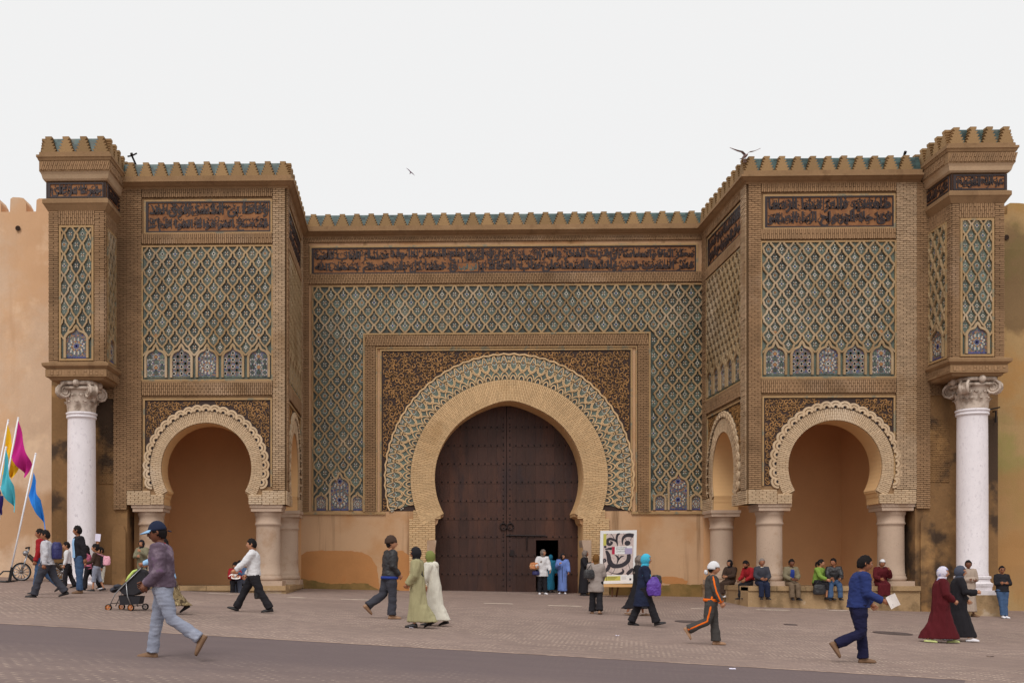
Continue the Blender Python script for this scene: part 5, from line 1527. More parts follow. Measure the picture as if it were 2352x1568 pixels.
    if rb:
        mat, hem, lo, ls = rb                              # hem height above ground in H
        m = MB()
        k0, k1 = P.leg[0], P.leg[1]
        rg = [ell_ring(pel + SD*(t*H), AX, SF, rx*H, ry*H, 20) for t, rx, ry in torso(lo, [], sp.get('belly', 0), sp.get('tsw', 1))]
        if sp.get('seat') is None:
            ac = (k0[2] + k1[2])/2; sprd = abs(k0[2].y - k1[2].y)/2; kc = (k0[1] + k1[1])/2; ksp = abs(k0[1].y - k1[1].y)/2
            for c, wv, dv, z in ((P.pel.lerp(kc, .45), .107, .090 + ksp/H*.35, None), (kc, .110, .092 + ksp/H*.9, None), (kc.lerp(ac, .5), .117, .098 + (ksp + sprd)/2/H*1.0, None), (ac, .122, .098 + sprd/H*1.05, hem*H)):
                zz = c.z if z is None else z
                rg.append([T(V3(c.x + wv*H*math.cos(v), c.y + dv*H*math.sin(v), zz)) for v in [2*pi*q/20 for q in range(20)]])
            m.loft(rg[::-1])
        else:
            m.loft(rg[::-1])
            for hip, knee, ank, fd, fu in P.leg: m.tube([T(hip), T(hip.lerp(knee, .5)), T(knee), T(knee.lerp(ank, .85))], [.075*H, .068*H, .060*H, .060*H], 14)
            kc = (k0[1] + k1[1])/2; ac = (k0[2] + k1[2])/2
            m.tube([T(P.pel), T(P.pel.lerp(kc, .6)), T(kc), T(kc.lerp(ac, .8))], [.07*H, .06*H, .055*H, .055*H], 12)
        sleeves(m, ls, sp.get('cuff', 1.0))
        queue(m, sp.get('rname', 'robe'), mat, r, vox, .012*H, 3, (13, 13, 2.2))
        if sp.get('hood'):
            m = MB(); m.ball(nk - SF*(.045*H) - SD*(.025*H), (.06*H, .05*H, .05*H), 0, 12, 8); queue(m, 'hood', mat, r, vox, .006*H)
        if sp.get('placket'):
            m = MB(); c = P.pel; lo2 = lo
            m.tube([nk - SD*(.03*H) + SF*(.058*H), pel + SD*(.15*H) + SF*(.078*lo2*H), pel + SF*(.086*lo2*H), T(V3(0, P.pel.y + .095*H, .30*H)), T(V3(0, (k0[2].y + k1[2].y)/2 + .10*H, hem*H + .03*H))], .006*H, 6); m.build('trim', [sp['placket']], r, smooth=True)
    for st in sp.get('stripes', ()):
        m = MB(); lo = bt[1]
        sg, i = st
        hip, knee, ank, fd, fu = P.leg[i]
        o_ = V3((1 if i == 0 else -1), 0, 0)
        m.tube([T(a + o_*(q*H*lo)) for a, q in ((hip + V3(0, 0, .06*H), .042), (hip.lerp(knee, .4), .052), (knee, .042), (knee.lerp(ank, .5), .041), (ank, .046))], .014*H, 8)
        sh, el, wr, fdv = P.arm[i]
        m.tube([T(a + o_*(q*H)) for a, q in ((sh + V3(0, 0, .02*H), .030), (sh.lerp(el, .5), .040), (el, .037), (el.lerp(wr, .6), .032), (wr, .028))], .011*H, 8)
        m.tube([T(wr - fdv*(.02*H)), T(wr + fdv*(.002*H))], .032*H, 12)
        m.build('stripe', [sp['stripem']], r, smooth=True)
    # ---- hair and headwear
    def shell(name, mat, scale, keep, dz=0.0, dy=0.0, n=28, k=20, thick=.05, jitter=0.0, label=None):
        m = MB(); idx = {}; V = []; F = []
        for i in range(k + 1):
            ph = pi*i/k
            for j in range(n):
                t = 2*pi*j/n; x, y, z = math.sin(ph)*math.sin(t), math.sin(ph)*math.cos(t), -math.cos(ph)
                X, Y_, Z_ = .37*x*scale[0], .45*y*scale[1] + dy, .53*z*scale[2] + dz
                if z < 0: X *= 1 - .22*(-z)**1.3
                jt_ = 1 + jitter*noise.noise((x*5, y*5, z*5))
                V.append(hp(X*jt_, Y_*jt_, Z_*jt_))
        for i in range(k):
            for j in range(n):
                t = 2*pi*(j + .5)/n; ph = pi*(i + .5)/k
                x, y, z = math.sin(ph)*math.sin(t), math.sin(ph)*math.cos(t), -math.cos(ph)
                if keep(x, y, z): F.append((i*n + (j+1) % n, i*n + j, (i+1)*n + j, (i+1)*n + (j+1) % n))
        c0 = hc; N_ = len(V)
        Vi = [c0 + (v - c0)*(1 - thick) for v in V]
        cnt = {}
        for f in F:
            for a, b_ in zip(f, f[1:] + f[:1]):
                if (b_, a) in cnt: cnt.pop((b_, a))
                else: cnt[(a, b_)] = 1
        G = F + [tuple(q + N_ for q in f[::-1]) for f in F] + [(b_, a, a + N_, b_ + N_) for a, b_ in cnt]
        m.add(V + Vi, G); return m.build(name, [mat], r, smooth=True, label=label)
    hw_ = sp.get('hair', 'short'); hm = sp.get('hairm', 'hair_black')
    hairline = lambda x, y, z: z > .50 or (y < .62 and z > .36) or (y < .34 and z > .02) or (y < .02 and z > -.30) or (y < -.30 and z > -.62)
    if hw_ in ('short', 'long', 'pony', 'cap', 'skull', 'beanie', 'bandana'): shell('hair', hm, (1.11, 1.08, 1.10), hairline, .0, -.012, jitter=.12)
    if hw_ == 'long' or hw_ == 'pony':
        m = MB()
        if hw_ == 'long': m.loft([ell_ring(hp(0, -.12 - .1*q, -.05 - .42*q), HS, HF, hh*(.40 - .02*q), hh*(.32 - .04*q), 14) for q in (0, .6, 1.2, 1.8, 2.2)])
        else: m.tube([hp(0, -.42, .12), hp(0, -.60, .05), hp(0, -.66, -.3), hp(0, -.55, -.75)], [hh*.09, hh*.13, hh*.13, hh*.03], 10); m.ball(hp(0, -.47, .12), hh*.12, 0, 8, 6)
        m.build('hair', [hm], r, smooth=True)
    hm2 = sp.get('hatm')
    if hw_ == 'cap':
        shell('cap', hm2, (1.16, 1.14, 1.18), lambda x, y, z: z > .22, .02, -.01, thick=.04)
        m = MB(); R0 = []
        for q in range(9):
            v = math.radians(-62 + 124*q/8); R0.append((v, hp(.40*math.sin(v), .44*math.cos(v) + .02, .20)))
        A = [p for _, p in R0]; B = [hp(.40*math.sin(v)*1.02, .44*math.cos(v) + .46*math.cos(v*1.1), .07) for v, _ in R0]
        m.add(A + B + [p - HU*(hh*.04) for p in A] + [p - HU*(hh*.04) for p in B], [(i, i+1, 10+i, 9+i) for i in range(8)] + [(18+i, 27+i, 28+i, 19+i) for i in range(8)] + [(9+i, 10+i, 28+i, 27+i) for i in range(8)])
        m.build('cap_visor', [sp['visorm']], r, smooth=True, label='pale blue visor of the cap')
        m = MB(); m.tube([hp(-.2, -.52, .05), hp(0, -.60, .02), hp(.0, -.72, -.04)], hh*.035, 6); m.build('cap_strap', [hm2], r, smooth=True)
    elif hw_ == 'beanie': shell('beanie', hm2, (1.28, 1.26, 1.26), lambda x, y, z: z > .02 or (y < 0 and z > -.15), .10, -.06, thick=.08, jitter=.08)
    elif hw_ == 'skull': shell('skullcap', hm2, (1.15, 1.13, 1.16), lambda x, y, z: z > .40, .03, 0)
    elif hw_ == 'bandana':
        shell('head_wrap', hm2, (1.20, 1.20, 1.20), lambda x, y, z: z > .22 or (y < .25 and z > -.20), .02, -.03, thick=.06, jitter=.05)
        m = MB()
        for q in range(7): m.ball(hp(.12*math.sin(q*2.1), -.62 - .05*math.cos(q), -.28 - .07*(q % 4)), hh*.13, 0, 8, 6)
        m.build('head_wrap_knot', [hm2], r, smooth=True)
    elif hw_ == 'hijab':
        shell('headscarf', hm2, (1.18, 1.15, 1.17), lambda x, y, z: not (y > .40 and abs(x) < .70 and -.86 < z < .50), .01, -.02, thick=.05, jitter=.05)
        m = MB()
        rings = []
        for q, (zz, yy, rx, ry) in enumerate(((-.36, .00, .36, .40), (-.60, -.02, .36, .38), (-.85, -.03, .46, .42), (-1.08, -.03, .68, .50), (-1.35, -.02, .80, .58), (-1.62 - .5*sp.get('drape', 0), -.02, .80, .62))):
            c = hc + (HU if q < 2 else V3(0, 0, 1))*(zz*hh) + (HF if q < 2 else AF)*(yy*hh)
            c = c + (nk - hc - V3(0, 0, (nk - hc).z))*min(1, max(0, (-zz - .4)/.6))
            rings.append([c + AX*(rx*hh*math.cos(v)*(1 + .05*math.sin(5*v + q))) + AF*(ry*hh*math.sin(v)*(1 + .05*math.sin(4*v))) for v in [2*pi*k/20 for k in range(20)]])
        m.loft(rings[::-1]); queue(m, 'headscarf_drape', hm2, r, vox*.9, .006*H, 3)
    if sp.get('glasses'):
        m = MB()
        for e in (-1, 1): m.loft([ell_ring(hp(e*.135, .46 + .02*q, .03), HS, HU, hh*.10, hh*.065, 10) for q in (0, 1)])
        m.tube([hp(-.3, .40, .05), hp(0, .47, .06), hp(.3, .40, .05)], hh*.014, 6); m.build('sunglasses', ['eye_dark'], r)
    return P
C = cloth
C('c_black', (38, 36, 40)); C('c_navy', (34, 40, 62)); C('c_jean', (66, 88, 120)); C('c_jean_pale', (140, 144, 160), patch=[(al(166, 170, 184), 3, .5, .66, .5)]); C('c_darkgrey', (62, 62, 70))
C('c_white', (214, 212, 214)); C('c_purplegrey', (98, 82, 96), patch=[(al(136, 120, 132), 6, .5, .64, .6), (al(104, 64, 108), 5, .55, .66, .5)]); C('c_red', (150, 34, 40)); C('c_maroon', (86, 26, 32)); C('c_lightblue', (150, 188, 224))
C('c_olive', (160, 152, 116)); C('c_cream', (212, 206, 192)); C('c_green', (120, 124, 70)); C('c_teal', (34, 100, 128)); C('c_blue', (112, 136, 200)); C('c_turq', (68, 174, 204)); C('c_brownscarf', (110, 76, 40)); C('c_greycoat', (150, 138, 132))
C('c_greyscarf', (128, 116, 108), patch=[(al(84, 74, 70), 14, .5, .6, .8)]); C('c_khaki', (128, 122, 100)); C('c_royal', (42, 54, 104)); C('c_navytr', (30, 30, 58)); C('c_track', (70, 67, 65)); C('c_orange', (232, 110, 30)); C('c_djgrey', (168, 150, 136)); C('c_floral', (214, 208, 220), patch=[(al(110, 120, 180), 16, .54, .62, .8)])
C('c_slate', (74, 78, 92)); C('c_brown', (70, 54, 46)); C('c_pink', (214, 120, 148)); C('c_camo', (128, 110, 80), patch=[(al(60, 48, 36), 14, .5, .58, .9), (al(190, 170, 130), 16, .56, .64, .8)]); C('c_hoodie', (196, 194, 200)); C('c_limegreen', (122, 150, 66)); C('c_olivejk', (122, 112, 90)); C('c_khakitr', (112, 94, 76)); C('c_bluejk', (70, 90, 120)); C('c_royalshirt', (44, 62, 134))
material('shoe_dark', al(36, 32, 34), var=.1, rough=.5); material('shoe_brown', al(116, 88, 66), var=.15, rough=.7); material('shoe_white', al(214, 210, 214), var=.05, rough=.6); material('shoe_lime', al(190, 196, 130), var=.05, rough=.6); material('shoe_sand', al(150, 116, 90), var=.1, rough=.7)
material('leather_black', al(40, 38, 40), var=.15, rough=.45, spec=.45, bump=.3)
ST = ((2, 3, 0), (-2, 3, 0))
SIT = ((82, 84, 0), (80, 80, 0))
PEOPLE = [
 dict(k='capman', px=374, py=1513, hpx=313, face=-92, hat=.0, head=(6, 8), lean=3, legs=((-20, 36, 62), (14, 6, -2)), arms=((-8, 10, 52, 12), (10, 8, 40, 20)), top=('c_purplegrey', .0, 1.16, 1.28), tname='sweater', collar='c_red', bottom=('c_jean_pale', .96, .10), shoes='shoe_brown', hair='cap', hatm='c_navy', visorm='c_lightblue', skin='skin_c', moustache=True, label='man in a navy cap and mottled purple sweater striding past in pale jeans'),
 dict(k='stroller', px=386, py=1409, hpx=174, face=-90, lean=8, legs=((10, 8, 0), (-16, 24, 30)), arms=((48, 6, 26, 0), (46, 6, 26, 0)), top=('c_lightblue', -.06, 1.12, 1.15), tname='blouse', robe=('c_camo', .11, .92, .9), rname='skirt', shoes='shoe_dark', hair='long', label='dark-haired woman in a light blue top pushing the stroller'),
 dict(k='hoodie', px=109, py=1372, hpx=155, face=-88, legs=((24, 6, -4), (-22, 16, 14)), arms=((-6, 6, 14, 0), (10, 6, 20, 0)), top=('c_hoodie', -.03, 1.12, 1.15), tname='hooded_sweater', bottom=('c_darkgrey', 1.12, .22), shoes='shoe_dark', skin='skin_b', label='boy in a pale hooded sweater walking with a blue backpack'),
 dict(k='redboy', px=96, py=1364, hpx=150, face=-85, legs=((12, 6, 0), (-18, 30, 30)), top=('c_red', -.02, 1.05, 1.1), tname='shirt', bottom=('c_jean', 1.05, .1), shoes='shoe_dark', label='youth in a red shirt and jeans behind the hooded boy'),
 dict(k='jacketman', px=182, py=1362, hpx=155, face=-55, head=(-38, 2), legs=((3, 2, 0), (-3, 2, 0)), arms=((-14, 10, 10, 0), (-18, 8, 16, 0)), top=('c_black', .0, 1.10, 1.15), front=('c_lightblue', 34, .0, .285), bottom=('c_jean', 1.02, .08), shoes='shoe_brown', label='man in an open black jacket and sky blue shirt standing in jeans'),
 dict(k='whitekid', px=156, py=1350, hpx=106, face=-80, headk=1.2, legs=((10, 5, 0), (-10, 14, 8)), top=('c_white', -.02, 1.05, 1.1), tname='shirt', bottom=('c_black', 1.1, .2), shoes='shoe_dark', skin='skin_a', label='child in a white shirt and black trousers beside the marble column'),
 dict(k='pinkgirl', px=205, py=1355, hpx=103, face=-95, headk=1.2, lean=10, legs=((14, 6, 0), (-24, 12, 12)), top=('c_pink', -.04, 1.08, 1.1), tname='blouse', bottom=('c_black', 1.15, .4), shoes='shoe_dark', hair='long', skin='skin_a', label='girl in a pink top and flared black trousers behind the jacket man'),
 dict(k='bowngirl', px=222, py=1357, hpx=108, face=-88, headk=1.2, legs=((10, 4, 0), (-10, 14, 8)), arms=((18, 6, 50, 0), (6, 6, 20, 0)), top=('c_brown', .0, 1.05, 1.08), tname='sweater', bottom=('c_jean_pale', 1.05, .1, .35), shoes='shoe_dark', hair='pony', skin='skin_a', label='girl with a ponytail in a brown sweater and short jeans'),
 dict(k='papergirl', px=234, py=1352, hpx=96, face=-60, headk=1.2, legs=ST, arms=((-4, 8, 20, 0), (168, 14, 4, 0)), top=('c_black', .0, 1.05, 1.05), tname='sweater', bottom=('c_cream', 1.05, .1, .5), shoes='shoe_white', skin='skin_a', label='girl in black raising a sheet of paper over her head'),
 dict(k='khakiwoman', px=327, py=1352, hpx=112, face=-15, arms=((30, 8, 108, 28), (24, 8, 70, 50)), robe=('c_khaki', .05, 1.12, 1.25), rname='robe', hair='hijab', hatm='c_black', skin='skin_a', label='woman in a khaki robe and black headscarf by the porch column, hand at her mouth'),
 dict(k='whitejk', px=583, py=1405, hpx=168, face=-90, legs=((-23, 8, 4), (31, 4, -18)), arms=((38, 8, 14, 0), (10, 6, 24, 0)), top=('c_white', -.01, 1.14, 1.2), bottom=('c_black', 1.04, .25), shoes='shoe_dark', skin='skin_a', label='man in a white jacket and black trousers with a long stride'),
 dict(k='beanie', px=895, py=1420, hpx=186, face=112, head=(-22, 0), legs=((-16, 40, 42), (4, 8, 0)), arms=((-8, 8, 46, 10), (-6, 8, 46, 10)), top=('leather_black', -.02, 1.20, 1.2), hemband='c_royalshirt', bottom=('c_darkgrey', 1.12, .18), shoes='shoe_sand', hair='beanie', hatm='c_brown', skin='skin_a', label='man in a knit beanie and black leather jacket walking away'),
 dict(k='olive', px=960, py=1441, hpx=184, face=-100, legs=((6, 4, 0), (-9, 20, 24)), arms=((6, 10, 34, 14), (6, 10, 34, 14)), robe=('c_olive', .075, 1.10, 1.45), hair='hijab', drape=1.0, hatm='c_black', shoes='shoe_dark', label='woman in an olive green djellaba and black headscarf'),
 dict(k='cream', px=997, py=1436, hpx=170, face=-118, lean=8, legs=((8, 4, 0), (-10, 14, 12)), arms=((10, 10, 20, 0), (10, 8, 20, 10)), robe=('c_cream', .075, 1.06, 1.35), hood=True, hair='hijab', hatm='c_green', shoes='shoe_dark', label='woman in a white djellaba and olive green headscarf'),
 dict(k='tunic', px=1246, py=1364, hpx=102, face=5, head=(35, 4), arms=((10, 12, 20, 0), (16, 16, 60, 0)), top=('c_white', -.13, 1.12, 1.25), tname='tunic', bottom=('c_black', 1.05, .2), hair='hijab', hatm='c_greyscarf', shoes='shoe_white', skin='skin_a', label='woman in a white tunic and patterned grey headscarf before the wicket door'),
 dict(k='teal', px=1264, py=1360, hpx=86, face=150, arms=((8, 8, 14, 0), (8, 8, 14, 0)), robe=('c_teal', .07, 1.12, 1.3), hair='hijab', hatm='c_teal', shoes='shoe_dark', label='woman in a deep teal robe half hidden behind the white tunic'),
 dict(k='bluedj', px=1292, py=1363, hpx=92, face=-12, head=(35, 4), arms=((10, 14, 24, 0), (24, 10, 104, 30)), robe=('c_blue', .07, 1.2, 1.5), placket='c_navy', hair='hijab', hatm='c_black', shoes='shoe_white', skin='skin_a', label='woman in a periwinkle blue djellaba and black headscarf at the door'),
 dict(k='blackdj', px=1341, py=1367, hpx=103, face=70, arms=((6, 8, 24, 10), (20, 8, 96, 10)), robe=('c_black', .05, 1.1, 1.35), placket='c_cream', hair='hijab', hatm='c_greyscarf', shoes='shoe_dark', label='woman in a black djellaba with cream trim beside the poster'),
 dict(k='greycoat', px=1369, py=1409, hpx=136, face=168, legs=((6, 4, 0), (-6, 12, 6)), arms=((8, 10, 40, 20), (8, 10, 44, 20)), top=('c_greycoat', -.16, 1.16, 1.25), tname='coat', bottom=('c_black', 1.12, .35), hair='hijab', hatm='c_brownscarf', shoes='shoe_sand', label='woman in a long grey cardigan and brown headscarf seen from behind'),
 dict(k='turq', px=1477, py=1437, hpx=164, face=82, lean=4, legs=((-14, 10, 6), (24, 6, -14)), arms=((14, 6, 60, 14), (12, 8, 50, 0)), top=('c_navy', -.24, 1.10, 1.15), tname='coat', bottom=('c_black', 1.1, .28), hair='hijab', hatm='c_turq', shoes='shoe_dark', skin='skin_a', label='woman in a turquoise headscarf and navy coat striding past the poster'),
 dict(k='hidden', px=1464, py=1413, hpx=137, face=80, legs=((14, 6, 0), (-14, 12, 10)), robe=('c_black', .12, 1.0, 1.1), hair='hijab', hatm='c_greyscarf', shoes='shoe_brown', slipper=True, label='woman in black with a grey headscarf hidden behind the navy coat'),
 dict(k='track', px=1634, py=1480, hpx=189, face=78, legs=((9, 5, 0), (-13, 52, 58)), arms=((-12, 8, 14, 0), (12, 10, 12, 0)), top=('c_track', .02, 1.08, 1.1), hemband='c_orange', stripes=((1, 0), (1, 1)), stripem='c_orange', bottom=('c_track', 1.05, .35), hair='bandana', hatm='c_white', shoes='shoe_sand', skin='skin_a', label='woman in a grey tracksuit with orange stripes and a white head wrap'),
 dict(k='blueman', px=1971, py=1522, hpx=246, face=82, head=(4, 10), lean=6, legs=((11, 8, 0), (2, 66, 58)), arms=((6, 8, 40, 0), (4, 10, 62, -4)), top=('c_royal', -.01, 1.18, 1.2), tname='sweater', collar='c_slate', bottom=('c_navytr', 1.02, .12), shoes='shoe_brown', label='young man in a blue sweater and navy trousers walking with a newspaper'),
 dict(k='maroon', px=2160, py=1475, hpx=173, face=76, head=(-14, 4), legs=((17, 4, 0), (-16, 8, 4)), arms=((6, 8, 20, 0), (10, 10, 40, 20)), robe=('c_maroon', .055, 1.24, 1.3), hair='hijab', hatm='c_floral', shoes='shoe_lime', slipper=True, skin='skin_a', belly=.01, label='woman in a maroon velvet djellaba and white floral headscarf'),
 dict(k='dark', px=2200, py=1471, hpx=171, face=72, head=(-12, 4), legs=((-12, 8, 4), (16, 4, 0)), arms=((6, 8, 40, 10), (20, 10, 70, 20)), robe=('c_black', .055, 1.18, 1.25), hair='hijab', hatm='c_slate', shoes='shoe_white', slipper=True, skin='skin_a', belly=.01, label='woman in a charcoal robe and slate headscarf beside the maroon djellaba'),
 dict(k='djman', px=2225, py=1405, Y=31.3, hpx=129, face=12, head=(-34, 2), lean=-2, legs=((6, 2, 0), (0, 2, 0)), arms=((12, 8, 80, 62), (12, 8, 76, 60)), robe=('c_djgrey', .09, 1.16, 1.35), hair='short', skin='skin_c', shoes='shoe_brown', beard=False, label='man in a beige grey djellaba leaning at the white marble column'),
 dict(k='tshirt', px=2302, py=1408, Y=31.15, hpx=119, face=-4, head=(-8, 2), lean=-4, legs=((8, 2, 0), (12, 4, 0)), legab=-.05, arms=((14, 10, 96, 66), (14, 10, 92, 64)), top=('c_black', -.03, 1.12, 1.15), tname='shirt', bottom=('c_jean', 1.02, .05), glasses=True, shoes='shoe_white', skin='skin_b', label='man in black shirt, jeans and sunglasses with folded arms by the ochre wall'),
]
zs_ = ZB['plinth']
SEATED = [
 dict(k='s_hijab', seat=(1678, 35.6, zs_), H=1.58, face=-52, legs=SIT, arms=((20, 8, 66, 34), (20, 8, 66, 34)), robe=('c_brown', .1, 1.22, 1.3), rname='robe', hair='hijab', hatm='c_black', shoes='shoe_white', skin='skin_a', label='seated woman in a dark brown robe and black headscarf by the inner porch column'),
 dict(k='s_red', seat=(1727, YB + .75, zs_), H=1.62, face=-62, lean=20, head=(-10, 24), legs=SIT, arms=((18, 8, 46, 18), (18, 8, 46, 18)), top=('c_red', .0, 1.06, 1.1), tname='sweater', bottom=('c_black', 1.05, .1), beard=True, skin='skin_b', label='bearded man in a red jersey sitting bowed on the bench corner'),
 dict(k='s_grey', seat=(1748, YB + .06, zs_), H=1.64, face=-4, lean=8, head=(4, 2), legs=((84, 88, 0), (84, 78, 0)), arms=((16, 10, 56, 34), (16, 10, 56, 34)), top=('c_darkgrey', -.01, 1.12, 1.12), collar='c_cream', bottom=('c_navy', 1.06, .1), hairm='hair_grey', moustache=True, browm='hair_grey', skin='skin_b', label='grey-haired man with a moustache in a dark jacket sitting on the bench corner'),
 dict(k='s_olive', seat=(1814, YB + .12, zs_), H=1.62, face=2, lean=10, head=(6, 10), legs=((80, 76, 0), (80, 72, 0)), arms=((18, 10, 52, 34), (18, 10, 52, 34)), top=('c_olivejk', -.02, 1.2, 1.25), front=('c_royalshirt', 22, .1, .28), bottom=('c_khakitr', 1.05, .1), skin='skin_c', label='man in an olive jacket over a blue shirt sitting alone on the bench'),
 dict(k='s_green', seat=(1876, YB + .12, zs_), H=1.60, face=40, lean=12, head=(25, 4), legs=((80, 80, 0), (82, 84, 0)), arms=((22, 8, 42, 6), (30, 8, 34, 8)), top=('c_limegreen', .0, 1.08, 1.1), tname='sweater', bottom=('c_black', 1.08, .0, .4), bname='skirt', hair='pony', shoes='shoe_dark', skin='skin_a', label='young woman with a ponytail in a lime green sweater sitting on the bench'),
 dict(k='s_leather', seat=(1914, YB + .12, zs_), H=1.66, face=-14, lean=12, head=(-38, 4), legs=((82, 78, 0), (80, 70, 0)), legab=.10, arms=((24, 10, 48, 20), (30, 10, 40, 24)), top=('leather_black', -.02, 1.12, 1.15), bottom=('c_jean', 1.05, .05), beard=False, skin='skin_b', label='man in a black leather jacket and jeans sitting beside the green sweater'),
 dict(k='s_maroon', seat=(2022, YB + .14, zs_), H=1.60, face=-8, lean=14, head=(8, 14), legs=SIT, arms=((24, 12, 128, 16), (18, 10, 56, 30)), robe=('c_maroon', .1, 1.2, 1.3), hair='skull', hatm='c_white', hairm='hair_grey', skin='skin_b', shoes='shoe_sand', label='old man in a maroon djellaba and white skullcap sitting by the porch column'),
 dict(k='s_reader', seat=(541, YB - .0, zs_), H=1.58, face=10, lean=26, head=(-6, 30), legs=((98, 112, 0), (96, 108, 0)), arms=((30, 8, 66, 24), (30, 8, 66, 24)), top=('c_red', -.01, 1.12, 1.15), bottom=('c_black', 1.02, .05), hair='long', skin='skin_a', label='long-haired reader in a dark red jacket sitting on the porch step'),
 dict(k='s_reader2', seat=(562, YB - .0, zs_), H=1.60, face=-30, lean=20, head=(0, 20), legs=((98, 108, 0), (96, 104, 0)), arms=((34, 8, 90, 20), (30, 8, 60, 20)), top=('c_bluejk', -.01, 1.1, 1.12), bottom=('c_slate', 1.04, .05), hair='short', skin='skin_a', label='person in a blue jacket and grey trousers sitting on the porch step'),
]
for sp in SEATED: sp['group'] = 'people sitting on the porch steps and bench'
for sp in PEOPLE: sp['group'] = 'people crossing and standing in the square'
PP = {}
for sp in PEOPLE + SEATED: PP[sp['k']] = make_person(sp)
run_jobs()
# ------------------------------------------------------------------ flags on their stands
def px_at(p): return FPX / Vector((p.x, p.y, 0)).dot(_F)
for nm, c in (('flag_magenta', (176, 36, 120)), ('flag_yellow', (220, 172, 36)), ('flag_turquoise', (76, 168, 182)), ('flag_blue', (44, 120, 200)), ('flag_indigo', (56, 44, 110))): cloth(nm, c, 1.15, .06)
material('pole_white', al(222, 220, 224), var=.03, rough=.4); material('frame_black', al(34, 32, 34), var=.1, rough=.5)
yf = PG(22, 1336).y
def flag(base_px, top, q, mat, label, Y, dY=0.0):
    """q: pole-top, pole-bottom, outer-bottom, outer-top corner of the drooping cloth, in frame pixels"""
    b = PY(base_px[0], base_px[1], Y); b.z = ground_z(b.x, b.y); t = PY(top[0], top[1], Y)
    r = thing('flag', b, label, 'flag', 'flags on leaning white poles')
    m = MB(); m.tube([b + Vector((0, 0, .05)), t], .026, 10); m.ball(t, .034, 0, 8, 6); m.build('pole', ['pole_white'], r, smooth=True)
    A, B, C_, D = (PY(x, y, Y) for x, y in q)
    n, k = 14, 18; V = []
    for i in range(k + 1):
        for j in range(n + 1):
            u, v = j/n, i/k
            p = (A.lerp(B, v)).lerp(D.lerp(C_, v), u)
            p = p + Vector((.02*math.sin(9*u + 3*v), (.16*math.sin(7.5*u + 2.2*v) + .07*math.sin(15*u - 3*v))*min(1, u*3)*(.4 + .6*v) - .03, -.10*math.sin(pi*u)*(1 - v)))
            V.append(p)
    m = MB(); m.add(V, [(i*(n+1)+j, (i+1)*(n+1)+j, (i+1)*(n+1)+j+1, i*(n+1)+j+1) for i in range(k) for j in range(n)], 0); m.build('flag_cloth', [mat], r, smooth=True)
    return b
flag((20, 1336), (82, 1042), ((78, 1084), (66, 1138), (109, 1226), (92, 1150)), 'flag_blue', 'drooping bright blue flag on a leaning white pole', yf)
flag((-28, 1336), (42, 960), ((43, 966), (27, 1050), (60, 1098), (72, 1066)), 'flag_magenta', 'drooping magenta flag on a tall leaning white pole', yf + .35)
flag((-50, 1336), (19, 965), ((18, 974), (2, 1086), (30, 1100), (44, 1068)), 'flag_yellow', 'drooping yellow flag behind the magenta one', yf + .7)
flag((-44, 1336), (14, 1027), ((14, 1030), (2, 1122), (37, 1178), (31, 1120)), 'flag_turquoise', 'drooping turquoise flag in front of the yellow one', yf - .1)
flag((-58, 1336), (0, 1118), ((-1, 1124), (-12, 1170), (4, 1184), (6, 1136)), 'flag_indigo', 'dark indigo flag at the outermost pole beside the turquoise one', yf - .3)
b = PG(22, 1336); st = thing('flag_stand', (b.x - .4, b.y, ground_z(b.x - .4, b.y)), 'black steel frame stand holding the flag poles', 'stand')
m = MB(); gz = b.z + .02
m.tube([(b.x + .0, b.y - .02, gz), (b.x + .09, b.y - .02, gz + .42)], .05, 8); m.build('socket', ['frame_black'], st)
m = MB(); m.tube([(b.x - .0, b.y - .25, gz), (b.x - 1.7, b.y - .25, gz + .02)], .03, 6); m.tube([(b.x, b.y - .27, gz), (b.x, b.y + .6, gz + .01)], .03, 6); m.build('base_bar', ['frame_black'], st)
m = MB(); m.tube([(b.x + .04, b.y - .08, gz + .30), (b.x - .14, b.y - .12, gz + .30), (b.x - .40, b.y - .24, gz + .02)], .025, 6); m.build('brace', ['frame_black'], st)
# ------------------------------------------------------------------ moped against the rampart
material('moped_paint', al(62, 52, 46), var=.25, scale=5, rough=.5, metal=.3, patch=[(al(110, 84, 60), 6, .52, .64, .6)]); material('rubber', al(30, 29, 30), var=.15, rough=.85); material('chrome', al(150, 148, 150), var=.1, rough=.3, metal=.8); material('rim_orange', al(226, 130, 40), var=.08, rough=.4)
def wheel(parent, c, r, ax, w, rimm, name='wheel', spokes=8, tyre=.18):
    """tyre and rim about an axle direction ax"""
    ax = Vector(ax).normalized(); a = ax.cross(Vector((0, 0, 1))).normalized(); b = a.cross(ax)
    m = MB(); m.tube([c + (a*math.cos(t) + b*math.sin(t))*(r*(1 - tyre*.5)) for t in [2*pi*i/24 for i in range(25)]], r*tyre*.5, 8)
    o = m.build(name, ['rubber'], parent, smooth=True)
    k = MB(); k.tube([c + (a*math.cos(t) + b*math.sin(t))*(r*(1 - tyre)) for t in [2*pi*i/24 for i in range(25)]], r*.06, 6)
    for i in range(spokes): t = 2*pi*i/spokes; k.tube([c + (a*math.cos(t) + b*math.sin(t))*r*.10, c + (a*math.cos(t) + b*math.sin(t))*r*(1 - tyre)], r*.05, 5)
    k.tube([c - ax*w, c + ax*w], r*.14, 8); k.build('rim', [rimm], o, smooth=True)
    return o
mb0 = PY(98, 1300, 31.9); gz = ground_z(mb0.x, mb0.y); ps = math.radians(-62)
md = Vector((math.sin(ps), -math.cos(ps)*.9, 0)).normalized(); ml = Vector((-md.y, md.x, 0))
mo = thing('moped', (mb0.x, mb0.y, gz), 'old brown moped parked against the pink rampart wall', 'moped')
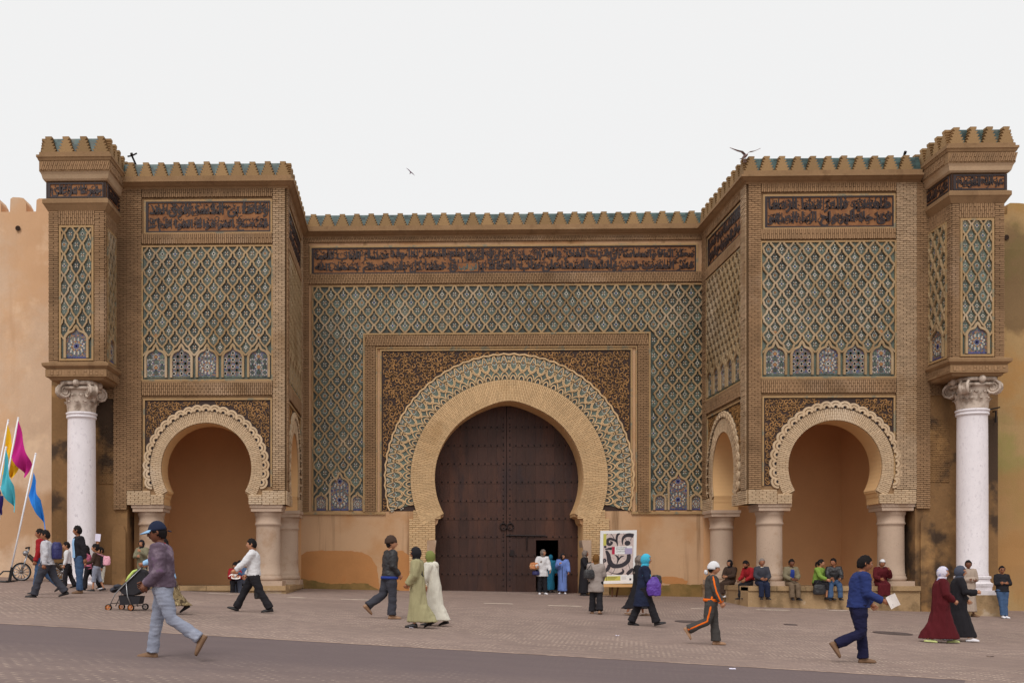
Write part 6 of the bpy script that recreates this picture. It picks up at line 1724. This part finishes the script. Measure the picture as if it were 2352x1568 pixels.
def mp_(f, s, z): return Vector((mb0.x, mb0.y, gz)) + md*f + ml*s + Vector((0, 0, z))
wheel(mo, mp_(.62, 0, .29), .29, ml, .07, 'chrome', 'front_wheel', 12); wheel(mo, mp_(-.58, 0, .29), .29, ml, .08, 'chrome', 'rear_wheel', 12)
m = MB(); m.tube([mp_(.62, .07, .29), mp_(.46, .07, .80)], .022, 8); m.tube([mp_(.62, -.07, .29), mp_(.46, -.07, .80)], .022, 8); m.tube([mp_(.48, 0, .74), mp_(.40, 0, 1.0)], .03, 8); m.build('fork', ['chrome'], mo, smooth=True)
m = MB(); m.tube([mp_(.46, .34, 1.02), mp_(.40, .20, 1.04), mp_(.40, 0, .98), mp_(.40, -.20, 1.04), mp_(.46, -.34, 1.02)], .018, 8); m.tube([mp_(.46, .34, 1.02), mp_(.44, .22, 1.03)], .028, 8); m.tube([mp_(.46, -.34, 1.02), mp_(.44, -.22, 1.03)], .028, 8); m.build('handlebar', ['frame_black'], mo, smooth=True)
m = MB(); m.ball(mp_(.50, 0, .86), (.09, .09, .09), 0, 12, 8); m.build('headlamp', ['chrome'], mo, smooth=True)
m = MB(); m.tube([mp_(.42, 0, .80), mp_(.20, 0, .58), mp_(-.10, 0, .48), mp_(-.40, 0, .52), mp_(-.58, 0, .32)], [.06, .085, .09, .07, .03], 10); m.ball(mp_(-.12, 0, .34), (.17, .14, .14), 0, 12, 8); m.build('frame', ['moped_paint'], mo, smooth=True)
m = MB(); m.loft([ell_ring(mp_(f, 0, z), ml, Vector((0, 0, 1)), w, h, 12) for f, z, w, h in ((.02, .72, .05, .03), (-.05, .74, .09, .045), (-.25, .76, .12, .055), (-.34, .77, .08, .04))]); m.tube([mp_(-.2, 0, .5), mp_(-.2, 0, .74)], .02, 6); m.build('saddle', ['leather_black'], mo, smooth=True)
m = MB()
for s in (-.12, 0, .12): m.tube([mp_(-.38, s, .70), mp_(-.86, s, .70)], .012, 6)
m.tube([mp_(-.40, -.13, .70), mp_(-.40, .13, .70)], .012, 6); m.tube([mp_(-.84, -.13, .70), mp_(-.84, .13, .70)], .012, 6); m.tube([mp_(-.80, .10, .70), mp_(-.58, .10, .3)], .012, 6); m.tube([mp_(-.80, -.10, .70), mp_(-.58, -.10, .3)], .012, 6); m.build('luggage_rack', ['chrome'], mo)
for c, nm in ((.62, 'front_fender'), (-.58, 'rear_fender')):
    m = MB(); m.loft([[mp_(c + .33*math.cos(t), s, .29 + .33*math.sin(t)) for s in (-.06, -.02, .02, .06)] for t in [math.radians(20 + 140*i/10) for i in range(11)]], 0, None, False, False); m.build(nm, ['moped_paint'], mo, smooth=True)
m = MB(); m.tube([mp_(-.1, .1, .2), mp_(-.18, .26, .0)], .014, 6); m.build('kickstand', ['frame_black'], mo)
# ------------------------------------------------------------------ stroller
s0 = PG(290, 1400); gz = s0.z; sk = FPX / s0.dot(_F)
so = thing('stroller', s0, 'black baby stroller with orange wheels and lime edged hood', 'stroller')
def sx(px, py, dy=0.0): return Vector((s0.x + (px - 290)/sk, s0.y + dy, gz + (1400 - py)/sk))
material('stroller_cloth', al(40, 38, 42), var=.15, rough=.8); cloth('lime_edge', (196, 214, 120)); 
for px, py, dy, rm in ((256, 1393, -.22, 'rim_orange'), (273, 1393, .22, 'rim_orange'), (308, 1393, -.25, 'rim_orange'), (327, 1393, .25, 'chrome')):
    for s in (-.03, .03): wheel(so, sx(px, 1393.2, dy + s), .068, (0, 1, 0), .02, rm, 'wheel', 6, .28)
for dy in (-.24, .24):
    m = MB(); m.tube([sx(258, 1392, dy), sx(272, 1362, dy), sx(296, 1338, dy), sx(331, 1304, dy)], .012, 8); m.tube([sx(310, 1393, dy), sx(300, 1368, dy), sx(297, 1338, dy)], .012, 8); m.build('frame_tube', ['chrome'], so, smooth=True)
m = MB(); m.tube([sx(331, 1304, -.24), sx(333, 1301, -.1), sx(333, 1301, .1), sx(331, 1304, .24)], .018, 8); m.build('handle', ['frame_black'], so, smooth=True)
m = MB(); m.tube([sx(262, 1384, -.24), sx(276, 1384, .24)], .010, 6); m.tube([sx(309, 1390, -.24), sx(325, 1390, .24)], .010, 6); m.build('axle', ['chrome'], so)
m = MB()
prof = [(258, 1357), (276, 1352), (292, 1366), (314, 1366), (338, 1354), (343, 1336), (338, 1312), (322, 1305), (308, 1316), (298, 1332), (284, 1344)]
m.loft([[sx(a, b_, dy) for a, b_ in prof] for dy in (-.22, .22)]); queue(m, 'seat_shell', 'stroller_cloth', so, .012, .006, 3)
m = MB(); m.loft([[sx(a, b_, dy) for a, b_ in ((278, 1366), (328, 1368), (324, 1386), (282, 1388))] for dy in (-.2, .2)]); m.build('basket', ['stroller_cloth'], so)
m = MB(); m.tube([sx(296, 1334, -.23), sx(303, 1324, -.23), sx(313, 1312, -.22), sx(323, 1307, -.2)], [.02, .03, .03, .015], 8); m.build('hood_edge', ['lime_edge'], so, smooth=True)
m = MB(); m.ball(sx(261, 1354, 0), (.07, .16, .06), 0, 10, 8); m.ball(sx(270, 1346, .02), (.09, .15, .05), 0, 10, 8); m.build('foot_muff', ['c_darkgrey'], so, smooth=True)
# ------------------------------------------------------------------ poster board on its easel
material('board_white', al(232, 226, 236), var=.02, rough=.6); material('poster_beige', al(200, 184, 178), var=.10, scale=10, fine=30, rough=.7, patch=[(al(176, 156, 158), 12, .5, .6, .6), (al(206, 160, 130), 3, .56, .7, .5)]); material('poster_black', al(56, 52, 58), var=.08, rough=.6); material('poster_red', al(176, 40, 70), rough=.6); material('poster_lime', al(190, 184, 92), var=.06, rough=.6); material('poster_lilac', al(170, 160, 190), var=.06, rough=.6); material('wood_pale', al(206, 160, 108), var=.15, scale=4, rough=.7, stretch=(.3, 3, 3)); material('wood_dark', al(96, 62, 40), var=.2, rough=.7)
yp = 36.75
c0 = PY(1412, 1340, yp); U_ = Vector((math.cos(-.055), 0, math.sin(-.055)))
gzp = ground_z(c0.x, yp)
po = thing('poster_board', (c0.x, yp, gzp), 'white framed exhibition poster with bold black brush shapes on a wooden easel', 'poster')
s_m = 1 / 6.8167 / 1.44 * yp / FPX * 1.0
O_ = PY(1378.0, 1218.5, yp)
class PFr(Fr):
    def p(s, u, v, w=0.0):                             # zoomed poster drawing units -> world, leaning back a little
        x = (u - 165 - (v - 170)*.062)*s_m; z = -(v - 170)*s_m
        return (O_.x + x, O_.y - w + z*-.10 - .10, O_.z + z + x*.02)
    def fill(s, mb, poly, w0, w1, m=0):
        area = sum(poly[i][0]*poly[(i+1) % len(poly)][1] - poly[(i+1) % len(poly)][0]*poly[i][1] for i in range(len(poly)))
        P_ = poly if area < 0 else poly[::-1]
        tri = tessellate_polygon([[Vector((a, b_, 0)) for a, b_ in P_]])
        def fx(t):
            a, b_, c = (P_[i] for i in t); return t if (b_[0]-a[0])*(c[1]-a[1]) - (b_[1]-a[1])*(c[0]-a[0]) < 0 else (t[0], t[2], t[1])
        mb.add([s.p(a, b_, w1) for a, b_ in P_], [fx(t) for t in tri], m)
        n = len(P_); mb.add([s.p(a, b_, w0) for a, b_ in P_] + [s.p(a, b_, w1) for a, b_ in P_], [(i, (i+1) % n, n + (i+1) % n, n + i) for i in range(n)], m)
    def stroke(s, mb, pts, hw, w=.006, m=0):
        if not hasattr(hw, '__len__'): hw = [hw]*len(pts)
        Q = []; H_ = []
        for i in range(len(pts) - 1):                     # Catmull-Rom
            p0, p1, p2, p3 = pts[max(i-1, 0)], pts[i], pts[i+1], pts[min(i+2, len(pts)-1)]
            for k in range(6):
                t = k/6
                Q.append(tuple(.5*((2*p1[d]) + (-p0[d]+p2[d])*t + (2*p0[d]-5*p1[d]+4*p2[d]-p3[d])*t*t + (-p0[d]+3*p1[d]-3*p2[d]+p3[d])*t**3) for d in (0, 1))); H_.append(hw[i]*(1-t) + hw[i+1]*t)
        Q.append(pts[-1]); H_.append(hw[-1]); Lp, Rp = [], []
        for i in range(len(Q)):
            a, b_ = Q[max(i-1, 0)], Q[min(i+1, len(Q)-1)]; dx, dy = b_[0]-a[0], b_[1]-a[1]; l = math.hypot(dx, dy) or 1
            Lp.append((Q[i][0]-dy/l*H_[i], Q[i][1]+dx/l*H_[i])); Rp.append((Q[i][0]+dy/l*H_[i], Q[i][1]-dx/l*H_[i]))
        n = len(Q)
        mb.add([s.p(*q, w) for q in Lp] + [s.p(*q, w) for q in Rp], [(i, i+1, n+i+1, n+i) for i in range(n-1)], m)
    def rect(s, mb, a, b_, c, d, w0, w1, m=0): s.fill(mb, [(a, b_), (c, b_), (c, d), (a, d)], w0, w1, m)
PF = PFr((0, 0, 0), (1, 0, 0), (0, -1, 0))
sl = lambda y: (y - 170)*.062
def RC(mb, a, b_, c, d, w0, w1, m=0): PF.fill(mb, [(a + sl(b_), b_), (c + sl(b_), b_), (c + sl(d), d), (a + sl(d), d)], w0, w1, m)
m = MB(); RC(m, 165, 170, 975, 1360, -.05, 0); m.build('board', ['board_white'], po)
m = MB(); RC(m, 230, 238, 908, 1162, 0, .003, 0); art = m.build('poster_art', ['poster_beige'], po)
def ADJ(pts): return pts
m = MB(); S_ = PF.stroke
S_(m, [(325, 615), (385, 720), (425, 860), (500, 950), (600, 968), (720, 945), (820, 870), (845, 780), (835, 705)], [22, 44, 52, 50, 46, 46, 48, 46, 40]); S_(m, [(300, 592), (370, 575), (452, 572)], [8, 20, 34]); S_(m, [(425, 930), (400, 1020), (350, 1070), (303, 1130)], [40, 42, 36, 24])
S_(m, [(395, 410), (440, 440), (400, 480), (345, 450), (345, 380), (400, 355), (480, 380), (545, 420), (575, 520)], [10, 26, 32, 34, 34, 30, 26, 24, 4]); S_(m, [(545, 430), (540, 320), (560, 260), (610, 244)], [20, 26, 26, 10])
S_(m, [(690, 505), (672, 420), (685, 340), (740, 290), (820, 278), (912, 300)], [3, 18, 30, 38, 44, 40]); S_(m, [(730, 350), (760, 410)], 5); S_(m, [(870, 335), (845, 410)], 5)
PF.fill(m, [(790 + 66*math.cos(t), 458 + 56*math.sin(t)) for t in [2*pi*i/20 for i in range(20)]], .003, .006)
S_(m, [(525, 716), (575, 745), (612, 810), (590, 925)], [3, 18, 22, 6]); S_(m, [(742, 740), (670, 760), (615, 830)], [4, 18, 16]); S_(m, [(612, 700), (616, 790)], 4)
S_(m, [(835, 1158), (890, 1100), (965, 1030)], [30, 44, 30]); S_(m, [(500, 1125), (620, 1142), (715, 1125), (745, 1080), (715, 1025)], [3, 14, 34, 26, 3]); S_(m, [(400, 1070), (500, 1125)], 5); S_(m, [(560, 1000), (530, 1090), (470, 1160)], 5); S_(m, [(850, 930), (880, 1010), (905, 1060)], 5)
S_(m, [(300, 870), (330, 850), (320, 815), (290, 812), (290, 900), (300, 970), (352, 1025)], [14, 18, 20, 14, 7, 5, 3]); S_(m, [(400, 240), (445, 290), (492, 362)], 6); S_(m, [(680, 240), (705, 275)], 5); S_(m, [(300, 270), (330, 240)], 5)
RC(m, 250, 505, 300, 555, .003, .007); m.build('brush_shapes', ['poster_black'], art)
m = MB(); RC(m, 232, 240, 298, 500, .003, .007); m.build('lime_block', ['poster_lime'], art); m = MB(); RC(m, 242, 1190, 630, 1290, 0, .004); m.build('lime_block', ['poster_lime'], art)
m = MB(); RC(m, 430, 532, 490, 700, .003, .009); m.build('red_block', ['poster_red'], art)
m = MB(); RC(m, 495, 525, 880, 700, .003, .0075); m.build('text_block', ['board_white'], art); m = MB(); RC(m, 715, 570, 880, 700, .0075, .009); m.build('lilac_block', ['poster_lilac'], art)
m = MB()
class TF(Fr):
    def p(s, u, v, w=0.0): return PF.p(u, -v, w)
tf = TF((0, 0, 0), (1, 0, 0), (0, -1, 0))
letters(tf, 'LES ORIGINES', 545, 790, -568, -540, .010, .0105, m, 0, False); letters(tf, 'DE MODERNE', 547, 735, -608, -582, .010, .0105, m, 0, False); letters(tf, 'CONTEMPORAIN', 550, 755, -655, -632, .010, .0105, m, 0, False)
for y in (1210, 1232, 1262): RC(m, 345, y, 560 - (y - 1210), y + 7, .004, .0055)
for y in (1205, 1225, 1245, 1262): RC(m, 655, y, 760, y + 3, .0, .0015)
RC(m, 830, 1245, 875, 1290, 0, .002); RC(m, 318, 1190, 328, 1290, .004, .006); m.build('poster_text', ['poster_black'], art)
m = MB(); a = PF.p(240, 1362, -.06); b_ = PF.p(1045, 1362, -.06); z1 = min(a[2], b_[2])
m.box(a[0] + .02, b_[0] - .02, yp - .20, yp + .02, z1 - .10, z1 - .002); m.build('ledge', ['wood_pale'], po)
for f_ in (.33, .5, .85):
    xx = a[0] + (b_[0]-a[0])*f_; m = MB(); m.tube([(xx, yp - .05, z1 - .08), (xx, yp - .05 + (.0 if f_ != .5 else .35), ground_z(xx, yp))], .03, 6); m.build('leg', ['wood_dark'], po)
# ------------------------------------------------------------------ bags, papers, books
for nm, c in (('bag_purple', (86, 54, 142)), ('bag_pink', (222, 160, 176)), ('bag_navy', (44, 44, 92))): material(nm, al(*c), var=.12, scale=6, fine=30, rough=.5, bump=.4, spec=.4)
material('paper', al(220, 212, 206), var=.05, scale=8, rough=.8, patch=[(al(176, 170, 170), 14, .5, .6, .5), (al(220, 180, 70), 3, .58, .66, .7)]); material('paper_white', al(214, 208, 226), var=.04, rough=.8); cloth('c_patterned', (186, 120, 80), 1.1, .2, patch=[(al(222, 196, 150), 10, .5, .6, .8), (al(120, 40, 40), 9, .56, .66, .8)])
def bag(name, mat, label, cat, c, w, d, h, strap=None, fold=.012, taper=.85, yaw=0.0):
    r = thing(name, c - Vector((0, 0, h/2)), label, cat, 'bags carried by people' if cat in ('bag', 'backpack') else None)
    m = MB(); cy_, sy_ = math.cos(yaw), math.sin(yaw); X = Vector((cy_, sy_, 0)); Y_ = Vector((-sy_, cy_, 0))
    m.loft([ell_ring(c + Vector((0, 0, t*h)), X, Y_, w*k, d*k, 14) for t, k in ((-.5, .55), (-.46, .9), (-.2, 1.0), (.15, .96), (.4, taper), (.5, taper*.75))])
    queue(m, 'bag_body', mat, r, .011, fold, 2, (12, 12, 8))
    if strap:
        m = MB(); m.tube(strap, .010, 6); m.build('strap', [mat], r, smooth=True)
    return r
P = PP['turq']; w = P.T(P.arm[1][2]); w2 = P.T(P.arm[0][2])
cb = Vector((PY(1501, 1346, w.y).x, w.y - .06, PY(1501, 1346, w.y).z)); bag('carrier_bag', 'bag_purple', 'bulging purple plastic carrier bag held by the woman in navy', 'bag', cb, .16, .10, .42, [cb + Vector((-.06, 0, .18)), w + Vector((0, 0, -.03)), cb + Vector((.06, 0, .18))], .02, .5)
cb = PY(1508, 1332, w2.y - .05); bag('handbag', 'leather_black', 'black handbag behind the purple carrier bag', 'bag', cb, .12, .07, .24, [cb + Vector((-.08, 0, .1)), w2 + Vector((0, 0, .08)), cb + Vector((.08, 0, .1))])
P = PP['greycoat']; cb = PY(1353, 1318, P.o.y - .12); sh = P.T(P.arm[0][0]) ; bag('handbag', 'leather_black', 'black shoulder bag on the back of the long grey cardigan', 'bag', cb, .15, .08, .24, [cb + Vector((-.06, 0, .1)), P.T(P.arm[0][0] if P.T(P.arm[0][0]).x < P.T(P.arm[1][0]).x else P.arm[1][0]) + Vector((.02, -.06, .05)), cb + Vector((.08, 0, .1))])
P = PP['tunic']; cb = PY(1227, 1299, P.o.y - .15); bag('folded_jacket', 'c_patterned', 'bundled orange patterned shawl held by the woman in white tunic', 'shawl', cb, .17, .11, .24); cb = PY(1231, 1315, P.o.y - .12); bag('handbag', 'bag_navy', 'small navy handbag under the patterned shawl', 'bag', cb, .14, .08, .15)
cb = PY(1882, 1353, YB - .28); bag('handbag', 'leather_black', 'black handbag on the lap of the lime green sweater', 'bag', cb, .20, .09, .32, [cb + Vector((-.12, 0, .14)), cb + Vector((0, .02, .30)), cb + Vector((.12, 0, .14))])
P = PP['hoodie']; c = P.T(P.pel + P.sp_dir*(.18*P.H)) - P.d*(.105*P.H); c.z -= .01
bag('backpack', 'bag_navy', 'dark blue backpack on the hooded boy', 'backpack', c - P.d*.06, .13, .16, .42, [P.T(P.arm[0][0]) - P.d*.08, P.T(P.arm[0][0]) + Vector((0, 0, .075)), P.T(P.arm[0][0]) + P.d*.09, P.T(P.pel + P.sp_dir*(.12*P.H)) + P.l*.16], .01, .8)
P = PP['bowngirl']; c = PY(245, 1287, P.o.y - .06); bag('shoulder_bag', 'bag_pink', 'pink cloth bag hanging behind the ponytailed girl', 'bag', c, .11, .07, .26, [c + Vector((-.05, 0, .1)), P.T(P.arm[0][0]) + Vector((0, 0, .04)), c + Vector((.04, 0, .1))])
P = PP['whitejk']; c = PY(592, 1361, P.o.y + .12); bag('carrier_bag', 'leather_black', 'limp black bag hanging by the white jacket man', 'bag', c, .09, .05, .26, [c + Vector((0, 0, .1)), P.T(P.arm[1][2])])
def sheet_of(name, mat, label, cat, c, w, h, rot, lean, bend=.02, yaw=0.0):
    m = MB(); V = []; n = 6
    M_ = Matrix.Rotation(yaw, 3, 'Z') @ Matrix.Rotation(lean, 3, 'X') @ Matrix.Rotation(rot, 3, 'Y')
    for s in (0, 1):
        for i in range(n+1):
            for j in (0, 1):
                V.append(c + M_ @ Vector(((i/n - .5)*w, .004*s + bend*math.sin(pi*i/n), (j - .5)*h)))
    k = 2*(n+1); F = []
    for i in range(n): F += [(2*i, 2*i+2, 2*i+3, 2*i+1), (k+2*i, k+2*i+1, k+2*i+3, k+2*i+2), (2*i, k+2*i, k+2*i+2, 2*i+2), (2*i+1, 2*i+3, k+2*i+3, k+2*i+1)]
    F += [(0, 1, k+1, k), (2*n, k+2*n, k+2*n+1, 2*n+1)]
    m.add(V, F); return tag(m.build(name, [mat]), label, cat)
P = PP['blueman']; h_ = P.T(P.arm[1][2]) + P.d*.07; sheet_of('newspaper', 'paper', 'folded newspaper in the hand of the man in blue', 'newspaper', h_ + P.d*.09 + Vector((-.02, -.03, -.01)), .16, .21, math.radians(-28), 0.1, .015)
P = PP['papergirl']; h_ = P.T(P.arm[1][2]); sheet_of('paper_sheet', 'paper_white', 'white printed sheet held high by the girl in black', 'paper', h_ + Vector((0, 0, .19)), .16, .22, math.radians(6), 0.0, .01)
for k, lb in (('s_reader', 'open book on the lap of the long-haired reader'), ('s_reader2', 'open book held by the reader in blue')):
    P = PP[k]; c = (P.T(P.arm[0][2]) + P.T(P.arm[1][2]))/2 + P.d*.05
    sheet_of('book', 'paper', lb, 'book', c, .28, .18, 0, math.radians(-60), .03, math.atan2(P.d.x, -P.d.y))
# ------------------------------------------------------------------ birds
material('gull_grey', al(150, 128, 128), var=.12, rough=.8); material('swift_dark', al(120, 84, 120), var=.1, rough=.8)
def bird(name, label, c, span, body, mat, lift, fwd, roll=0.0, legs=False):
    r = thing(name, c, label, 'bird'); fwd = Vector(fwd).normalized(); side = fwd.cross(Vector((0, 0, 1))).normalized(); up = side.cross(fwd)
    m = MB(); m.tube([c - fwd*body*.75, c - fwd*body*.35, c, c + fwd*body*.35, c + fwd*body*.5, c + fwd*body*.62, c + fwd*body*.75], [body*.05, body*.14, body*.18, body*.13, body*.10, body*.08, body*.01], 10); m.build('body', [mat], r, smooth=True)
    for sg in (-1, 1):
        m = MB(); R_ = []
        for t, ch, dz, dy in ((0, .30, .02, .0), (.25, .30, .16, .03), (.5, .25, .18, .08), (.75, .16, .25, .02), (1.0, .03, .34, -.10)):
            p = c + side*sg*(t*span*.5*math.cos(roll*sg)) + up*(dz*lift*span*.5 + sg*t*span*.5*math.sin(roll)) + fwd*(dy*span*.5 + .04*span)
            R_.append([p + fwd*(ch*span*.28), p + up*.012, p - fwd*(ch*span*.28), p - up*.006])
        m.loft(R_ if sg > 0 else [q[::-1] for q in R_]); m.build('wing', [mat], r, smooth=True)
    m = MB(); m.loft([[c - fwd*body*.6 - side*w_ , c - fwd*body*.6 + up*.01, c - fwd*body*.6 + side*w_] if q == 0 else [c - fwd*body*1.1 - side*w_, c - fwd*body*1.1 + up*.004, c - fwd*body*1.1 + side*w_] for q, w_ in ((0, body*.08), (1, body*.2))]); m.build('tail', [mat], r)
    if legs:
        for sg in (-1, 1): m = MB(); m.tube([c + side*sg*.03 - up*.05, c + side*sg*.03 - Vector((0, 0, .2))], .008, 5); m.build('leg', [mat], r)
bird('gull', 'gull with raised wings alighting on the parapet corner', PY(1711, 359, YB - .15), .98, .30, 'gull_grey', 1.5, (.08, -1, -.1), .0, True)
bird('swift', 'small dark bird gliding in the open sky', PY(943, 396, 44), .46, .13, 'swift_dark', .25, (.2, -1, .1), .72)
# ------------------------------------------------------------------ covers in the paving and litter
material('cast_iron', al(86, 74, 72), var=.25, scale=8, rough=.6, metal=.3, bump=.5)
for px, py, rx, lb in ((1591, 1428, .42, 'round iron manhole cover in the paving near the tracksuit woman'), (2050, 1454, .42, 'round iron manhole cover in the paving behind the man in blue'), (1816, 1434, .16, 'small iron valve cover in the paving')):
    c = PG(px, py); m = MB()
    m.loft([[(c.x + r_*math.cos(2*pi*j/24), c.y + r_*math.sin(2*pi*j/24), ground_z(c.x + r_*math.cos(2*pi*j/24), c.y + r_*math.sin(2*pi*j/24)) + z) for j in range(24)] for r_, z in ((rx, .002), (rx, .014), (rx*.9, .014), (rx*.88, .008), (rx*.1, .010))]); tag(m.build('manhole_cover', ['cast_iron']), lb, 'manhole cover', 'iron covers in the paving')
rr = random.Random(4)
for i, (px, py, s, lb) in enumerate(((1682, 1537, .07, 'crumpled scrap of white paper on the paving before the road edge'), (894, 1389, .05, 'tiny orange scrap on the paving near the beanie man'), (945, 1442, .06, 'small pale scrap on the paving at the olive djellaba'), (1418, 1460, .06, 'pale scrap on the paving below the navy coat'), (2275, 1508, .10, 'flat brown scrap on the paving below the charcoal robe'))):
    c = PG(px, py); m = MB()
    V = [(c.x + (a - 1.5)*s*.4 + rr.uniform(-.01, .01), c.y + (b_ - 1)*s*.4 + rr.uniform(-.01, .01), ground_z(c.x, c.y) + .006 + rr.uniform(.0, .02)) for a in range(4) for b_ in range(3)]
    m.add(V, [(a*3+b_, (a+1)*3+b_, (a+1)*3+b_+1, a*3+b_+1) for a in range(3) for b_ in range(2)], 0)
    tag(m.build('litter', [('paper_white', 'c_orange', 'paper_white', 'paper_white', 'shoe_brown')[i]]), lb, 'litter', 'scraps of litter on the paving')
run_jobs()
